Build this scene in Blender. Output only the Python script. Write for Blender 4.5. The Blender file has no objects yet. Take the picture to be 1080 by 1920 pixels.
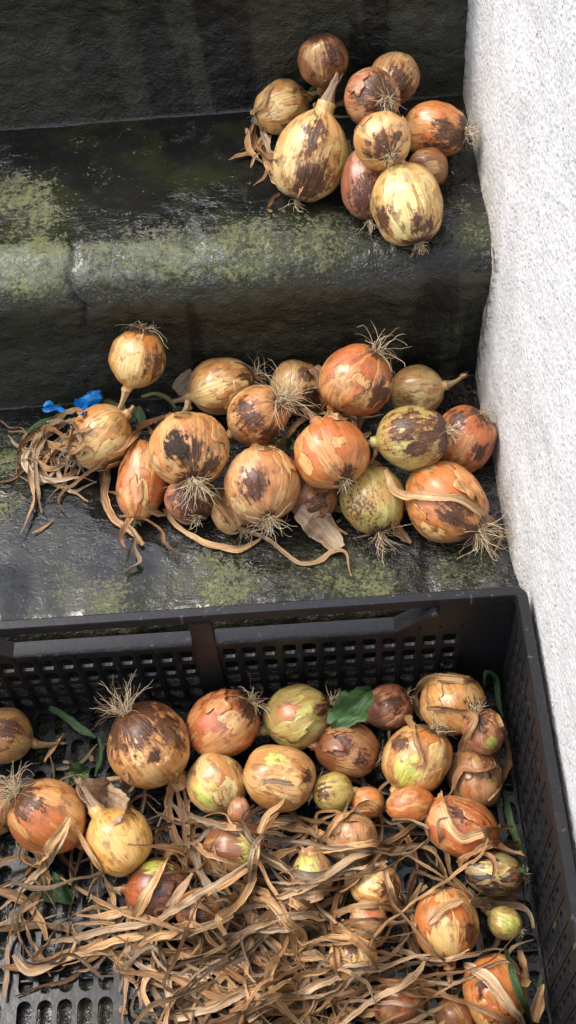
import bpy, math, random
import numpy as np
from mathutils import Vector, Quaternion
random.seed(11)
SC=bpy.context.scene
COL=SC.collection
CAM=dict(loc=(-0.1892,-0.5682,1.2053),rot=(0.58056,0.05562,-0.04579),lens=29.3963)
Z1,Z2,YN1,YR2,YR3=0.1375,0.3363,0.0153,0.2919,0.5080
# location, equatorial radius, length ratio, orientation (quaternion), neck, roots, palette, root rot extent, marks (direction, angular radius, kind), label
ONIONS=[
((-0.1503,0.4842,0.4124),0.0248,1.08,(0.0379,0.7119,-0.6925,0.1107),(0.9, 1),(0, 0),'brown',0.35,[((0.60,0.31,-0.74),0.55,'t'),((0.74,-0.46,-0.49),0.64,'d'),((0.94,0.25,-0.22),0.30,'t')],'rearmost brown onion leaning on the riser, its skin torn open','upper step'),
((-0.1946,0.4815,0.3619),0.0267,1.05,(0.4087,-0.6469,0.1793,-0.6183),(0.75, 0),(6, 0.25),'gold',0.12,[((0.95,0.06,-0.29),0.61,'t'),((0.73,0.68,-0.05),0.29,'d')],'golden onion with its pale neck pointing right, above the loose leaf tuft','upper step'),
((-0.0819,0.4680,0.3972),0.0248,1.00,(0.6013,0.5153,-0.5810,0.1881),(0, 0),(0, 0),'tan',0.10,[((0.91,-0.13,0.39),0.64,'d'),((0.56,-0.58,0.59),0.53,'d')],'tan scuffed onion half hidden behind the dark rooted one','upper step'),
((-0.1068,0.4285,0.4090),0.0273,1.02,(0.2396,-0.0161,-0.8597,-0.4508),(0.3, 0),(26, 0.55),'pink',0.50,[((0.28,0.26,-0.92),0.83,'d'),((0.78,0.12,-0.61),0.49,'d')],'onion facing out with a dark blotch round its curled pale roots','upper step'),
((-0.0465,0.4123,0.3776),0.0261,1.20,(0.5136,0.1778,-0.7413,-0.3938),(0.2, 0),(20, 0.62),'orange',0.42,[((0.79,0.03,-0.61),0.52,'d'),((0.51,-0.25,-0.82),0.60,'d'),((0.78,-0.56,-0.29),0.48,'d'),((0.99,0.14,-0.05),0.52,'o')],'orange onion with black streaks, its roots pointing at the white wall','upper step'),
((-0.0568,0.3742,0.3631),0.0197,1.00,(0.6204,0.2511,-0.6668,-0.3278),(0, 0),(0, 0),'brown',0.10,[((0.99,-0.00,-0.13),0.53,'t')],'brown onion almost hidden behind the pale onion at the step edge','upper step'),
((-0.1193,0.3581,0.3620),0.0232,1.50,(0.6061,-0.3115,-0.3672,-0.6331),(0, 0),(8, 0.5),'pink',0.40,[((0.79,-0.19,-0.58),0.76,'d'),((0.96,0.11,-0.27),0.53,'d')],'long pinkish onion with dark rot wedged between its neighbours on the upper step','upper step'),
((-0.1019,0.3606,0.4121),0.0269,1.00,(0.3970,-0.3729,-0.6780,-0.4937),(0, 0),(20, 0.32),'gold',0.20,[((0.42,-0.07,-0.91),0.56,'d'),((0.39,0.46,-0.80),0.26,'d'),((0.32,-0.65,-0.69),0.30,'d')],'round tan onion spotted brown and sitting on top of others','upper step'),
((-0.1691,0.3919,0.3744),0.0348,1.28,(0.5991,-0.3735,-0.1327,-0.6957),(0.8, 1),(6, 0.4),'yellow',0.30,[((0.73,0.24,-0.64),0.75,'d'),((0.95,-0.06,0.32),0.39,'d'),((0.36,0.93,0.09),0.42,'g')],'largest yellow onion lying with a thick pale neck upward','upper step'),
((-0.0832,0.3145,0.3749),0.0335,1.15,(0.6131,-0.2381,-0.4188,-0.6261),(0.5, 1),(18, 0.3),'yellow',0.30,[((0.96,-0.09,-0.25),0.54,'t'),((0.59,-0.78,-0.21),0.39,'d'),((0.39,-0.14,-0.91),0.51,'t'),((0.61,0.24,-0.76),0.39,'d')],'pale yellow onion nearest the edge of the upper step','upper step'),
((-0.3568,0.2636,0.2425),0.0290,1.02,(0.3372,0.6493,-0.6710,0.1205),(1.0, 0),(18, 0.75),'gold',0.30,[((0.64,-0.76,-0.11),0.63,'d'),((0.68,-0.07,-0.73),0.63,'o'),((0.97,0.21,0.12),0.46,'t')],'golden onion standing upside down with roots in the air against the riser','middle step'),
((-0.1991,0.2628,0.1834),0.0273,0.95,(0.4612,0.5557,-0.6657,0.1879),(0.45, 0),(0, 0),'yellow',0.30,[((0.84,-0.24,-0.48),0.41,'d'),((0.66,-0.71,0.24),0.53,'d')],'yellow onion at the back, between the rooted onion and the large orange one','middle step'),
((-0.2768,0.2634,0.1896),0.0295,1.20,(0.6757,0.3323,-0.6433,-0.1384),(0.5, 0),(22, 0.6),'gold',0.45,[((0.69,-0.14,-0.71),0.49,'d'),((0.95,0.09,0.29),0.49,'t'),((0.66,-0.13,0.74),0.38,'t')],'golden onion with a black root end pointing right, beneath the riser','middle step'),
((-0.0728,0.2602,0.1635),0.0270,1.05,(0.2245,-0.5661,0.2394,-0.7562),(0.8, 0),(0, 0),'yellow',0.10,[((0.87,0.40,0.30),0.42,'t')],'plain pale yellow onion at the back, beside the white wall corner','middle step'),
((-0.0338,0.1864,0.1695),0.0315,1.10,(0.3447,0.4666,-0.8144,0.0162),(0.45, 0),(10, 0.4),'orange',0.30,[((0.62,0.18,-0.76),0.45,'o'),((0.73,-0.62,-0.28),0.34,'d'),((0.54,0.54,-0.65),0.45,'d')],'orange onion touching the white wall at right','middle step'),
((-0.3129,0.1413,0.1620),0.0258,0.90,(0.5199,-0.4228,-0.6084,-0.4251),(0, 0),(10, 0.45),'pink',0.40,[((0.69,-0.04,-0.72),1.04,'d')],'dark pinkish onion tucked below the soil stained one','middle step'),
((-0.2716,0.1259,0.1568),0.0203,1.00,(0.6153,-0.2779,-0.5664,-0.4727),(0, 0),(8, 0.8),'tan',0.20,[((0.83,-0.13,-0.54),0.53,'d')],'small tan onion mostly hidden behind the onion with the dark streak','middle step'),
((-0.1895,0.1337,0.1610),0.0246,0.95,(0.8169,0.3486,-0.4533,0.0753),(0, 0),(0, 0),'pink',0.20,[((0.78,-0.30,0.55),0.65,'d')],'pinkish brown onion with a broad papery neck lying on the step','middle step'),
((-0.3626,0.1659,0.1648),0.0250,1.62,(0.6138,-0.4508,-0.2888,-0.5802),(0, 0),(5, 0.25),'orange',0.15,[((0.85,0.28,-0.44),0.57,'o'),((0.95,0.03,-0.30),0.39,'t')],'tall narrow orange onion with a pale crack across it','middle step'),
((-0.4014,0.2081,0.1881),0.0316,1.08,(0.4656,-0.5752,0.0170,-0.6724),(0.3, 0),(14, 0.5),'gold',0.25,[((0.87,-0.44,0.23),0.28,'t'),((0.87,0.49,-0.01),0.41,'t'),((0.41,0.87,-0.26),0.45,'d')],'smooth golden onion beside the left heap of dry leaves','middle step'),
((-0.2402,0.2034,0.2121),0.0293,1.10,(0.3479,0.3511,-0.8496,-0.1839),(0.45, 0),(34, 1.05),'gold',0.15,[((0.92,0.07,-0.39),0.55,'d'),((0.50,-0.70,-0.50),0.47,'d'),((0.75,0.60,-0.27),0.36,'d')],'brown streaked onion whose long pale roots spray across its face','middle step'),
((-0.1391,0.2229,0.2316),0.0355,1.00,(0.3715,0.4957,-0.7850,-0.0031),(0.45, 0),(11, 0.75),'orange',0.16,[((0.97,-0.23,-0.10),0.51,'t'),((0.81,0.54,-0.25),0.27,'t'),((0.60,-0.72,-0.34),0.51,'d'),((0.70,0.13,-0.70),0.60,'o')],'large orange onion with a torn pale patch and upright roots','middle step'),
((-0.1315,0.1227,0.1692),0.0328,1.05,(0.5838,-0.3371,-0.4757,-0.5651),(0.45, 0),(14, 0.7),'green',0.30,[((0.79,-0.53,-0.30),0.65,'p'),((0.92,0.35,-0.16),0.35,'o')],'pale greenish onion speckled black, hanging over bare wet concrete','middle step'),
((-0.3073,0.1645,0.2163),0.0382,1.02,(0.5117,-0.5005,-0.5426,-0.4395),(0.45, 0),(30, 0.6),'gold',0.30,[((0.77,-0.33,-0.54),0.41,'s'),((0.59,-0.03,-0.80),0.55,'d'),((0.34,0.43,-0.84),0.36,'d'),((0.93,-0.28,-0.23),0.49,'o')],'large onion with a crust of black soil on its face','middle step'),
((-0.0901,0.1581,0.2178),0.0312,1.12,(0.5547,0.2233,-0.7716,-0.2170),(0.3, 1),(24, 0.4),'green',0.60,[((0.89,0.44,-0.11),0.67,'d'),((0.89,-0.36,-0.29),0.50,'d'),((0.99,-0.07,-0.12),0.27,'t'),((0.78,-0.09,-0.62),0.43,'d')],'black and yellow rotting onion lying on top of the pile','middle step'),
((-0.0603,0.1093,0.1747),0.0387,1.10,(0.5792,-0.1390,-0.6591,-0.4591),(0.2, 0),(32, 0.7),'orange',0.35,[((0.80,-0.02,-0.59),0.54,'d'),((0.99,0.16,0.03),0.54,'o'),((0.52,-0.79,-0.31),0.27,'t')],'large orange onion at the front right with a thick beard of roots','middle step'),
((-0.1698,0.1490,0.2169),0.0358,1.00,(0.5377,-0.3323,-0.5985,-0.4922),(0.45, 0),(16, 0.3),'orange',0.15,[((0.97,0.06,-0.22),0.81,'o'),((0.56,-0.75,-0.37),0.29,'t'),((0.89,0.32,-0.32),0.23,'t'),((0.24,0.14,-0.96),0.29,'d')],'reddish orange onion with pale stripes in the middle of the pile','middle step'),
((-0.2394,0.1294,0.1988),0.0370,1.05,(0.5352,-0.4404,-0.5315,-0.4869),(0.45, 0),(30, 0.5),'gold',0.15,[((0.88,-0.23,-0.41),0.42,'d'),((0.68,-0.27,-0.69),0.28,'d'),((0.30,-0.67,-0.68),0.31,'t')],'golden onion at the front with one dark brown streak above its roots','middle step'),
((-0.5157,-0.1198,0.0366),0.0240,1.05,(0.4142,0.5272,-0.7414,0.0283),(0, 0),(16, 0.8),'gold',0.40,[((0.71,-0.70,-0.09),0.57,'d')],'onion cut by the left picture edge with white roots','crate'),
((-0.5165,-0.0460,0.0399),0.0280,1.00,(0.0713,-0.7868,0.1992,-0.5798),(1.0, 0),(0, 0),'tan',0.10,[((0.98,-0.19,-0.03),0.50,'d')],'tan onion at the left edge, its dry neck pointing right','crate'),
((-0.2805,-0.1490,0.0595),0.0106,1.30,(0.3764,0.5945,-0.6752,0.2213),(0.6, 0),(0, 0),'pink',0.10,[],'tiny pink bulb under the leaf strands','crate'),
((-0.3662,-0.0781,0.0644),0.0407,1.02,(0.1276,0.8085,-0.4491,0.3582),(0.7, 1),(30, 0.7),'gold',0.75,[((0.64,-0.12,-0.76),0.64,'d'),((0.72,-0.64,-0.28),0.56,'d'),((0.88,0.36,-0.31),0.21,'t'),((0.99,0.06,-0.10),0.18,'d'),((0.34,-0.78,-0.53),0.26,'o')],'large dark topped onion with a crown of pale roots','crate'),
((-0.2933,-0.0571,0.0573),0.0333,1.05,(0.5291,0.3635,-0.7668,0.0040),(0.2, 0),(16, 0.7),'orange',0.40,[((0.86,0.03,-0.50),0.38,'t'),((0.41,-0.19,-0.89),0.41,'d'),((0.87,0.45,-0.23),0.48,'o')],'orange brown onion with upright roots close to the crate back','crate'),
((-0.1294,-0.0415,0.0352),0.0231,1.00,(0.5590,0.2947,-0.7749,-0.0128),(0.45, 0),(6, 0.4),'pink',0.30,[((0.82,0.03,-0.57),0.60,'d')],'small pinkish onion behind the bright green leaf','crate'),
((-0.2203,-0.0529,0.0517),0.0318,1.10,(0.6363,0.2569,-0.7259,-0.0464),(0.45, 0),(18, 0.4),'green',0.30,[((0.92,-0.12,-0.36),0.50,'g'),((0.65,-0.13,-0.75),0.33,'d'),((0.97,0.25,0.07),0.37,'o')],'green streaked onion with dark roots near the crate back wall','crate'),
((-0.1725,-0.0896,0.0505),0.0266,1.18,(0.6649,0.0298,-0.7085,-0.2345),(0.45, 0),(12, 0.4),'brown',0.25,[((0.96,0.11,0.26),0.51,'d'),((0.91,-0.38,-0.17),0.51,'t'),((0.78,-0.28,-0.56),0.39,'d')],'brown oval onion below the bright green leaf','crate'),
((-0.1573,-0.1407,0.0378),0.0154,1.00,(0.6907,0.1004,-0.7009,-0.1469),(0, 0),(0, 0),'orange',0.20,[],'very small orange brown onion in the gap','crate'),
((-0.1900,-0.1312,0.0467),0.0195,1.00,(0.1453,-0.7523,0.1059,-0.6338),(0.6, 0),(8, 0.4),'green',0.10,[((0.75,-0.05,-0.66),0.53,'d')],'small round green onion','crate'),
((-0.3037,-0.1127,0.0410),0.0292,1.00,(0.6431,-0.3048,-0.5553,-0.4304),(0, 0),(6, 0.3),'yellow',0.10,[((1.00,0.09,-0.02),0.64,'o'),((0.77,0.13,-0.63),0.46,'t'),((0.83,-0.49,-0.28),0.54,'g')],'flat yellow onion above the loop of dry leaf','crate'),
((-0.2403,-0.1163,0.0547),0.0309,1.10,(0.7214,0.0179,-0.6505,-0.2371),(0, 0),(16, 0.4),'gold',0.12,[((0.79,0.54,0.29),0.37,'g'),((0.68,0.21,-0.70),0.30,'d')],'golden onion with a lime green stripe and thread like leaf band','crate'),
((-0.0659,-0.0537,0.0585),0.0316,1.00,(0.2713,0.5832,-0.4923,0.5864),(0.45, 0),(0, 0),'gold',0.20,[((0.63,-0.49,0.60),0.50,'d')],'golden onion in the far corner of the crate under dry leaves','crate'),
((-0.0523,-0.1230,0.0380),0.0259,1.15,(0.5280,-0.3975,-0.5038,-0.5562),(0.3, 0),(6, 0.3),'tan',0.30,[((0.86,-0.07,-0.50),0.52,'o')],'tan onion low beside the right crate wall, wrapped in dry leaf','crate'),
((-0.0423,-0.0909,0.0780),0.0204,1.05,(0.0762,0.7336,-0.6223,0.2623),(0, 0),(14, 0.6),'pink',0.40,[((0.30,0.06,-0.95),0.65,'d'),((0.99,-0.14,0.07),0.35,'g')],'small reddish onion by the right crate wall with a green tip','crate'),
((-0.1080,-0.1094,0.0611),0.0323,1.05,(0.4616,0.4409,-0.7532,0.1591),(0.45, 0),(14, 0.5),'gold',0.30,[((0.71,-0.02,-0.71),0.70,'o'),((0.69,-0.34,-0.63),0.22,'t'),((0.97,0.10,0.22),0.48,'y'),((0.69,0.66,-0.30),0.38,'d')],'amber onion with a yellow torn strip, left of the small reddish ones','crate'),
((-0.1183,-0.1547,0.0659),0.0170,1.35,(0.1323,-0.7049,0.1113,-0.6879),(1.0, 0),(0, 0),'orange',0.15,[((0.78,0.08,-0.62),0.53,'o')],'narrow orange onion with a dry neck laid over its neighbour','crate'),
((-0.0735,-0.1807,0.0671),0.0271,1.28,(0.0805,0.6783,-0.3279,0.6526),(0.8, 0),(0, 0),'orange',0.15,[((0.96,0.25,-0.09),0.84,'o'),((0.78,0.21,-0.59),0.44,'o'),((0.85,-0.47,-0.24),0.36,'d')],'bright reddish orange onion with a papery neck towards the crate wall','crate'),
((-0.4621,-0.1423,0.0595),0.0346,1.12,(0.0908,0.8232,-0.3193,0.4607),(0.3, 0),(26, 0.8),'orange',0.45,[((0.54,0.02,-0.84),0.53,'d'),((0.95,0.08,-0.31),0.59,'o')],'big orange onion at the left with black rot and white roots','crate'),
((-0.3943,-0.1703,0.0619),0.0300,1.10,(0.6475,-0.3080,-0.5920,-0.3679),(1.1, 1),(0, 0),'honey',0.02,[],'smooth clean golden onion with a see through neck','crate'),
((-0.3593,-0.2121,0.0398),0.0279,1.12,(0.6952,0.0222,-0.6995,-0.1638),(0.4, 0),(14, 0.4),'dark',0.50,[((0.87,-0.10,0.49),0.61,'o2'),((0.78,0.07,-0.62),0.79,'d'),((0.68,0.72,0.13),0.36,'g'),((0.66,0.73,-0.19),0.29,'g')],'dark red brown onion with a lime green peel on top','crate'),
((-0.2848,-0.1873,0.0658),0.0237,1.15,(0.7024,0.0570,-0.6911,-0.1609),(0.2, 0),(8, 0.3),'brown',0.20,[((0.79,0.05,-0.61),0.54,'g')],'dull brown onion lying under the crossing leaf strands','crate'),
((-0.3176,-0.2413,0.0645),0.0203,1.00,(0.6795,0.0715,-0.7204,-0.1192),(0, 0),(0, 0),'brown',0.20,[((0.98,0.00,-0.17),0.95,'d')],'dark brown onion half buried in the leaf tangle','crate'),
((-0.2146,-0.2139,0.0618),0.0196,1.05,(0.6082,-0.3581,-0.5188,-0.4823),(0.3, 0),(0, 0),'tan',0.20,[((0.96,-0.15,0.22),0.65,'g')],'small dull onion with a greenish shoulder in the tangle','crate'),
((-0.1756,-0.1838,0.0658),0.0237,1.00,(0.4183,0.5470,-0.6614,0.2974),(1.3, 0),(4, 0.3),'tan',0.15,[((0.93,0.04,-0.37),0.62,'o')],'tan onion with its long neck hanging down','crate'),
((-0.1579,-0.2267,0.0600),0.0214,1.08,(0.6479,-0.0585,-0.7200,-0.2417),(0.45, 0),(6, 0.3),'gold',0.30,[((0.98,-0.01,0.20),0.59,'t'),((0.71,0.11,-0.70),0.59,'d')],'pale onion with a dark flank beneath a looped leaf','crate'),
((-0.1669,-0.2602,0.0704),0.0180,0.90,(0.0188,-0.7298,0.1754,-0.6605),(0.9, 0),(0, 0),'tan',0.20,[((0.96,-0.26,-0.13),0.53,'o')],'small tan onion with a thick neck pointing right','crate'),
((-0.0489,-0.2249,0.0666),0.0193,1.32,(0.6225,0.0517,-0.7657,-0.1535),(0.1, 0),(12, 0.35),'black',0.50,[((0.95,0.30,-0.09),0.45,'t'),((0.90,0.27,-0.35),0.30,'t')],'blackened onion with a yellow torn patch by the crate wall','crate'),
((-0.0970,-0.2664,0.0637),0.0295,1.08,(0.3549,0.5815,-0.6085,0.4069),(0.45, 0),(0, 0),'orange',0.15,[((0.62,-0.38,-0.69),0.58,'o'),((0.50,0.09,-0.86),0.26,'t'),((0.99,0.03,0.13),0.65,'t'),((0.72,-0.69,0.08),0.35,'d')],'large orange onion in the lower right with a leaf lying across','crate'),
((-0.0444,-0.2637,0.0469),0.0144,1.10,(0.5925,-0.1337,-0.7378,-0.2945),(0.4, 0),(4, 0.3),'green',0.15,[((0.89,0.17,-0.42),0.67,'g')],'small pale green bulb with reddish dry scales','crate'),
((-0.1820,-0.2915,0.0793),0.0214,1.00,(0.5134,-0.4294,-0.6125,-0.4206),(0.45, 0),(4, 0.3),'gold',0.10,[((0.99,-0.03,-0.10),0.48,'d'),((0.80,0.13,-0.59),0.57,'t')],'tan onion with a brown smear in the middle of the leaf tangle','crate'),
((-0.2358,-0.2475,0.0618),0.0154,1.00,(0.6168,0.3228,-0.7091,0.1120),(0.3, 0),(0, 0),'pink',0.20,[],'small reddish onion showing through the leaf tangle','crate'),
((-0.0611,-0.3228,0.0521),0.0279,1.10,(0.3497,0.5765,-0.5758,0.4624),(0.2, 0),(0, 0),'orange',0.15,[((0.80,0.08,-0.59),0.60,'o'),((0.93,0.33,-0.18),0.33,'d'),((0.97,0.22,0.14),0.43,'t')],'orange onion in the bottom right corner beside the green blade','crate'),
((-0.1456,-0.3286,0.0562),0.0223,0.95,(0.5132,0.4133,-0.7127,0.2404),(0.2, 0),(0, 0),'dark',0.30,[((0.98,0.00,-0.17),0.62,'o2')],'dark maroon onion at the lower picture edge','crate'),
((-0.0974,-0.3404,0.0310),0.0188,1.00,(0.5568,-0.3365,-0.6362,-0.4147),(0.2, 0),(0, 0),'brown',0.20,[],'dull brown onion cut by the bottom picture edge','crate'),
((-0.2676,-0.3176,0.0543),0.0159,0.95,(0.6797,-0.0841,-0.6998,-0.2030),(0.3, 0),(0, 0),'brown',0.30,[((0.99,-0.00,-0.14),0.59,'o')],'small brown onion at the lower edge of the tangle','crate'),
]
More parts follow.
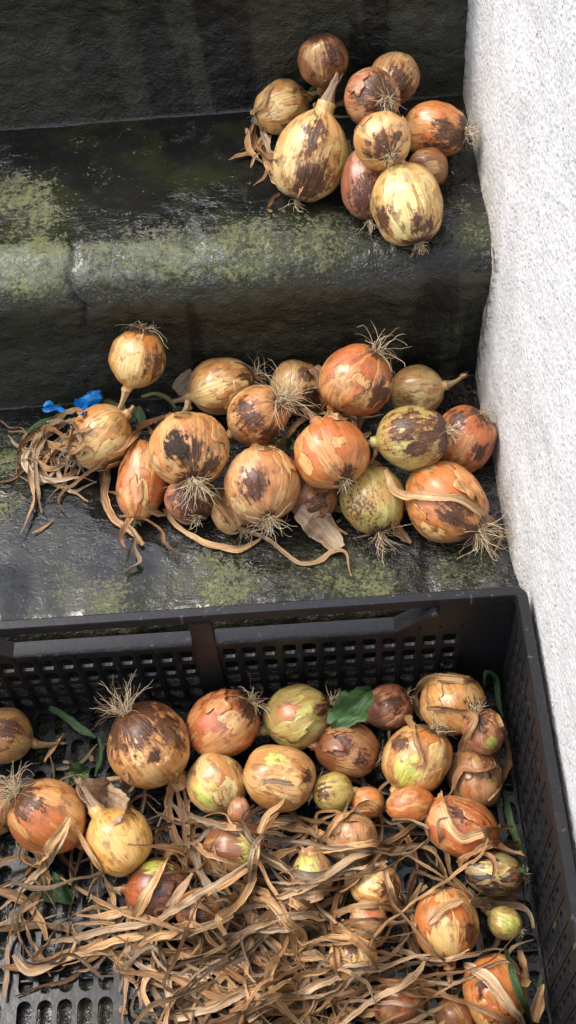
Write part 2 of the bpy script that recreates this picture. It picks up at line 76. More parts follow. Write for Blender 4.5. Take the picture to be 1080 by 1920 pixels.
# dry leaves: label, tone, width, centre line
LEAVES=[('bent tan leaf hanging beside the flat yellow onion in the crate',1.15,0.0107,[(-0.3389,-0.1116,0.0720),(-0.3475,-0.1095,0.0382),(-0.3520,-0.1151,0.0211),(-0.3524,-0.1264,0.0176),(-0.3511,-0.1389,0.0176),(-0.3483,-0.1511,0.0176),(-0.3439,-0.1628,0.0176),(-0.3383,-0.1738,0.0177),(-0.3304,-0.1831,0.0177),(-0.3211,-0.1910,0.0177)]),
('long tan leaf bowing across the crate from the flat yellow onion towards the green bulb',1.20,0.0100,[(-0.3453,-0.1073,0.0228),(-0.3426,-0.1187,0.0207),(-0.3376,-0.1300,0.0204),(-0.3283,-0.1379,0.0204),(-0.3171,-0.1450,0.0248),(-0.3037,-0.1573,0.0474),(-0.2884,-0.1760,0.0930),(-0.2775,-0.1764,0.0924),(-0.2697,-0.1601,0.0475),(-0.2596,-0.1520,0.0250),(-0.2483,-0.1510,0.0205),(-0.2366,-0.1521,0.0206),(-0.2251,-0.1540,0.0207),(-0.2139,-0.1588,0.0250),(-0.2030,-0.1710,0.0466),(-0.1928,-0.1909,0.0901)]),
('wide pale leaf falling from the yellow onion to the thick stalk',1.10,0.0094,[(-0.3376,-0.1193,0.0209),(-0.3362,-0.1310,0.0188),(-0.3344,-0.1432,0.0185),(-0.3307,-0.1565,0.0224),(-0.3216,-0.1734,0.0422),(-0.3081,-0.1942,0.0824),(-0.2974,-0.2018,0.0889),(-0.2869,-0.2060,0.0893),(-0.2764,-0.2080,0.0860),(-0.2661,-0.2070,0.0772),(-0.2572,-0.1955,0.0402),(-0.2471,-0.1864,0.0220),(-0.2370,-0.1800,0.0187),(-0.2269,-0.1742,0.0194)]),
('thick faded stalk crossing the tangle with a smooth rounded end',1.25,0.0154,[(-0.2800,-0.2038,0.0226),(-0.2684,-0.2075,0.0217),(-0.2567,-0.2125,0.0252),(-0.2447,-0.2228,0.0433),(-0.2322,-0.2379,0.0799),(-0.2210,-0.2375,0.0752),(-0.2096,-0.2360,0.0759),(-0.1985,-0.2267,0.0520)]),
('straight broad leaf lying over the dark red brown onion',1.20,0.0104,[(-0.3471,-0.1626,0.0234),(-0.3499,-0.1784,0.0367),(-0.3502,-0.1997,0.0681),(-0.3547,-0.2115,0.0731),(-0.3611,-0.2208,0.0724),(-0.3683,-0.2286,0.0672),(-0.3760,-0.2345,0.0540),(-0.3842,-0.2385,0.0314),(-0.3902,-0.2461,0.0201)]),
('tan leaf fanning out from the see through neck to the left picture edge',1.20,0.0117,[(-0.4368,-0.1548,0.0900),(-0.4427,-0.1643,0.0884),(-0.4495,-0.1725,0.0837),(-0.4580,-0.1786,0.0738),(-0.4730,-0.1761,0.0391),(-0.4845,-0.1794,0.0217),(-0.4940,-0.1860,0.0185),(-0.5043,-0.1914,0.0185),(-0.5149,-0.1963,0.0192)]),
('second leaf of the fan below the big left onion, reaching the picture edge lower down',1.15,0.0096,[(-0.4350,-0.1584,0.0882),(-0.4403,-0.1680,0.0858),(-0.4467,-0.1759,0.0791),(-0.4558,-0.1805,0.0634),(-0.4687,-0.1808,0.0363),(-0.4792,-0.1853,0.0229),(-0.4877,-0.1928,0.0203),(-0.4961,-0.2006,0.0203),(-0.5046,-0.2081,0.0203),(-0.5130,-0.2155,0.0204)]),
('folded leaf of the left fan hanging over the dark green leaf',1.10,0.0108,[(-0.4661,-0.1785,0.0635),(-0.4690,-0.1805,0.0341),(-0.4700,-0.1878,0.0191),(-0.4744,-0.1979,0.0167),(-0.4817,-0.2066,0.0167),(-0.4907,-0.2136,0.0167),(-0.5008,-0.2188,0.0172)]),
('thin leaf dropping from the see through neck past the clean golden onion',1.00,0.0073,[(-0.4322,-0.1604,0.0819),(-0.4268,-0.1696,0.0770),(-0.4198,-0.1815,0.0801),(-0.4133,-0.1921,0.0801),(-0.4086,-0.1990,0.0695),(-0.4085,-0.1998,0.0382),(-0.4065,-0.2064,0.0226),(-0.4039,-0.2173,0.0196),(-0.4047,-0.2291,0.0196),(-0.4080,-0.2400,0.0196)]),
('short diagonal leaf over the empty crate slots at lower left',1.10,0.0080,[(-0.4945,-0.2205,0.0216),(-0.4891,-0.2300,0.0198),(-0.4834,-0.2400,0.0195),(-0.4776,-0.2499,0.0195),(-0.4720,-0.2598,0.0195),(-0.4665,-0.2696,0.0196),(-0.4611,-0.2793,0.0196)]),
('leaf standing on end along the left edge of the picture',1.10,0.0059,[(-0.5029,-0.2978,0.0186),(-0.5030,-0.2871,0.0186),(-0.5030,-0.2762,0.0186),(-0.5030,-0.2653,0.0186),(-0.5029,-0.2544,0.0189),(-0.5003,-0.2439,0.0191),(-0.4944,-0.2351,0.0193),(-0.4850,-0.2297,0.0190),(-0.4742,-0.2267,0.0187),(-0.4631,-0.2244,0.0186),(-0.4519,-0.2222,0.0186)]),
('wavy leaf stretched across the empty slots at lower left',1.10,0.0080,[(-0.5083,-0.2686,0.0222),(-0.4969,-0.2702,0.0207),(-0.4852,-0.2715,0.0205),(-0.4739,-0.2704,0.0205),(-0.4634,-0.2667,0.0205),(-0.4531,-0.2624,0.0207),(-0.4422,-0.2594,0.0206),(-0.4310,-0.2572,0.0205),(-0.4203,-0.2534,0.0205),(-0.4114,-0.2469,0.0205),(-0.4034,-0.2392,0.0206),(-0.3955,-0.2313,0.0210)]),
('lower wavy leaf with a pale tip over the empty slots',1.15,0.0080,[(-0.4958,-0.2596,0.0255),(-0.4886,-0.2687,0.0236),(-0.4793,-0.2763,0.0233),(-0.4681,-0.2751,0.0234),(-0.4580,-0.2706,0.0234),(-0.4476,-0.2664,0.0235),(-0.4366,-0.2636,0.0236),(-0.4251,-0.2623,0.0236),(-0.4133,-0.2631,0.0235),(-0.4016,-0.2647,0.0235)]),
('arched leaf left of centre above the open slots',1.05,0.0080,[(-0.4781,-0.2630,0.0253),(-0.4692,-0.2554,0.0255),(-0.4588,-0.2496,0.0256),(-0.4470,-0.2462,0.0259),(-0.4380,-0.2523,0.0253),(-0.4435,-0.2627,0.0253)]),
('leaf dangling down the open slots to the lower picture edge',1.05,0.0063,[(-0.3832,-0.2295,0.0505),(-0.3869,-0.2346,0.0312),(-0.3889,-0.2427,0.0215),(-0.3897,-0.2529,0.0196),(-0.3902,-0.2635,0.0196),(-0.3908,-0.2740,0.0197),(-0.3915,-0.2844,0.0197),(-0.3922,-0.2947,0.0197),(-0.3928,-0.3048,0.0197),(-0.3935,-0.3149,0.0197),(-0.3941,-0.3249,0.0197)]),
('looped leaf beside the dangling one above the open slots',1.00,0.0058,[(-0.4070,-0.2569,0.0223),(-0.4027,-0.2667,0.0208),(-0.3966,-0.2759,0.0206),(-0.3893,-0.2844,0.0206),(-0.3806,-0.2912,0.0207),(-0.3776,-0.2822,0.0206),(-0.3784,-0.2716,0.0206),(-0.3831,-0.2617,0.0208),(-0.3897,-0.2531,0.0224)]),
('long leaf sweeping right from the thick stalk past the small tan onion',1.20,0.0101,[(-0.2736,-0.1988,0.0249),(-0.2641,-0.2057,0.0236),(-0.2544,-0.2140,0.0274),(-0.2440,-0.2269,0.0474),(-0.2331,-0.2452,0.0875),(-0.2242,-0.2505,0.0839),(-0.2160,-0.2463,0.0462),(-0.2068,-0.2487,0.0324),(-0.1971,-0.2606,0.0540),(-0.1876,-0.2795,0.1050),(-0.1784,-0.2860,0.1102),(-0.1693,-0.2906,0.1084)]),
('green tipped leaf lying diagonally in the tangle',1.15,0.0084,[(-0.2341,-0.2455,0.0911),(-0.2238,-0.2467,0.0860),(-0.2147,-0.2403,0.0496),(-0.2059,-0.2416,0.0312),(-0.1976,-0.2495,0.0328),(-0.1897,-0.2643,0.0598),(-0.1826,-0.2860,0.1139),(-0.1759,-0.2939,0.1152),(-0.1696,-0.3007,0.1112),(-0.1643,-0.3061,0.0982),(-0.1591,-0.3077,0.0658)]),
('leaf looping around the top of the corner onion',0.95,0.0109,[(-0.0930,-0.0496,0.0175),(-0.0988,-0.0374,0.0176),(-0.1012,-0.0251,0.0204),(-0.0949,-0.0176,0.0303),(-0.0856,-0.0211,0.0528),(-0.0763,-0.0369,0.0868),(-0.0646,-0.0408,0.0914),(-0.0525,-0.0428,0.0887),(-0.0368,-0.0324,0.0579)]),
('leaf hanging between the corner onion and the small reddish onion',1.00,0.0115,[(-0.0946,-0.0674,0.0831),(-0.0830,-0.0700,0.0882),(-0.0714,-0.0727,0.0916),(-0.0604,-0.0776,0.0958),(-0.0522,-0.0876,0.1027),(-0.0568,-0.0978,0.0996),(-0.0619,-0.1004,0.0806),(-0.0660,-0.1016,0.0565),(-0.0729,-0.1132,0.0579)]),
('brown leaf curling over the amber onion with the yellow strip',0.90,0.0103,[(-0.1122,-0.0663,0.0710),(-0.1101,-0.0858,0.0869),(-0.1082,-0.1027,0.0976),(-0.1061,-0.1152,0.0981),(-0.1054,-0.1261,0.0944),(-0.1163,-0.1271,0.0930)]),
('leaf running down the crate wall beside the small reddish onion',1.00,0.0085,[(-0.0311,-0.0640,0.0658),(-0.0319,-0.0910,0.1008),(-0.0279,-0.1004,0.0951),(-0.0189,-0.0927,0.0468),(-0.0151,-0.0958,0.0225),(-0.0177,-0.1075,0.0198),(-0.0245,-0.1238,0.0310),(-0.0350,-0.1427,0.0538),(-0.0442,-0.1506,0.0527)]),
('leaf crossing the tan onion that lies against the crate wall',1.10,0.0095,[(-0.0757,-0.1386,0.0545),(-0.0719,-0.1292,0.0617),(-0.0646,-0.1229,0.0680),(-0.0544,-0.1295,0.0700),(-0.0432,-0.1253,0.0684),(-0.0303,-0.1032,0.0373),(-0.0214,-0.0867,0.0252)]),
('split papery leaf over the bright reddish orange onion',1.15,0.0122,[(-0.0895,-0.1440,0.0643),(-0.0907,-0.1682,0.0964),(-0.0886,-0.1813,0.0998),(-0.0850,-0.1922,0.0984),(-0.0775,-0.1999,0.0960),(-0.0660,-0.1980,0.0971),(-0.0538,-0.1942,0.0936),(-0.0359,-0.1768,0.0474),(-0.0206,-0.1681,0.0268)]),
('flat leaf end lying under the papery neck by the crate wall',1.15,0.0154,[(-0.0790,-0.2093,0.0512),(-0.0713,-0.2118,0.0792),(-0.0612,-0.2087,0.0856),(-0.0494,-0.2040,0.0819),(-0.0324,-0.1904,0.0431),(-0.0178,-0.1845,0.0256)]),
('thin looped leaf hanging over the blackened onion',1.05,0.0060,[(-0.0806,-0.2117,0.0746),(-0.0707,-0.2111,0.0821),(-0.0603,-0.2111,0.0868),(-0.0534,-0.2192,0.0915),(-0.0533,-0.2303,0.0930),(-0.0565,-0.2394,0.0890)]),
('ring of leaf resting on the blackened onion',1.00,0.0051,[(-0.0636,-0.2406,0.0866),(-0.0534,-0.2381,0.0909),(-0.0448,-0.2442,0.0853),(-0.0311,-0.2402,0.0452),(-0.0368,-0.2380,0.0279),(-0.0500,-0.2394,0.0413),(-0.0631,-0.2426,0.0774)]),
('broad tan leaf below the blackened onion by the crate wall',1.15,0.0104,[(-0.0773,-0.2547,0.0895),(-0.0615,-0.2443,0.0464),(-0.0476,-0.2403,0.0249),(-0.0355,-0.2411,0.0208),(-0.0242,-0.2439,0.0214),(-0.0169,-0.2518,0.0213),(-0.0161,-0.2631,0.0206)]),
('pale straight leaf lying across the large orange onion in the lower right',1.30,0.0098,[(-0.1160,-0.2726,0.0959),(-0.1060,-0.2653,0.1000),(-0.0945,-0.2588,0.1000),(-0.0815,-0.2544,0.0973)]),
('leaf ring around the left of the lower right orange onion',1.10,0.0071,[(-0.1085,-0.2187,0.0229),(-0.1184,-0.2247,0.0220),(-0.1254,-0.2347,0.0251),(-0.1263,-0.2506,0.0424),(-0.1267,-0.2707,0.0774),(-0.1239,-0.2723,0.0426),(-0.1228,-0.2788,0.0250),(-0.1187,-0.2881,0.0243),(-0.1091,-0.2941,0.0402),(-0.1007,-0.2999,0.0721),(-0.0914,-0.2979,0.0807),(-0.0817,-0.2936,0.0817)]),
('tall looped leaf left of the lower right orange onion',1.05,0.0068,[(-0.1134,-0.2166,0.0253),(-0.1192,-0.2272,0.0238),(-0.1248,-0.2382,0.0235),(-0.1297,-0.2494,0.0236),(-0.1338,-0.2608,0.0236),(-0.1371,-0.2722,0.0236),(-0.1380,-0.2838,0.0237),(-0.1309,-0.2926,0.0237)]),
('broad leaf over the bottom right onion',1.15,0.0109,[(-0.0853,-0.3000,0.0533),(-0.0782,-0.3107,0.0799),(-0.0706,-0.3184,0.0865),(-0.0648,-0.3268,0.0878),(-0.0594,-0.3349,0.0857),(-0.0534,-0.3422,0.0802),(-0.0465,-0.3480,0.0676),(-0.0383,-0.3523,0.0459)]),
('leaf arching over the pale onion with the dark flank',1.05,0.0066,[(-0.1491,-0.1771,0.0288),(-0.1490,-0.1946,0.0458),(-0.1495,-0.2188,0.0858),(-0.1480,-0.2307,0.0888),(-0.1449,-0.2399,0.0842),(-0.1426,-0.2456,0.0662),(-0.1428,-0.2490,0.0384),(-0.1446,-0.2563,0.0244)]),
('leaf passing over the tan onion with the hanging neck',1.15,0.0083,[(-0.2067,-0.1818,0.0227),(-0.1996,-0.1798,0.0441),(-0.1926,-0.1858,0.0880),(-0.1857,-0.1785,0.0916),(-0.1782,-0.1691,0.0882),(-0.1691,-0.1550,0.0681),(-0.1584,-0.1479,0.0587),(-0.1494,-0.1519,0.0529),(-0.1450,-0.1549,0.0310),(-0.1455,-0.1627,0.0199),(-0.1472,-0.1735,0.0177)]),
('straw leaf crossing from the tan onion to the lower right',1.15,0.0093,[(-0.2261,-0.1903,0.0527),(-0.2142,-0.1979,0.0783),(-0.2032,-0.1934,0.0668),(-0.1919,-0.1991,0.0862),(-0.1808,-0.2007,0.0926),(-0.1698,-0.2000,0.0930),(-0.1586,-0.1975,0.0865),(-0.1462,-0.1854,0.0456),(-0.1348,-0.1831,0.0249),(-0.1248,-0.1879,0.0206),(-0.1155,-0.1946,0.0206),(-0.1061,-0.2010,0.0206),(-0.0969,-0.2076,0.0206),(-0.0879,-0.2143,0.0206)]),
('thread like leaf band around the golden onion with the lime stripe',0.70,0.0046,[(-0.2677,-0.1300,0.0728),(-0.2567,-0.1283,0.0811),(-0.2452,-0.1297,0.0844),(-0.2343,-0.1328,0.0826),(-0.2233,-0.1340,0.0774),(-0.2123,-0.1339,0.0692)]),
('pale stub of stalk standing by the bottom right onion',1.35,0.0133,[(-0.0310,-0.2838,0.0267),(-0.0304,-0.2949,0.0290),(-0.0326,-0.3090,0.0451),(-0.0377,-0.3263,0.0778)]),
('cut yellowish stalk in the bottom right corner of the crate',1.30,0.0134,[(-0.0153,-0.3145,0.0289),(-0.0185,-0.3249,0.0277),(-0.0230,-0.3351,0.0275),(-0.0284,-0.3449,0.0276)]),
('curled leaf with a whitish end near the upper left crate floor',1.15,0.0079,[(-0.4793,-0.0691,0.0174),(-0.4733,-0.0591,0.0174),(-0.4674,-0.0490,0.0175),(-0.4616,-0.0390,0.0189)]),
('dark thin leaf across the crate slots beside the dark topped onion',0.55,0.0050,[(-0.4679,-0.0768,0.0176),(-0.4556,-0.0754,0.0165),(-0.4443,-0.0705,0.0165),(-0.4352,-0.0620,0.0165),(-0.4271,-0.0526,0.0177)]),
('pale papery skin peeled open above the smooth clean golden onion',1.00,0.0329,[(-0.4295,-0.1313,0.0770),(-0.4240,-0.1163,0.0428),(-0.4137,-0.1145,0.0300),(-0.3993,-0.1306,0.0495),(-0.3839,-0.1595,0.0964)]),
('crumpled grey neck skin below the large dark topped onion',1.10,0.0161,[(-0.3837,-0.1141,0.0862),(-0.3931,-0.1061,0.0446),(-0.3971,-0.1071,0.0237),(-0.3962,-0.1148,0.0194)]),
('stalk hanging from the smooth golden onion onto the wet step',1.00,0.0105,[(-0.4020,0.1988,0.1456),(-0.4044,0.1848,0.1422),(-0.4052,0.1687,0.1417),(-0.4017,0.1527,0.1416),(-0.3942,0.1383,0.1416),(-0.3831,0.1281,0.1417),(-0.3718,0.1180,0.1421),(-0.3639,0.1048,0.1417)]),
('long thin leaf lying along the step below the tall narrow orange onion',1.05,0.0070,[(-0.3438,0.1439,0.1453),(-0.3367,0.1333,0.1420),(-0.3274,0.1226,0.1417),(-0.3169,0.1135,0.1417),(-0.3058,0.1057,0.1417),(-0.2942,0.0996,0.1417),(-0.2822,0.0949,0.1418),(-0.2699,0.0922,0.1418),(-0.2577,0.0943,0.1418),(-0.2468,0.1008,0.1418),(-0.2387,0.1101,0.1444)]),
('wavy leaf on the wet concrete ending in a hook beside the papery neck',1.00,0.0064,[(-0.2754,0.1186,0.1800),(-0.2731,0.1086,0.1738),(-0.2664,0.1042,0.1635),(-0.2563,0.1071,0.1493),(-0.2453,0.1057,0.1426),(-0.2350,0.0989,0.1413),(-0.2260,0.0893,0.1409),(-0.2170,0.0798,0.1409),(-0.2071,0.0716,0.1410),(-0.1954,0.0702,0.1410),(-0.1844,0.0757,0.1411),(-0.1735,0.0807,0.1425),(-0.1628,0.0787,0.1431),(-0.1596,0.0665,0.1413),(-0.1582,0.0530,0.1410)]),
('leaf arched over the back of the reddish orange onion',1.10,0.0083,[(-0.2414,0.1480,0.2336),(-0.2301,0.1481,0.2321),(-0.2211,0.1947,0.1742),(-0.2132,0.2256,0.1469),(-0.2050,0.2409,0.1421),(-0.1949,0.2498,0.1425),(-0.1830,0.2493,0.1494),(-0.1712,0.2229,0.1825),(-0.1617,0.1669,0.2486),(-0.1480,0.2158,0.1811),(-0.1341,0.2410,0.1480),(-0.1212,0.2467,0.1415),(-0.1087,0.2473,0.1420)]),
('leaf draped across the large orange onion at the front right',1.10,0.0094,[(-0.1179,0.1358,0.2005),(-0.1151,0.1217,0.2008),(-0.1102,0.1123,0.1958),(-0.1001,0.1074,0.1933),(-0.0895,0.0991,0.2034),(-0.0787,0.0935,0.2095),(-0.0676,0.0907,0.2125),(-0.0563,0.0891,0.2125),(-0.0456,0.0861,0.2084),(-0.0361,0.0829,0.2000),(-0.0256,0.0847,0.1823),(-0.0128,0.0944,0.1516),(-0.0070,0.0884,0.1412),(-0.0119,0.0754,0.1409),(-0.0189,0.0633,0.1409)]),
('short dark looped leaf beside the white wall',0.60,0.0055,[(-0.0210,0.1794,0.2051),(-0.0006,0.2047,0.1695),(0.0049,0.2023,0.1471),(-0.0006,0.1872,0.1424)]),
('leaf crossing between the smooth golden and the soil stained onion',1.05,0.0087,[(-0.3858,0.1765,0.2029),(-0.3749,0.1847,0.1997),(-0.3676,0.1996,0.1951),(-0.3656,0.2362,0.1642),(-0.3554,0.2508,0.1547),(-0.3378,0.2305,0.1857),(-0.3155,0.1786,0.2546),(-0.3030,0.1786,0.2556)]),
('broad papery neck skin lying on the step below the reddish orange onion',1.10,0.0265,[(-0.2049,0.1141,0.1732),(-0.1935,0.1071,0.1687),(-0.1841,0.1049,0.1526),(-0.1761,0.0963,0.1442),(-0.1681,0.0835,0.1426)]),
('grey brown papery skin standing against the riser',0.75,0.0206,[(-0.3289,0.2852,0.1586),(-0.3221,0.2877,0.1656),(-0.3150,0.2881,0.1749),(-0.3075,0.2881,0.1840)]),
('brown skin flap between the yellow onion and the large orange onion',0.80,0.0222,[(-0.1819,0.2641,0.2076),(-0.1774,0.2532,0.2011),(-0.1768,0.2450,0.1903),(-0.1805,0.2496,0.1638)]),
('brown dry skin under the golden front onion',0.80,0.0265,[(-0.2815,0.1504,0.1668),(-0.2753,0.1254,0.1800),(-0.2699,0.1121,0.1769),(-0.2637,0.1036,0.1677)]),
('small dry skin scrap below the pale greenish onion',0.80,0.0138,[(-0.1148,0.0907,0.1688),(-0.1083,0.0939,0.1519),(-0.1023,0.0918,0.1434),(-0.0963,0.0858,0.1418)])]
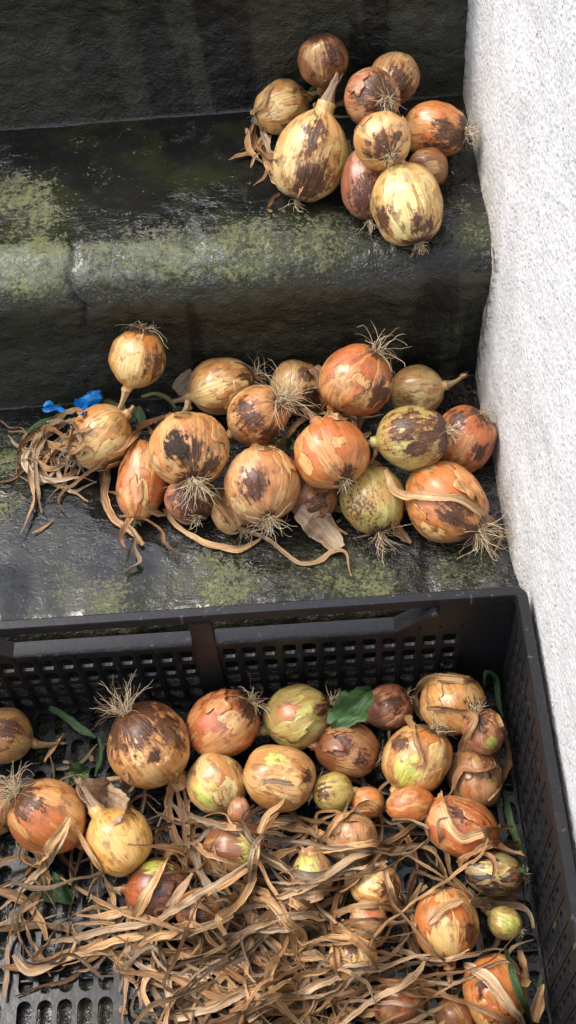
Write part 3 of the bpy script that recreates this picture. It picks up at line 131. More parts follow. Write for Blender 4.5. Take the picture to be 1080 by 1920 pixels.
TANGLE=[(1.25,0.0079,[(-0.4257,-0.2618,0.0294),(-0.4100,-0.2559,0.0286),(-0.3939,-0.2510,0.0285),(-0.3767,-0.2497,0.0279),(-0.3738,-0.2363,0.0278),(-0.3858,-0.2258,0.0292),(-0.4029,-0.2291,0.0280),(-0.4202,-0.2303,0.0285),(-0.4372,-0.2278,0.0314)]),
(0.45,0.0036,[(-0.3047,-0.1983,0.0247),(-0.2937,-0.2128,0.0212),(-0.2829,-0.2280,0.0199),(-0.2742,-0.2445,0.0200),(-0.2660,-0.2618,0.0229),(-0.2585,-0.2806,0.0320),(-0.2578,-0.3019,0.0504),(-0.2650,-0.3219,0.0774),(-0.2758,-0.3323,0.0651),(-0.2890,-0.3413,0.0577)]),
(0.45,0.0041,[(-0.3046,-0.2043,0.0779),(-0.2909,-0.2127,0.0732),(-0.2778,-0.2155,0.0533),(-0.2630,-0.2219,0.0467),(-0.2483,-0.2349,0.0587),(-0.2398,-0.2565,0.0833),(-0.2447,-0.2645,0.0550),(-0.2434,-0.2754,0.0345),(-0.2456,-0.2890,0.0243),(-0.2498,-0.3038,0.0211),(-0.2511,-0.3193,0.0205),(-0.2621,-0.3308,0.0205)]),
(0.75,0.0025,[(-0.1945,-0.2868,0.1070),(-0.2107,-0.2774,0.0802),(-0.2271,-0.2761,0.0679),(-0.2330,-0.2662,0.0748),(-0.2373,-0.2546,0.0889),(-0.2462,-0.2325,0.0634),(-0.2564,-0.2151,0.0522),(-0.2590,-0.2010,0.0616),(-0.2582,-0.1914,0.0851)]),
(1.25,0.0085,[(-0.2768,-0.3363,0.0618),(-0.2616,-0.3303,0.0690),(-0.2466,-0.3212,0.0464),(-0.2317,-0.3113,0.0345),(-0.2157,-0.3057,0.0395),(-0.1992,-0.3052,0.0630),(-0.1828,-0.3092,0.0990),(-0.1662,-0.3057,0.0914),(-0.1488,-0.2985,0.0689),(-0.1318,-0.2929,0.0621),(-0.1152,-0.2927,0.0698)]),
(0.85,0.0025,[(-0.2070,-0.3223,0.0335),(-0.1918,-0.3184,0.0413),(-0.1766,-0.3173,0.0586),(-0.1615,-0.3196,0.0827),(-0.1462,-0.3192,0.0903),(-0.1295,-0.3113,0.0659),(-0.1129,-0.3071,0.0546),(-0.0974,-0.3079,0.0615),(-0.0834,-0.3101,0.0817),(-0.0693,-0.3071,0.0907),(-0.0541,-0.2956,0.0775),(-0.0412,-0.2837,0.0728)]),
(1.05,0.0036,[(-0.3178,-0.2888,0.0277),(-0.3082,-0.2729,0.0283),(-0.2991,-0.2571,0.0320),(-0.2934,-0.2420,0.0443),(-0.2903,-0.2350,0.0673),(-0.3065,-0.2437,0.0978)]),
(0.60,0.0051,[(-0.2132,-0.3005,0.0191),(-0.1953,-0.2997,0.0192),(-0.1775,-0.3013,0.0191),(-0.1603,-0.2978,0.0220),(-0.1436,-0.2941,0.0303),(-0.1271,-0.2935,0.0466),(-0.1112,-0.2958,0.0693)]),
(0.85,0.0026,[(-0.2505,-0.2100,0.0195),(-0.2640,-0.2230,0.0178),(-0.2737,-0.2389,0.0175),(-0.2806,-0.2567,0.0203),(-0.2835,-0.2766,0.0296),(-0.2755,-0.2978,0.0480),(-0.2675,-0.3201,0.0744),(-0.2656,-0.3340,0.0614),(-0.2665,-0.3488,0.0524)]),
(1.05,0.0035,[(-0.0537,-0.2023,0.0963),(-0.0630,-0.2151,0.0900),(-0.0768,-0.2197,0.0746),(-0.0922,-0.2293,0.0744),(-0.1086,-0.2431,0.0896),(-0.1232,-0.2471,0.0745),(-0.1380,-0.2567,0.0743),(-0.1529,-0.2706,0.0892),(-0.1651,-0.2861,0.1025),(-0.1718,-0.3031,0.1106),(-0.1791,-0.3165,0.1063)]),
(0.60,0.0025,[(-0.3020,-0.2058,0.0311),(-0.2843,-0.2102,0.0318),(-0.2664,-0.2170,0.0392),(-0.2480,-0.2236,0.0564),(-0.2298,-0.2298,0.0813),(-0.2126,-0.2314,0.0926),(-0.1960,-0.2270,0.0866),(-0.1792,-0.2251,0.0877),(-0.1625,-0.2269,0.0963),(-0.1461,-0.2193,0.0883),(-0.1300,-0.2062,0.0725),(-0.1147,-0.1967,0.0709),(-0.1050,-0.1906,0.0832),(-0.1170,-0.1790,0.0852)]),
(0.75,0.0067,[(-0.2253,-0.3260,0.0271),(-0.2411,-0.3308,0.0268),(-0.2569,-0.3350,0.0268),(-0.2728,-0.3391,0.0268),(-0.2884,-0.3435,0.0268),(-0.3041,-0.3476,0.0268),(-0.3203,-0.3496,0.0268),(-0.3363,-0.3524,0.0269),(-0.3517,-0.3569,0.0272),(-0.3669,-0.3615,0.0281)]),
(1.05,0.0040,[(-0.1474,-0.3104,0.0707),(-0.1300,-0.3097,0.0498),(-0.1125,-0.3109,0.0416),(-0.0960,-0.3139,0.0514),(-0.0818,-0.3135,0.0751),(-0.0668,-0.3079,0.0816),(-0.0505,-0.3040,0.0799),(-0.0404,-0.3156,0.0762)]),
(0.60,0.0079,[(-0.3490,-0.1235,0.0251),(-0.3384,-0.1394,0.0212),(-0.3308,-0.1586,0.0224),(-0.3244,-0.1806,0.0311),(-0.3172,-0.2051,0.0500),(-0.3039,-0.2289,0.0769),(-0.2949,-0.2406,0.0649)]),
(0.45,0.0067,[(-0.1943,-0.3394,0.0291),(-0.2009,-0.3254,0.0291),(-0.2062,-0.3107,0.0294),(-0.2064,-0.2953,0.0304),(-0.2190,-0.2897,0.0302),(-0.2354,-0.2912,0.0291),(-0.2520,-0.2914,0.0290),(-0.2681,-0.2874,0.0291),(-0.2846,-0.2855,0.0289),(-0.3000,-0.2786,0.0289),(-0.3155,-0.2717,0.0290),(-0.3307,-0.2643,0.0299),(-0.3452,-0.2563,0.0325)]),
(0.45,0.0087,[(-0.1854,-0.2510,0.0183),(-0.1986,-0.2419,0.0289),(-0.2140,-0.2393,0.0497),(-0.2304,-0.2442,0.0777),(-0.2473,-0.2470,0.0739),(-0.2628,-0.2500,0.0487),(-0.2723,-0.2608,0.0330)]),
(0.60,0.0042,[(-0.3127,-0.2481,0.0181),(-0.3046,-0.2633,0.0149),(-0.2983,-0.2781,0.0135),(-0.2807,-0.2759,0.0135),(-0.2631,-0.2729,0.0135),(-0.2457,-0.2691,0.0141),(-0.2278,-0.2707,0.0135),(-0.2101,-0.2683,0.0137)]),
(0.60,0.0037,[(-0.2910,-0.2891,0.0184),(-0.2995,-0.2732,0.0192),(-0.3065,-0.2568,0.0210),(-0.2900,-0.2511,0.0189),(-0.2736,-0.2428,0.0183),(-0.2633,-0.2278,0.0183),(-0.2573,-0.2100,0.0183),(-0.2547,-0.1913,0.0189),(-0.2460,-0.1744,0.0199),(-0.2413,-0.1568,0.0237)]),
(1.05,0.0026,[(-0.2541,-0.2162,0.0499),(-0.2503,-0.2360,0.0595),(-0.2460,-0.2588,0.0822),(-0.2382,-0.2657,0.0561),(-0.2276,-0.2735,0.0376),(-0.2168,-0.2838,0.0283),(-0.2041,-0.2940,0.0255),(-0.1917,-0.3049,0.0251),(-0.1817,-0.3178,0.0250)]),
(1.15,0.0036,[(-0.2559,-0.1943,0.0385),(-0.2433,-0.2115,0.0462),(-0.2283,-0.2293,0.0659),(-0.2177,-0.2449,0.0686),(-0.2275,-0.2564,0.0768),(-0.2447,-0.2599,0.0717),(-0.2630,-0.2584,0.0480),(-0.2822,-0.2548,0.0369)]),
(0.95,0.0041,[(-0.2935,-0.3318,0.0560),(-0.2813,-0.3225,0.0633),(-0.2982,-0.3104,0.0417),(-0.3148,-0.2980,0.0271),(-0.3187,-0.2833,0.0207),(-0.3048,-0.2728,0.0181),(-0.2907,-0.2642,0.0189),(-0.2779,-0.2760,0.0169),(-0.2670,-0.2896,0.0158)]),
(0.75,0.0036,[(-0.2524,-0.2862,0.0262),(-0.2700,-0.2881,0.0262),(-0.2873,-0.2906,0.0266),(-0.3041,-0.2952,0.0271),(-0.3190,-0.3034,0.0275),(-0.3283,-0.3165,0.0271),(-0.3320,-0.3323,0.0263),(-0.3372,-0.3474,0.0262)]),
(0.85,0.0057,[(-0.1454,-0.1741,0.0244),(-0.1288,-0.1789,0.0241),(-0.1119,-0.1810,0.0264),(-0.0994,-0.1913,0.0302),(-0.0939,-0.2102,0.0405),(-0.0896,-0.2321,0.0635),(-0.0832,-0.2543,0.0973),(-0.0751,-0.2666,0.0946)]),
(0.85,0.0077,[(-0.2906,-0.2349,0.0284),(-0.2738,-0.2325,0.0359),(-0.2564,-0.2339,0.0537),(-0.2392,-0.2374,0.0794),(-0.2235,-0.2338,0.0831),(-0.2086,-0.2284,0.0879),(-0.1949,-0.2182,0.0831),(-0.1805,-0.2100,0.0831),(-0.1647,-0.2061,0.0858),(-0.1473,-0.1954,0.0573),(-0.1294,-0.1878,0.0374),(-0.1118,-0.1822,0.0290),(-0.0973,-0.1851,0.0266),(-0.0969,-0.2013,0.0228)]),
(0.75,0.0056,[(-0.3320,-0.3320,0.0213),(-0.3150,-0.3360,0.0194),(-0.2974,-0.3359,0.0191),(-0.2802,-0.3392,0.0189),(-0.2627,-0.3397,0.0189),(-0.2455,-0.3367,0.0192),(-0.2292,-0.3313,0.0225),(-0.2145,-0.3242,0.0332),(-0.2009,-0.3180,0.0543),(-0.1883,-0.3134,0.0840),(-0.1750,-0.3074,0.1004),(-0.1597,-0.2979,0.0913)]),
(0.75,0.0052,[(-0.3363,-0.3146,0.0159),(-0.3328,-0.2989,0.0166),(-0.3217,-0.2865,0.0162),(-0.3094,-0.2750,0.0159),(-0.2970,-0.2634,0.0164),(-0.2849,-0.2519,0.0199),(-0.2706,-0.2439,0.0294),(-0.2547,-0.2402,0.0483),(-0.2398,-0.2376,0.0755)]),
(0.85,0.0086,[(-0.1644,-0.3071,0.0959),(-0.1813,-0.3036,0.0989),(-0.1980,-0.2975,0.0940),(-0.2161,-0.2854,0.0576),(-0.2351,-0.2765,0.0316),(-0.2539,-0.2690,0.0195),(-0.2727,-0.2644,0.0165),(-0.2855,-0.2745,0.0138)]),
(0.60,0.0037,[(-0.2758,-0.1442,0.0137),(-0.2581,-0.1418,0.0145),(-0.2401,-0.1418,0.0187),(-0.2221,-0.1481,0.0299),(-0.2049,-0.1611,0.0522),(-0.1877,-0.1747,0.0851),(-0.1711,-0.1774,0.0893),(-0.1537,-0.1688,0.0554),(-0.1360,-0.1643,0.0318),(-0.1198,-0.1679,0.0200),(-0.1281,-0.1795,0.0133)]),
(1.25,0.0037,[(-0.2639,-0.2292,0.0184),(-0.2543,-0.2152,0.0183),(-0.2457,-0.2004,0.0183),(-0.2377,-0.1851,0.0189),(-0.2278,-0.1713,0.0210),(-0.2152,-0.1605,0.0267),(-0.2007,-0.1542,0.0377),(-0.1848,-0.1522,0.0526)]),
(0.45,0.0087,[(-0.2365,-0.2902,0.0224),(-0.2364,-0.3084,0.0200),(-0.2348,-0.3269,0.0206),(-0.2422,-0.3444,0.0268),(-0.2571,-0.3410,0.0444),(-0.2683,-0.3326,0.0685)]),
(1.25,0.0026,[(-0.1811,-0.2206,0.0305),(-0.1895,-0.2361,0.0301),(-0.1961,-0.2537,0.0369),(-0.2127,-0.2567,0.0577),(-0.2282,-0.2595,0.0863),(-0.2451,-0.2586,0.0845),(-0.2626,-0.2569,0.0583),(-0.2792,-0.2594,0.0398),(-0.2937,-0.2672,0.0307),(-0.3020,-0.2808,0.0273),(-0.3030,-0.2972,0.0262),(-0.2985,-0.3132,0.0258)]),
(0.75,0.0093,[(-0.4661,-0.2475,0.0221),(-0.4708,-0.2310,0.0220),(-0.4820,-0.2168,0.0220),(-0.4959,-0.2049,0.0223),(-0.5128,-0.1981,0.0221),(-0.5303,-0.1933,0.0219),(-0.5468,-0.1860,0.0233),(-0.5621,-0.1777,0.0266),(-0.5725,-0.1864,0.0258),(-0.5759,-0.2023,0.0236),(-0.5774,-0.2188,0.0231),(-0.5727,-0.2352,0.0218)]),
(1.05,0.0077,[(-0.1872,-0.3247,0.0263),(-0.1996,-0.3366,0.0248),(-0.2103,-0.3496,0.0240),(-0.2251,-0.3586,0.0240),(-0.2400,-0.3671,0.0240),(-0.2569,-0.3710,0.0241),(-0.2739,-0.3744,0.0245)]),
(1.05,0.0026,[(-0.2479,-0.2999,0.0291),(-0.2649,-0.2946,0.0290),(-0.2802,-0.2856,0.0295),(-0.2946,-0.2754,0.0310),(-0.3103,-0.2792,0.0304),(-0.3253,-0.2876,0.0299),(-0.3378,-0.2990,0.0295),(-0.3490,-0.3114,0.0295),(-0.3576,-0.3254,0.0296),(-0.3609,-0.3412,0.0290)]),
(1.25,0.0027,[(-0.4712,-0.2099,0.0251),(-0.4864,-0.2183,0.0252),(-0.5010,-0.2274,0.0251),(-0.5171,-0.2337,0.0251),(-0.5340,-0.2383,0.0251),(-0.5503,-0.2422,0.0258),(-0.5564,-0.2265,0.0305)]),
(0.85,0.0051,[(-0.2096,-0.2406,0.0690),(-0.2266,-0.2444,0.0771),(-0.2437,-0.2403,0.0755),(-0.2623,-0.2305,0.0530),(-0.2806,-0.2258,0.0452),(-0.2973,-0.2282,0.0585),(-0.3120,-0.2363,0.0866)]),
(1.15,0.0025,[(-0.2779,-0.2960,0.0675),(-0.2682,-0.3099,0.0718),(-0.2575,-0.3211,0.0703),(-0.2463,-0.3254,0.0444),(-0.2366,-0.3143,0.0318),(-0.2277,-0.3021,0.0360),(-0.2152,-0.2962,0.0568),(-0.2026,-0.2936,0.0890),(-0.1897,-0.2879,0.1029),(-0.1756,-0.2799,0.1002),(-0.1606,-0.2740,0.0994)]),
(0.85,0.0036,[(-0.2348,-0.3356,0.0174),(-0.2394,-0.3211,0.0268),(-0.2463,-0.3124,0.0446),(-0.2585,-0.3275,0.0650),(-0.2730,-0.3338,0.0434),(-0.2868,-0.3425,0.0314)]),
(0.75,0.0051,[(-0.2504,-0.1719,0.0294),(-0.2315,-0.1742,0.0375),(-0.2128,-0.1832,0.0570),(-0.1953,-0.1976,0.0844),(-0.1779,-0.2023,0.0944),(-0.1605,-0.2020,0.0866),(-0.1427,-0.1984,0.0600),(-0.1244,-0.1939,0.0487),(-0.1083,-0.1895,0.0585),(-0.1057,-0.1848,0.0823),(-0.1206,-0.1749,0.0800),(-0.1379,-0.1710,0.0720)]),
(0.45,0.0036,[(-0.2100,-0.3360,0.0217),(-0.1932,-0.3421,0.0209),(-0.1792,-0.3522,0.0202),(-0.1640,-0.3609,0.0202),(-0.1484,-0.3686,0.0202),(-0.1319,-0.3707,0.0202),(-0.1195,-0.3590,0.0225)]),
(1.05,0.0065,[(-0.1509,-0.2041,0.0783),(-0.1642,-0.2176,0.0837),(-0.1765,-0.2283,0.0784),(-0.1909,-0.2315,0.0572),(-0.1974,-0.2442,0.0506),(-0.1985,-0.2655,0.0664),(-0.1981,-0.2904,0.0992),(-0.1959,-0.3054,0.0959),(-0.1887,-0.3113,0.0621),(-0.1744,-0.3159,0.0439)]),
(1.25,0.0036,[(-0.2422,-0.3262,0.0223),(-0.2350,-0.3113,0.0226),(-0.2293,-0.2961,0.0256),(-0.2283,-0.2817,0.0349),(-0.2352,-0.2709,0.0535),(-0.2413,-0.2623,0.0794),(-0.2522,-0.2407,0.0543),(-0.2640,-0.2223,0.0399),(-0.2787,-0.2120,0.0419),(-0.2945,-0.2125,0.0600),(-0.2903,-0.2080,0.0906)]),
(0.85,0.0053,[(-0.3223,-0.3035,0.0171),(-0.3200,-0.2871,0.0174),(-0.3153,-0.2713,0.0176),(-0.3322,-0.2688,0.0172),(-0.3499,-0.2669,0.0171),(-0.3676,-0.2643,0.0171),(-0.3854,-0.2628,0.0171),(-0.4032,-0.2619,0.0171),(-0.4209,-0.2608,0.0176),(-0.4381,-0.2570,0.0197),(-0.4468,-0.2617,0.0192),(-0.4514,-0.2732,0.0170),(-0.4680,-0.2759,0.0197)]),
(0.85,0.0056,[(-0.2256,-0.2373,0.0743),(-0.2288,-0.2538,0.0792),(-0.2136,-0.2426,0.0544),(-0.1985,-0.2327,0.0446),(-0.1842,-0.2267,0.0555),(-0.1717,-0.2233,0.0811),(-0.1607,-0.2009,0.0528),(-0.1482,-0.1826,0.0357),(-0.1323,-0.1741,0.0347),(-0.1179,-0.1706,0.0511),(-0.1051,-0.1702,0.0786),(-0.0912,-0.1663,0.0926),(-0.0804,-0.1518,0.0913)]),
(1.25,0.0052,[(-0.2443,-0.2008,0.0319),(-0.2468,-0.2180,0.0285),(-0.2534,-0.2344,0.0272),(-0.2644,-0.2481,0.0272),(-0.2802,-0.2561,0.0272),(-0.2973,-0.2611,0.0272),(-0.3151,-0.2633,0.0272),(-0.3330,-0.2638,0.0272),(-0.3509,-0.2651,0.0272),(-0.3690,-0.2641,0.0271),(-0.3860,-0.2580,0.0284),(-0.4011,-0.2487,0.0318)]),
(1.05,0.0076,[(-0.2454,-0.2917,0.0159),(-0.2279,-0.2965,0.0153),(-0.2106,-0.3026,0.0177),(-0.1932,-0.3095,0.0266),(-0.1756,-0.3142,0.0459),(-0.1587,-0.3188,0.0730),(-0.1417,-0.3178,0.0762),(-0.1231,-0.3103,0.0488),(-0.1053,-0.3111,0.0286),(-0.0876,-0.3138,0.0205)]),
(0.75,0.0078,[(-0.3641,-0.2843,0.0209),(-0.3500,-0.2960,0.0179),(-0.3387,-0.3104,0.0165),(-0.3237,-0.3213,0.0163),(-0.3146,-0.3365,0.0163),(-0.3145,-0.3533,0.0163),(-0.3216,-0.3685,0.0163)]),
(0.95,0.0067,[(-0.1676,-0.3390,0.0274),(-0.1799,-0.3486,0.0259),(-0.1942,-0.3550,0.0256),(-0.2101,-0.3564,0.0256),(-0.2260,-0.3576,0.0256),(-0.2417,-0.3602,0.0256),(-0.2577,-0.3607,0.0256),(-0.2736,-0.3592,0.0256),(-0.2895,-0.3569,0.0256),(-0.3044,-0.3507,0.0255),(-0.3176,-0.3414,0.0255),(-0.3291,-0.3302,0.0257),(-0.3392,-0.3178,0.0267),(-0.3490,-0.3055,0.0293)]),
(1.25,0.0067,[(-0.3813,-0.2607,0.0245),(-0.3655,-0.2545,0.0331),(-0.3461,-0.2563,0.0520),(-0.3281,-0.2561,0.0811),(-0.3147,-0.2613,0.0787),(-0.3072,-0.2673,0.0510),(-0.2956,-0.2731,0.0309),(-0.2840,-0.2803,0.0196),(-0.2743,-0.2668,0.0187),(-0.2623,-0.2582,0.0181),(-0.2718,-0.2438,0.0195),(-0.2818,-0.2300,0.0225)]),
(0.85,0.0077,[(-0.3249,-0.3228,0.0248),(-0.3135,-0.3351,0.0222),(-0.2982,-0.3426,0.0213),(-0.2830,-0.3405,0.0213),(-0.2831,-0.3242,0.0218),(-0.2930,-0.3133,0.0225),(-0.3106,-0.3134,0.0224),(-0.3272,-0.3175,0.0226)]),
(0.85,0.0057,[(-0.3455,-0.3202,0.0219),(-0.3390,-0.3354,0.0194),(-0.3258,-0.3466,0.0184),(-0.3166,-0.3607,0.0182),(-0.3008,-0.3567,0.0182),(-0.2837,-0.3539,0.0182)]),
(1.25,0.0089,[(-0.2307,-0.2975,0.0146),(-0.2437,-0.2874,0.0146),(-0.2453,-0.2728,0.0146),(-0.2437,-0.2573,0.0146),(-0.2532,-0.2435,0.0147),(-0.2659,-0.2319,0.0148),(-0.2801,-0.2221,0.0150),(-0.2957,-0.2144,0.0158),(-0.3116,-0.2082,0.0179)]),
(1.05,0.0036,[(-0.0921,-0.3226,0.0398),(-0.1088,-0.3236,0.0505),(-0.1258,-0.3269,0.0717),(-0.1414,-0.3263,0.0859),(-0.1556,-0.3203,0.0819),(-0.1707,-0.3139,0.0547),(-0.1862,-0.3132,0.0350),(-0.2012,-0.3174,0.0248),(-0.2162,-0.3230,0.0213),(-0.2317,-0.3278,0.0208),(-0.2469,-0.3331,0.0208),(-0.2622,-0.3381,0.0208),(-0.2776,-0.3426,0.0208),(-0.2935,-0.3453,0.0208),(-0.3095,-0.3471,0.0212),(-0.3255,-0.3486,0.0222)]),
(0.95,0.0055,[(-0.1713,-0.3091,0.0987),(-0.1858,-0.3145,0.0909),(-0.1997,-0.3160,0.0592),(-0.2164,-0.3145,0.0399),(-0.2334,-0.3135,0.0385),(-0.2496,-0.3165,0.0536),(-0.2647,-0.3213,0.0791),(-0.2825,-0.3120,0.0553),(-0.2993,-0.3031,0.0443)]),
(0.60,0.0058,[(-0.3513,-0.1228,0.0291),(-0.3344,-0.1359,0.0340),(-0.3153,-0.1523,0.0535),(-0.2954,-0.1707,0.0832),(-0.2776,-0.1799,0.0922),(-0.2613,-0.1790,0.0771),(-0.2451,-0.1727,0.0489),(-0.2278,-0.1657,0.0290),(-0.2137,-0.1515,0.0218),(-0.1961,-0.1441,0.0193),(-0.1776,-0.1402,0.0192)]),
(1.15,0.0036,[(-0.2160,-0.3071,0.0322),(-0.2218,-0.3214,0.0301),(-0.2325,-0.3332,0.0297),(-0.2415,-0.3461,0.0296),(-0.2538,-0.3556,0.0296),(-0.2694,-0.3598,0.0296),(-0.2857,-0.3609,0.0299),(-0.3020,-0.3609,0.0309)]),
(0.95,0.0041,[(-0.2589,-0.3102,0.0713),(-0.2455,-0.2977,0.0473),(-0.2314,-0.2863,0.0301),(-0.2342,-0.2750,0.0221),(-0.2496,-0.2665,0.0196),(-0.2643,-0.2574,0.0200),(-0.2780,-0.2473,0.0224)]),
(0.45,0.0052,[(-0.4301,-0.2093,0.0203),(-0.4149,-0.2182,0.0167),(-0.3986,-0.2262,0.0153),(-0.3819,-0.2340,0.0154),(-0.3647,-0.2419,0.0181),(-0.3464,-0.2499,0.0268),(-0.3269,-0.2569,0.0451),(-0.3079,-0.2595,0.0722),(-0.2956,-0.2450,0.0487),(-0.2841,-0.2306,0.0384),(-0.2747,-0.2182,0.0461),(-0.2694,-0.2084,0.0664),(-0.2782,-0.2012,0.0880)]),
(0.95,0.0058,[(-0.2993,-0.2659,0.0188),(-0.3168,-0.2631,0.0197),(-0.3340,-0.2658,0.0199),(-0.3499,-0.2723,0.0200),(-0.3630,-0.2829,0.0198),(-0.3743,-0.2948,0.0201),(-0.3765,-0.3107,0.0188)]),
(1.25,0.0053,[(-0.1310,-0.1542,0.0197),(-0.1213,-0.1711,0.0166),(-0.1163,-0.1901,0.0151),(-0.1188,-0.2097,0.0144),(-0.1275,-0.2276,0.0144),(-0.1296,-0.2469,0.0144)]),
(0.75,0.0036,[(-0.2266,-0.2895,0.0218),(-0.2447,-0.2898,0.0218),(-0.2595,-0.2793,0.0229),(-0.2756,-0.2737,0.0238),(-0.2917,-0.2818,0.0223),(-0.3080,-0.2895,0.0218)]),
(0.75,0.0078,[(-0.2149,-0.2445,0.0259),(-0.2155,-0.2605,0.0229),(-0.2228,-0.2740,0.0220),(-0.2398,-0.2732,0.0220),(-0.2569,-0.2723,0.0220),(-0.2740,-0.2719,0.0219),(-0.2905,-0.2670,0.0219),(-0.3064,-0.2602,0.0224),(-0.3231,-0.2563,0.0242),(-0.3380,-0.2503,0.0310),(-0.3516,-0.2456,0.0446),(-0.3581,-0.2391,0.0637),(-0.3421,-0.2349,0.0638)]),
(1.15,0.0026,[(-0.4498,-0.2723,0.0239),(-0.4338,-0.2673,0.0223),(-0.4190,-0.2596,0.0225),(-0.4030,-0.2540,0.0225),(-0.3861,-0.2502,0.0225),(-0.3687,-0.2489,0.0225),(-0.3511,-0.2483,0.0230),(-0.3346,-0.2543,0.0226),(-0.3195,-0.2636,0.0221),(-0.3032,-0.2705,0.0222),(-0.2868,-0.2769,0.0223),(-0.2715,-0.2851,0.0223),(-0.2581,-0.2957,0.0222),(-0.2415,-0.2999,0.0223)]),
(0.45,0.0035,[(-0.1212,-0.3278,0.0225),(-0.1123,-0.3156,0.0265),(-0.1000,-0.3079,0.0360),(-0.0950,-0.3016,0.0549),(-0.1081,-0.2972,0.0801),(-0.1182,-0.2870,0.0860),(-0.1265,-0.2727,0.0793),(-0.1362,-0.2596,0.0758),(-0.1456,-0.2478,0.0782),(-0.1432,-0.2343,0.0861),(-0.1375,-0.2097,0.0578),(-0.1279,-0.1889,0.0389),(-0.1132,-0.1765,0.0326)]),
(0.85,0.0036,[(-0.3663,-0.2485,0.0313),(-0.3644,-0.2666,0.0282),(-0.3522,-0.2819,0.0266),(-0.3364,-0.2940,0.0264),(-0.3175,-0.3005,0.0266),(-0.3017,-0.3119,0.0264)]),
(0.60,0.0058,[(-0.4310,-0.2697,0.0206),(-0.4161,-0.2612,0.0206),(-0.3997,-0.2548,0.0219),(-0.3833,-0.2485,0.0274),(-0.3643,-0.2501,0.0361),(-0.3674,-0.2393,0.0561)]),
(1.15,0.0041,[(-0.2925,-0.2378,0.0244),(-0.3079,-0.2464,0.0245),(-0.3191,-0.2592,0.0246),(-0.3169,-0.2757,0.0235),(-0.3056,-0.2892,0.0230),(-0.2951,-0.3029,0.0230),(-0.2802,-0.2959,0.0233),(-0.2659,-0.2869,0.0265),(-0.2513,-0.2792,0.0357),(-0.2403,-0.2707,0.0552),(-0.2366,-0.2616,0.0832),(-0.2344,-0.2461,0.0875)]),
(0.75,0.0041,[(-0.1329,-0.2483,0.0552),(-0.1481,-0.2608,0.0698),(-0.1655,-0.2692,0.1020),(-0.1818,-0.2668,0.0917),(-0.1984,-0.2612,0.0621),(-0.2155,-0.2585,0.0408),(-0.2329,-0.2583,0.0299),(-0.2502,-0.2555,0.0265),(-0.2663,-0.2485,0.0263),(-0.2817,-0.2396,0.0263),(-0.2916,-0.2249,0.0262),(-0.3007,-0.2093,0.0266),(-0.3119,-0.1953,0.0279),(-0.3165,-0.1788,0.0316)]),
(0.75,0.0057,[(-0.2829,-0.2477,0.0246),(-0.2878,-0.2639,0.0221),(-0.2939,-0.2798,0.0214),(-0.2932,-0.2968,0.0210),(-0.2907,-0.3134,0.0209),(-0.2818,-0.3280,0.0209),(-0.2683,-0.3385,0.0209),(-0.2531,-0.3467,0.0210),(-0.2384,-0.3553,0.0210),(-0.2250,-0.3654,0.0210)]),
(0.95,0.0068,[(-0.2236,-0.2630,0.0155),(-0.2401,-0.2565,0.0160),(-0.2574,-0.2527,0.0166),(-0.2750,-0.2542,0.0171),(-0.2916,-0.2600,0.0177),(-0.2838,-0.2714,0.0161),(-0.2686,-0.2802,0.0155),(-0.2655,-0.2705,0.0160),(-0.2766,-0.2579,0.0190)]),
(0.60,0.0076,[(-0.1206,-0.2912,0.0286),(-0.1276,-0.2738,0.0323),(-0.1342,-0.2575,0.0425),(-0.1411,-0.2442,0.0627),(-0.1425,-0.2326,0.0917)]),
(0.45,0.0087,[(-0.2460,-0.3082,0.0258),(-0.2356,-0.3213,0.0235),(-0.2228,-0.3322,0.0227),(-0.2074,-0.3396,0.0227),(-0.1906,-0.3433,0.0227),(-0.1742,-0.3477,0.0228),(-0.1580,-0.3526,0.0228),(-0.1418,-0.3573,0.0228),(-0.1255,-0.3616,0.0228),(-0.1086,-0.3625,0.0235)]),
(1.05,0.0042,[(-0.2440,-0.1601,0.0420),(-0.2630,-0.1632,0.0534),(-0.2803,-0.1656,0.0752),(-0.3016,-0.1545,0.0529),(-0.3231,-0.1472,0.0369),(-0.3440,-0.1414,0.0300),(-0.3630,-0.1339,0.0312)]),
(0.95,0.0076,[(-0.2930,-0.3283,0.0630),(-0.2770,-0.3258,0.0695),(-0.2611,-0.3290,0.0693),(-0.2469,-0.3209,0.0444),(-0.2365,-0.3061,0.0280),(-0.2380,-0.2886,0.0215),(-0.2524,-0.2835,0.0188),(-0.2692,-0.2863,0.0174),(-0.2861,-0.2839,0.0187)]),
(1.15,0.0036,[(-0.1995,-0.3128,0.0160),(-0.2157,-0.3078,0.0191),(-0.2327,-0.3077,0.0265),(-0.2492,-0.3111,0.0414),(-0.2556,-0.3097,0.0635),(-0.2512,-0.2913,0.0420),(-0.2685,-0.2818,0.0269),(-0.2850,-0.2734,0.0223),(-0.3000,-0.2665,0.0293),(-0.3132,-0.2619,0.0481),(-0.3250,-0.2597,0.0749),(-0.3421,-0.2526,0.0700)]),
(0.75,0.0068,[(-0.3293,-0.2759,0.0419),(-0.3180,-0.2653,0.0552),(-0.3269,-0.2617,0.0797),(-0.3463,-0.2524,0.0641),(-0.3653,-0.2424,0.0517),(-0.3849,-0.2322,0.0391),(-0.4041,-0.2221,0.0302),(-0.4221,-0.2119,0.0264),(-0.4385,-0.2012,0.0268),(-0.4543,-0.1912,0.0307)]),
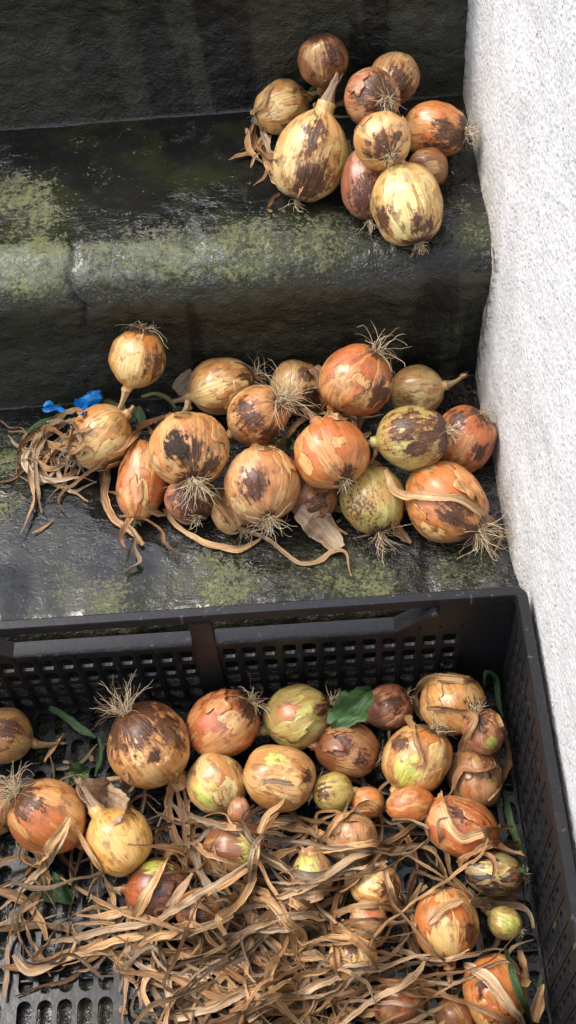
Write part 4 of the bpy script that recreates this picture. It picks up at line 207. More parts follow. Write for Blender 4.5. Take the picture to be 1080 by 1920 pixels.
(1.25,0.0077,[(-0.3209,-0.3083,0.0140),(-0.3091,-0.2983,0.0179),(-0.2979,-0.2889,0.0291),(-0.2832,-0.3003,0.0461),(-0.2680,-0.3145,0.0712),(-0.2531,-0.3138,0.0592),(-0.2383,-0.3070,0.0398),(-0.2268,-0.3105,0.0249),(-0.2226,-0.3236,0.0167),(-0.2162,-0.3372,0.0139),(-0.2097,-0.3511,0.0134)]),
(1.15,0.0078,[(-0.3536,-0.2515,0.0261),(-0.3369,-0.2512,0.0248),(-0.3201,-0.2525,0.0241),(-0.3033,-0.2542,0.0240),(-0.2864,-0.2552,0.0242),(-0.2708,-0.2594,0.0240),(-0.2827,-0.2701,0.0240)]),
(1.05,0.0085,[(-0.1677,-0.3049,0.1049),(-0.1832,-0.3061,0.1052),(-0.1987,-0.3051,0.0943),(-0.2149,-0.3001,0.0645),(-0.2314,-0.2988,0.0498),(-0.2463,-0.3052,0.0551),(-0.2610,-0.3120,0.0754),(-0.2764,-0.3149,0.0744),(-0.2928,-0.3159,0.0495),(-0.3101,-0.3157,0.0323),(-0.3271,-0.3162,0.0241),(-0.3434,-0.3188,0.0217),(-0.3590,-0.3230,0.0219)]),
(0.75,0.0054,[(-0.3340,-0.1484,0.0211),(-0.3143,-0.1457,0.0204),(-0.2946,-0.1428,0.0206),(-0.2747,-0.1435,0.0204),(-0.2548,-0.1462,0.0200),(-0.2349,-0.1464,0.0200),(-0.2151,-0.1478,0.0200),(-0.1952,-0.1463,0.0202)]),
(1.15,0.0057,[(-0.2245,-0.2926,0.0230),(-0.2427,-0.2908,0.0230),(-0.2605,-0.2865,0.0232),(-0.2787,-0.2852,0.0230),(-0.2971,-0.2842,0.0230),(-0.3146,-0.2783,0.0229),(-0.3317,-0.2706,0.0230),(-0.3480,-0.2617,0.0242),(-0.3596,-0.2481,0.0278)]),
(0.95,0.0041,[(-0.2181,-0.2956,0.0171),(-0.2018,-0.2985,0.0170),(-0.2087,-0.3121,0.0160),(-0.2131,-0.3272,0.0155),(-0.2170,-0.3422,0.0154),(-0.2232,-0.3564,0.0154)]),
(0.45,0.0059,[(-0.3925,-0.2852,0.0197),(-0.4002,-0.2690,0.0196),(-0.4139,-0.2567,0.0196),(-0.4295,-0.2463,0.0198),(-0.4463,-0.2383,0.0200),(-0.4646,-0.2342,0.0200),(-0.4830,-0.2324,0.0199),(-0.5012,-0.2330,0.0199),(-0.5190,-0.2353,0.0199),(-0.5360,-0.2398,0.0198),(-0.5531,-0.2434,0.0210),(-0.5684,-0.2504,0.0225)]),
(0.45,0.0035,[(-0.2547,-0.2808,0.0464),(-0.2598,-0.2985,0.0572),(-0.2630,-0.3188,0.0804),(-0.2719,-0.3305,0.0758),(-0.2858,-0.3354,0.0498),(-0.3009,-0.3266,0.0334),(-0.3128,-0.3127,0.0262),(-0.3265,-0.3021,0.0247),(-0.3420,-0.2950,0.0263)]),
(1.25,0.0026,[(-0.2304,-0.2208,0.0763),(-0.2436,-0.2073,0.0744),(-0.2588,-0.1985,0.0790),(-0.2712,-0.1891,0.0909),(-0.2826,-0.1725,0.0874),(-0.2971,-0.1494,0.0622),(-0.3179,-0.1452,0.0400),(-0.3361,-0.1501,0.0286)]),
(0.85,0.0041,[(-0.3286,-0.3310,0.0210),(-0.3175,-0.3193,0.0210),(-0.3062,-0.3074,0.0213),(-0.2928,-0.2976,0.0214),(-0.2778,-0.2898,0.0215),(-0.2615,-0.2844,0.0215),(-0.2445,-0.2833,0.0209),(-0.2298,-0.2809,0.0209),(-0.2223,-0.2659,0.0221),(-0.2125,-0.2522,0.0243)]),
(0.60,0.0078,[(-0.2216,-0.2535,0.0752),(-0.2388,-0.2566,0.0760),(-0.2556,-0.2570,0.0481),(-0.2705,-0.2627,0.0273),(-0.2870,-0.2682,0.0171),(-0.3047,-0.2717,0.0144),(-0.3219,-0.2768,0.0138),(-0.3387,-0.2826,0.0138),(-0.3553,-0.2886,0.0138),(-0.3717,-0.2948,0.0142),(-0.3876,-0.3019,0.0148)]),
(0.75,0.0050,[(-0.2313,-0.3176,0.0451),(-0.2393,-0.3070,0.0593),(-0.2544,-0.3172,0.0794),(-0.2672,-0.3285,0.0848),(-0.2846,-0.3300,0.0590),(-0.3028,-0.3309,0.0412),(-0.3205,-0.3340,0.0328),(-0.3336,-0.3441,0.0294)]),
(1.25,0.0057,[(-0.2243,-0.3132,0.0143),(-0.2391,-0.3040,0.0144),(-0.2546,-0.2958,0.0145),(-0.2717,-0.2908,0.0144),(-0.2885,-0.2852,0.0151),(-0.3047,-0.2783,0.0173)]),
(0.85,0.0052,[(-0.2951,-0.2465,0.0163),(-0.2790,-0.2521,0.0144),(-0.2628,-0.2579,0.0137),(-0.2468,-0.2641,0.0136),(-0.2298,-0.2648,0.0166),(-0.2136,-0.2619,0.0266),(-0.1984,-0.2596,0.0464),(-0.1832,-0.2606,0.0735),(-0.1672,-0.2656,0.0893)]),
(0.75,0.0052,[(-0.3256,-0.3236,0.0189),(-0.3083,-0.3257,0.0169),(-0.3004,-0.3156,0.0169),(-0.3033,-0.2988,0.0172),(-0.3022,-0.2819,0.0181),(-0.3033,-0.2652,0.0209)]),
(1.25,0.0035,[(-0.2527,-0.3037,0.0800),(-0.2653,-0.3156,0.0862),(-0.2754,-0.3278,0.0827),(-0.2839,-0.3375,0.0582),(-0.2933,-0.3483,0.0409),(-0.3068,-0.3575,0.0331),(-0.3136,-0.3715,0.0295)]),
(0.75,0.0077,[(-0.1235,-0.2455,0.0409),(-0.1426,-0.2478,0.0569),(-0.1612,-0.2525,0.0880),(-0.1788,-0.2512,0.0795),(-0.1964,-0.2479,0.0503),(-0.2147,-0.2470,0.0297),(-0.2321,-0.2519,0.0190),(-0.2493,-0.2588,0.0152)]),
(1.15,0.0042,[(-0.3073,-0.3116,0.0160),(-0.3145,-0.2966,0.0178),(-0.3003,-0.2878,0.0166),(-0.2855,-0.2790,0.0160),(-0.2809,-0.2635,0.0159),(-0.2784,-0.2462,0.0159),(-0.2768,-0.2285,0.0159),(-0.2816,-0.2112,0.0171),(-0.2955,-0.2000,0.0202),(-0.3123,-0.1960,0.0282),(-0.3287,-0.1977,0.0444),(-0.3438,-0.2052,0.0665),(-0.3605,-0.2096,0.0713)]),
(0.45,0.0042,[(-0.2949,-0.2657,0.0226),(-0.3129,-0.2710,0.0226),(-0.3308,-0.2764,0.0226),(-0.3493,-0.2789,0.0231),(-0.3668,-0.2848,0.0232),(-0.3835,-0.2923,0.0236)]),
(0.95,0.0067,[(-0.2042,-0.3105,0.0299),(-0.2203,-0.3144,0.0322),(-0.2364,-0.3166,0.0415),(-0.2517,-0.3205,0.0601),(-0.2660,-0.3256,0.0863),(-0.2839,-0.3184,0.0598),(-0.3018,-0.3114,0.0411),(-0.3182,-0.3033,0.0320),(-0.3337,-0.2952,0.0292),(-0.3496,-0.2888,0.0288),(-0.3663,-0.2855,0.0286),(-0.3831,-0.2828,0.0286),(-0.3997,-0.2793,0.0295),(-0.3934,-0.2667,0.0293),(-0.3880,-0.2518,0.0312)]),
(0.45,0.0050,[(-0.2805,-0.2215,0.0346),(-0.2625,-0.2270,0.0410),(-0.2440,-0.2325,0.0602),(-0.2266,-0.2440,0.0868),(-0.2137,-0.2485,0.0655),(-0.2066,-0.2617,0.0592),(-0.2041,-0.2804,0.0761),(-0.1875,-0.2877,0.1136)]),
(0.45,0.0036,[(-0.2942,-0.2123,0.0548),(-0.3084,-0.2243,0.0711),(-0.3156,-0.2458,0.1004),(-0.3232,-0.2587,0.0937),(-0.3332,-0.2657,0.0639),(-0.3417,-0.2757,0.0424),(-0.3509,-0.2872,0.0323),(-0.3530,-0.2973,0.0295),(-0.3373,-0.3049,0.0283),(-0.3224,-0.3139,0.0281),(-0.3124,-0.3273,0.0280),(-0.3112,-0.3433,0.0280),(-0.3124,-0.3590,0.0281)]),
(1.15,0.0051,[(-0.1474,-0.2740,0.0272),(-0.1317,-0.2833,0.0332),(-0.1160,-0.2932,0.0498),(-0.1003,-0.2995,0.0750),(-0.0827,-0.2955,0.0708),(-0.0633,-0.2874,0.0509),(-0.0444,-0.2862,0.0407)]),
(1.15,0.0025,[(-0.2454,-0.2930,0.0309),(-0.2630,-0.2941,0.0394),(-0.2794,-0.3002,0.0576),(-0.2763,-0.3175,0.0800),(-0.2696,-0.3322,0.0788),(-0.2587,-0.3389,0.0557),(-0.2443,-0.3449,0.0426)]),
(0.45,0.0057,[(-0.2600,-0.1497,0.0183),(-0.2405,-0.1539,0.0204),(-0.2210,-0.1616,0.0310),(-0.2036,-0.1777,0.0518),(-0.1896,-0.1998,0.0808),(-0.1801,-0.2148,0.0786),(-0.1697,-0.2303,0.0811)]),
(0.75,0.0026,[(-0.2146,-0.2790,0.0198),(-0.2318,-0.2760,0.0198),(-0.2475,-0.2688,0.0203),(-0.2629,-0.2615,0.0237),(-0.2763,-0.2539,0.0343),(-0.2890,-0.2502,0.0550),(-0.3018,-0.2505,0.0839),(-0.3148,-0.2428,0.0923),(-0.3267,-0.2192,0.0642),(-0.3350,-0.1960,0.0444),(-0.3428,-0.1768,0.0384)]),
(0.85,0.0042,[(-0.2906,-0.2754,0.0140),(-0.3078,-0.2670,0.0154),(-0.3258,-0.2718,0.0141),(-0.3447,-0.2743,0.0140),(-0.3637,-0.2758,0.0148),(-0.3822,-0.2793,0.0160)]),
(0.45,0.0086,[(-0.1391,-0.1897,0.0418),(-0.1555,-0.1992,0.0525),(-0.1716,-0.2125,0.0748),(-0.1875,-0.2178,0.0777),(-0.2036,-0.2226,0.0850),(-0.2197,-0.2223,0.0878),(-0.2355,-0.2104,0.0703),(-0.2497,-0.2010,0.0694),(-0.2606,-0.1939,0.0849),(-0.2701,-0.1826,0.0923),(-0.2767,-0.1619,0.0774),(-0.2658,-0.1466,0.0696)]),
(0.75,0.0041,[(-0.2897,-0.2090,0.0252),(-0.2714,-0.2115,0.0247),(-0.2691,-0.2282,0.0230),(-0.2619,-0.2448,0.0223),(-0.2525,-0.2603,0.0223),(-0.2406,-0.2738,0.0223),(-0.2277,-0.2861,0.0224),(-0.2172,-0.3000,0.0224),(-0.2073,-0.3141,0.0224),(-0.2010,-0.3296,0.0224),(-0.1924,-0.3438,0.0224),(-0.1808,-0.3558,0.0225),(-0.1680,-0.3663,0.0225)]),
(1.25,0.0036,[(-0.1589,-0.1805,0.0867),(-0.1746,-0.1725,0.0894),(-0.1912,-0.1563,0.0641),(-0.2074,-0.1509,0.0461),(-0.2087,-0.1677,0.0393),(-0.2153,-0.1892,0.0523),(-0.2274,-0.2105,0.0796),(-0.2446,-0.2134,0.0703)]),
(0.85,0.0078,[(-0.3246,-0.2053,0.0614),(-0.3343,-0.2207,0.0648),(-0.3441,-0.2346,0.0631),(-0.3568,-0.2430,0.0431),(-0.3703,-0.2521,0.0291),(-0.3838,-0.2621,0.0220),(-0.4005,-0.2676,0.0215)]),
(1.05,0.0036,[(-0.1630,-0.3222,0.0808),(-0.1780,-0.3203,0.0553),(-0.1939,-0.3161,0.0375),(-0.2094,-0.3090,0.0290),(-0.2239,-0.3008,0.0262),(-0.2355,-0.2893,0.0262),(-0.2488,-0.2795,0.0269),(-0.2615,-0.2693,0.0291)]),
(0.60,0.0027,[(-0.5005,-0.2507,0.0281),(-0.4992,-0.2340,0.0286),(-0.4952,-0.2177,0.0293),(-0.4899,-0.2020,0.0315),(-0.4794,-0.1936,0.0328),(-0.4668,-0.2061,0.0297),(-0.4565,-0.2210,0.0282)]),
(1.15,0.0056,[(-0.2248,-0.3246,0.0294),(-0.2411,-0.3269,0.0365),(-0.2566,-0.3292,0.0537),(-0.2708,-0.3306,0.0784),(-0.2882,-0.3201,0.0538),(-0.3056,-0.3108,0.0364),(-0.3222,-0.3024,0.0278),(-0.3382,-0.2948,0.0253),(-0.3543,-0.2886,0.0256),(-0.3668,-0.2779,0.0286)]),
(1.15,0.0077,[(-0.2438,-0.1459,0.0449),(-0.2554,-0.1643,0.0575),(-0.2619,-0.1896,0.0838),(-0.2684,-0.2054,0.0813),(-0.2747,-0.2135,0.0523),(-0.2811,-0.2243,0.0318),(-0.2824,-0.2394,0.0218),(-0.2853,-0.2566,0.0216),(-0.2803,-0.2756,0.0300),(-0.2779,-0.2971,0.0486),(-0.2703,-0.3186,0.0750)]),
(1.15,0.0050,[(-0.2623,-0.2694,0.0244),(-0.2446,-0.2739,0.0266),(-0.2264,-0.2757,0.0391),(-0.2107,-0.2739,0.0664),(-0.1933,-0.2818,0.1024),(-0.1768,-0.2861,0.1081),(-0.1604,-0.2826,0.0703),(-0.1499,-0.2678,0.0522),(-0.1419,-0.2536,0.0574),(-0.1412,-0.2421,0.0779)]),
(1.05,0.0040,[(-0.1391,-0.2885,0.0524),(-0.1554,-0.2897,0.0715),(-0.1708,-0.2932,0.1078),(-0.1821,-0.2830,0.1079),(-0.1927,-0.2622,0.0728),(-0.2058,-0.2472,0.0538),(-0.2152,-0.2349,0.0584),(-0.2277,-0.2303,0.0777),(-0.2399,-0.2175,0.0735)]),
(1.25,0.0087,[(-0.2832,-0.3351,0.0289),(-0.2994,-0.3404,0.0289),(-0.3156,-0.3455,0.0289),(-0.3322,-0.3495,0.0288),(-0.3490,-0.3501,0.0288),(-0.3515,-0.3345,0.0293),(-0.3490,-0.3186,0.0296),(-0.3393,-0.3052,0.0292),(-0.3282,-0.2926,0.0292),(-0.3186,-0.2789,0.0307)]),
(0.95,0.0087,[(-0.2608,-0.2376,0.0822),(-0.2472,-0.2502,0.0867),(-0.2365,-0.2638,0.0871),(-0.2263,-0.2691,0.0588),(-0.2377,-0.2751,0.0382),(-0.2528,-0.2652,0.0300),(-0.2649,-0.2513,0.0280),(-0.2768,-0.2375,0.0280),(-0.2888,-0.2240,0.0292),(-0.2992,-0.2098,0.0326)]),
(0.95,0.0059,[(-0.3356,-0.1924,0.0279),(-0.3334,-0.1709,0.0278),(-0.3343,-0.1487,0.0282),(-0.3352,-0.1266,0.0302),(-0.3373,-0.1055,0.0355)]),
(0.75,0.0077,[(-0.2876,-0.2481,0.0693),(-0.3030,-0.2563,0.0768),(-0.3193,-0.2613,0.0790),(-0.3396,-0.2578,0.0512),(-0.3598,-0.2539,0.0326),(-0.3790,-0.2514,0.0254),(-0.3837,-0.2661,0.0197),(-0.3921,-0.2806,0.0186),(-0.3975,-0.2965,0.0181)]),
(1.15,0.0025,[(-0.2827,-0.2064,0.0314),(-0.2718,-0.2220,0.0357),(-0.2574,-0.2383,0.0526),(-0.2462,-0.2590,0.0776),(-0.2392,-0.2680,0.0566),(-0.2268,-0.2756,0.0518),(-0.2098,-0.2792,0.0712),(-0.1931,-0.2885,0.1063),(-0.1772,-0.2883,0.1089),(-0.1607,-0.2797,0.0846),(-0.1438,-0.2754,0.0703),(-0.1276,-0.2754,0.0752),(-0.1127,-0.2781,0.0968)]),
(0.75,0.0040,[(-0.1022,-0.3316,0.0565),(-0.1185,-0.3381,0.0606),(-0.1342,-0.3470,0.0707),(-0.1500,-0.3507,0.0663),(-0.1662,-0.3472,0.0443),(-0.1830,-0.3437,0.0286),(-0.1972,-0.3368,0.0215),(-0.1916,-0.3214,0.0218)]),
(0.95,0.0041,[(-0.2823,-0.2719,0.0239),(-0.2784,-0.2558,0.0244),(-0.2759,-0.2400,0.0279),(-0.2698,-0.2267,0.0380),(-0.2716,-0.2164,0.0591),(-0.2698,-0.2085,0.0884),(-0.2650,-0.1941,0.0941),(-0.2543,-0.1728,0.0651),(-0.2392,-0.1687,0.0413),(-0.2240,-0.1731,0.0284),(-0.2077,-0.1789,0.0238)]),
(1.25,0.0053,[(-0.2382,-0.2875,0.0142),(-0.2528,-0.2787,0.0144),(-0.2686,-0.2721,0.0145),(-0.2856,-0.2684,0.0143),(-0.3027,-0.2656,0.0144),(-0.3200,-0.2653,0.0142),(-0.3373,-0.2644,0.0142),(-0.3545,-0.2620,0.0147),(-0.3717,-0.2611,0.0160),(-0.3876,-0.2637,0.0180),(-0.3873,-0.2796,0.0158),(-0.3813,-0.2950,0.0144),(-0.3787,-0.3111,0.0142)]),
(1.15,0.0087,[(-0.2292,-0.1795,0.0345),(-0.2457,-0.1891,0.0464),(-0.2616,-0.2006,0.0704),(-0.2768,-0.2095,0.0747),(-0.2910,-0.2185,0.0722),(-0.3054,-0.2280,0.0765),(-0.3175,-0.2404,0.0860),(-0.3215,-0.2550,0.0806),(-0.3199,-0.2627,0.0497),(-0.3242,-0.2738,0.0279),(-0.3288,-0.2876,0.0173)]),
(0.85,0.0035,[(-0.2333,-0.3272,0.0297),(-0.2172,-0.3302,0.0295),(-0.2015,-0.3351,0.0318),(-0.1865,-0.3425,0.0393),(-0.1723,-0.3500,0.0551),(-0.1587,-0.3479,0.0794),(-0.1446,-0.3447,0.0909),(-0.1302,-0.3374,0.0866),(-0.1149,-0.3278,0.0719),(-0.1001,-0.3215,0.0708),(-0.0862,-0.3191,0.0829),(-0.0719,-0.3229,0.0953)]),
(0.85,0.0040,[(-0.1134,-0.3184,0.0709),(-0.1298,-0.3216,0.0772),(-0.1463,-0.3254,0.0881),(-0.1619,-0.3238,0.0806),(-0.1773,-0.3158,0.0548),(-0.1937,-0.3133,0.0360),(-0.2103,-0.3138,0.0267),(-0.2265,-0.3173,0.0237),(-0.2415,-0.3242,0.0231),(-0.2550,-0.3331,0.0230),(-0.2665,-0.3441,0.0227)]),
(0.60,0.0041,[(-0.2536,-0.3273,0.0636),(-0.2698,-0.3312,0.0710),(-0.2882,-0.3292,0.0472),(-0.3067,-0.3285,0.0302),(-0.3248,-0.3284,0.0220),(-0.3426,-0.3279,0.0200),(-0.3600,-0.3287,0.0210)]),
(0.75,0.0076,[(-0.2430,-0.3051,0.0149),(-0.2265,-0.3094,0.0145),(-0.2104,-0.3155,0.0168),(-0.1950,-0.3238,0.0249),(-0.1791,-0.3320,0.0421),(-0.1632,-0.3377,0.0669),(-0.1475,-0.3386,0.0775)]),
(0.95,0.0077,[(-0.2707,-0.2256,0.0337),(-0.2702,-0.2423,0.0305),(-0.2741,-0.2587,0.0293),(-0.2824,-0.2735,0.0293),(-0.2940,-0.2857,0.0294),(-0.3072,-0.2962,0.0304),(-0.3017,-0.3070,0.0301),(-0.2883,-0.3176,0.0296),(-0.2751,-0.3283,0.0295),(-0.2606,-0.3372,0.0295),(-0.2451,-0.3440,0.0296)]),
(1.15,0.0076,[(-0.2943,-0.2666,0.0747),(-0.2991,-0.2539,0.0865),(-0.2858,-0.2396,0.0624),(-0.2749,-0.2238,0.0539),(-0.2672,-0.2109,0.0660),(-0.2627,-0.2015,0.0927),(-0.2614,-0.1774,0.0750),(-0.2538,-0.1592,0.0716),(-0.2393,-0.1505,0.0809),(-0.2312,-0.1387,0.0941)]),
(0.45,0.0078,[(-0.2779,-0.2368,0.0267),(-0.2944,-0.2422,0.0270),(-0.3083,-0.2520,0.0268),(-0.3223,-0.2616,0.0276),(-0.3154,-0.2722,0.0266),(-0.2991,-0.2785,0.0262),(-0.2829,-0.2843,0.0263),(-0.2746,-0.2710,0.0262),(-0.2694,-0.2552,0.0273),(-0.2687,-0.2389,0.0303)]),
(1.05,0.0067,[(-0.4621,-0.2516,0.0281),(-0.4457,-0.2487,0.0263),(-0.4290,-0.2458,0.0258),(-0.4120,-0.2434,0.0272),(-0.3943,-0.2424,0.0317),(-0.3758,-0.2434,0.0408),(-0.3573,-0.2443,0.0552),(-0.3405,-0.2417,0.0747),(-0.3237,-0.2402,0.0960),(-0.3101,-0.2310,0.0909),(-0.2964,-0.2218,0.0874),(-0.2823,-0.2137,0.0882),(-0.2674,-0.2070,0.0909)]),
(1.05,0.0068,[(-0.2890,-0.3261,0.0201),(-0.3048,-0.3187,0.0200),(-0.3196,-0.3092,0.0200),(-0.3342,-0.2992,0.0200),(-0.3496,-0.2899,0.0200),(-0.3658,-0.2821,0.0201),(-0.3815,-0.2734,0.0214),(-0.3938,-0.2614,0.0248)]),
(0.85,0.0056,[(-0.0655,-0.2402,0.0206),(-0.0754,-0.2258,0.0246),(-0.0841,-0.2124,0.0357),(-0.0900,-0.2015,0.0584),(-0.0970,-0.1941,0.0898),(-0.0965,-0.1828,0.0975),(-0.0787,-0.1836,0.1028)]),
(1.15,0.0036,[(-0.2656,-0.2447,0.0238),(-0.2579,-0.2593,0.0209),(-0.2540,-0.2754,0.0197),(-0.2554,-0.2917,0.0195),(-0.2692,-0.2926,0.0195),(-0.2845,-0.2848,0.0198),(-0.3014,-0.2814,0.0195),(-0.3184,-0.2778,0.0196),(-0.3350,-0.2733,0.0204),(-0.3512,-0.2678,0.0228)]),
(0.45,0.0026,[(-0.3985,-0.2690,0.0217),(-0.3819,-0.2683,0.0203),(-0.3654,-0.2712,0.0194),(-0.3493,-0.2765,0.0189),(-0.3328,-0.2809,0.0191),(-0.3310,-0.2949,0.0189),(-0.3470,-0.2960,0.0194),(-0.3634,-0.2950,0.0212)]),
(1.25,0.0067,[(-0.3161,-0.2982,0.0225),(-0.3335,-0.2930,0.0228),(-0.3513,-0.2903,0.0235),(-0.3681,-0.2850,0.0264),(-0.3744,-0.2986,0.0251),(-0.3679,-0.3144,0.0233),(-0.3574,-0.3284,0.0226),(-0.3475,-0.3427,0.0225),(-0.3354,-0.3552,0.0225),(-0.3217,-0.3659,0.0226),(-0.3067,-0.3745,0.0226)]),
(0.45,0.0051,[(-0.2203,-0.2381,0.0244),(-0.2027,-0.2342,0.0330),(-0.1893,-0.2277,0.0538),(-0.1747,-0.2256,0.0821),(-0.1592,-0.2172,0.0856),(-0.1435,-0.1964,0.0559),(-0.1280,-0.1774,0.0363),(-0.1119,-0.1638,0.0304)]),
(1.25,0.0035,[(-0.2649,-0.1953,0.0995),(-0.2612,-0.2072,0.0812),(-0.2547,-0.2209,0.0702),(-0.2452,-0.2380,0.0743),(-0.2373,-0.2594,0.0923),(-0.2355,-0.2689,0.0636),(-0.2340,-0.2810,0.0428),(-0.2237,-0.2928,0.0325)]),
(0.60,0.0067,[(-0.2041,-0.3086,0.0248),(-0.1874,-0.3087,0.0255),(-0.1818,-0.3219,0.0243),(-0.1749,-0.3359,0.0238),(-0.1684,-0.3499,0.0238),(-0.1637,-0.3634,0.0238),(-0.1492,-0.3569,0.0251)]),
(0.60,0.0067,[(-0.1830,-0.2307,0.0188),(-0.1951,-0.2422,0.0168),(-0.2065,-0.2545,0.0159),(-0.2180,-0.2666,0.0157),(-0.2318,-0.2759,0.0157),(-0.2467,-0.2833,0.0157),(-0.2618,-0.2899,0.0157),(-0.2783,-0.2926,0.0157),(-0.2942,-0.2914,0.0181),(-0.2966,-0.2778,0.0272),(-0.3005,-0.2666,0.0445),(-0.3039,-0.2576,0.0685)]),
(1.05,0.0088,[(-0.2346,-0.2810,0.0397),(-0.2340,-0.2689,0.0553),(-0.2399,-0.2610,0.0814),(-0.2477,-0.2461,0.0796),(-0.2589,-0.2249,0.0540),(-0.2759,-0.2121,0.0346),(-0.2924,-0.2009,0.0251),(-0.3080,-0.1907,0.0228),(-0.3227,-0.1814,0.0258),(-0.3371,-0.1754,0.0360),(-0.3519,-0.1778,0.0550),(-0.3651,-0.1844,0.0817),(-0.3798,-0.1869,0.0958)]),
(1.05,0.0067,[(-0.2303,-0.2776,0.0216),(-0.2447,-0.2886,0.0280),(-0.2586,-0.3013,0.0454),(-0.2723,-0.3137,0.0713),(-0.2905,-0.3125,0.0442),(-0.2935,-0.2941,0.0272),(-0.2871,-0.2768,0.0187),(-0.2765,-0.2627,0.0162),(-0.2680,-0.2478,0.0178)]),
(1.25,0.0026,[(-0.2973,-0.2911,0.0186),(-0.3145,-0.2953,0.0186),(-0.3325,-0.2951,0.0186),(-0.3500,-0.2904,0.0186),(-0.3612,-0.2772,0.0211),(-0.3635,-0.2619,0.0277),(-0.3562,-0.2490,0.0415),(-0.3412,-0.2427,0.0633),(-0.3222,-0.2436,0.0905),(-0.3070,-0.2487,0.0877),(-0.3008,-0.2555,0.0574),(-0.2968,-0.2674,0.0391)]),
(0.45,0.0042,[(-0.2959,-0.3010,0.0226),(-0.2991,-0.2852,0.0226),(-0.3026,-0.2693,0.0232),(-0.3067,-0.2535,0.0248),(-0.2936,-0.2462,0.0234),(-0.2780,-0.2399,0.0225),(-0.2648,-0.2295,0.0225),(-0.2519,-0.2185,0.0224),(-0.2408,-0.2057,0.0224),(-0.2335,-0.1902,0.0231),(-0.2221,-0.1771,0.0238),(-0.2099,-0.1650,0.0261)]),
(0.45,0.0026,[(-0.2842,-0.2739,0.0167),(-0.2849,-0.2566,0.0168),(-0.2867,-0.2394,0.0172),(-0.2800,-0.2231,0.0174),(-0.2698,-0.2087,0.0179),(-0.2630,-0.1927,0.0209)]),
(0.45,0.0026,[(-0.3237,-0.2789,0.0182),(-0.3064,-0.2798,0.0168),(-0.2890,-0.2800,0.0165),(-0.2717,-0.2819,0.0164),(-0.2547,-0.2855,0.0170),(-0.2373,-0.2892,0.0213),(-0.2199,-0.2941,0.0344),(-0.2026,-0.3006,0.0610),(-0.1863,-0.3070,0.0988),(-0.1702,-0.3065,0.0946),(-0.1529,-0.2985,0.0591),(-0.1352,-0.2925,0.0345),(-0.1177,-0.2886,0.0250)]),
(0.60,0.0051,[(-0.1696,-0.2123,0.0738),(-0.1840,-0.2043,0.0764),(-0.2001,-0.1940,0.0616),(-0.2069,-0.1861,0.0632),(-0.1944,-0.1800,0.0809),(-0.1833,-0.1663,0.0806),(-0.1753,-0.1509,0.0819)]),
(0.60,0.0036,[(-0.2217,-0.2773,0.0271),(-0.2188,-0.2624,0.0381),(-0.2154,-0.2522,0.0592),(-0.2324,-0.2608,0.0847),(-0.2516,-0.2536,0.0570),(-0.2712,-0.2488,0.0374),(-0.2904,-0.2478,0.0279),(-0.3091,-0.2490,0.0257)]),
(0.45,0.0075,[(-0.2462,-0.3201,0.0772),(-0.2603,-0.3271,0.0842),(-0.2747,-0.3323,0.0786),(-0.2906,-0.3342,0.0561),(-0.3061,-0.3378,0.0401),(-0.3204,-0.3441,0.0320),(-0.3351,-0.3498,0.0300)]),
(0.85,0.0087,[(-0.2423,-0.2675,0.0319),(-0.2321,-0.2798,0.0297),(-0.2267,-0.2946,0.0286),(-0.2277,-0.3102,0.0284),(-0.2279,-0.3257,0.0285),(-0.2267,-0.3410,0.0285),(-0.2260,-0.3560,0.0286),(-0.2340,-0.3656,0.0286),(-0.2498,-0.3632,0.0286),(-0.2651,-0.3588,0.0291),(-0.2802,-0.3538,0.0304)]),
(0.95,0.0025,[(-0.1710,-0.3131,0.1007),(-0.1813,-0.3188,0.0683),(-0.1924,-0.3268,0.0453),(-0.2024,-0.3383,0.0337),(-0.2119,-0.3515,0.0300),(-0.2168,-0.3670,0.0292)]),
(0.95,0.0055,[(-0.1695,-0.3086,0.0700),(-0.1548,-0.3147,0.0769),(-0.1404,-0.3207,0.0830),(-0.1246,-0.3205,0.0613),(-0.1091,-0.3227,0.0520),(-0.0951,-0.3293,0.0578),(-0.0826,-0.3385,0.0733),(-0.0696,-0.3457,0.0779),(-0.0563,-0.3517,0.0703),(-0.0466,-0.3600,0.0490),(-0.0385,-0.3706,0.0371)]),
(1.05,0.0055,[(-0.1667,-0.3326,0.0805),(-0.1741,-0.3186,0.0901),(-0.1884,-0.3112,0.1054),(-0.2044,-0.2929,0.0693),(-0.2203,-0.2756,0.0449),(-0.2333,-0.2589,0.0372)]),
(1.15,0.0040,[(-0.1449,-0.2106,0.0775),(-0.1626,-0.2165,0.0847),(-0.1800,-0.2172,0.0790),(-0.1967,-0.2232,0.0788),(-0.2139,-0.2286,0.0850),(-0.2320,-0.2245,0.0718),(-0.2508,-0.2155,0.0502),(-0.2687,-0.2063,0.0406)]),
(0.85,0.0087,[(-0.1929,-0.2563,0.0466),(-0.2091,-0.2535,0.0614),(-0.2255,-0.2564,0.0871),(-0.2427,-0.2569,0.0885),(-0.2610,-0.2541,0.0609),(-0.2780,-0.2567,0.0407),(-0.2937,-0.2634,0.0303),(-0.3095,-0.2710,0.0269),(-0.3258,-0.2779,0.0266),(-0.3412,-0.2860,0.0265)]),
(0.45,0.0078,[(-0.2610,-0.2215,0.0240),(-0.2554,-0.2375,0.0208),(-0.2456,-0.2518,0.0197),(-0.2401,-0.2679,0.0194),(-0.2514,-0.2781,0.0194),(-0.2686,-0.2806,0.0201),(-0.2843,-0.2873,0.0201),(-0.2973,-0.2976,0.0198),(-0.3087,-0.3095,0.0196),(-0.3189,-0.3222,0.0194),(-0.3300,-0.3339,0.0194)]),
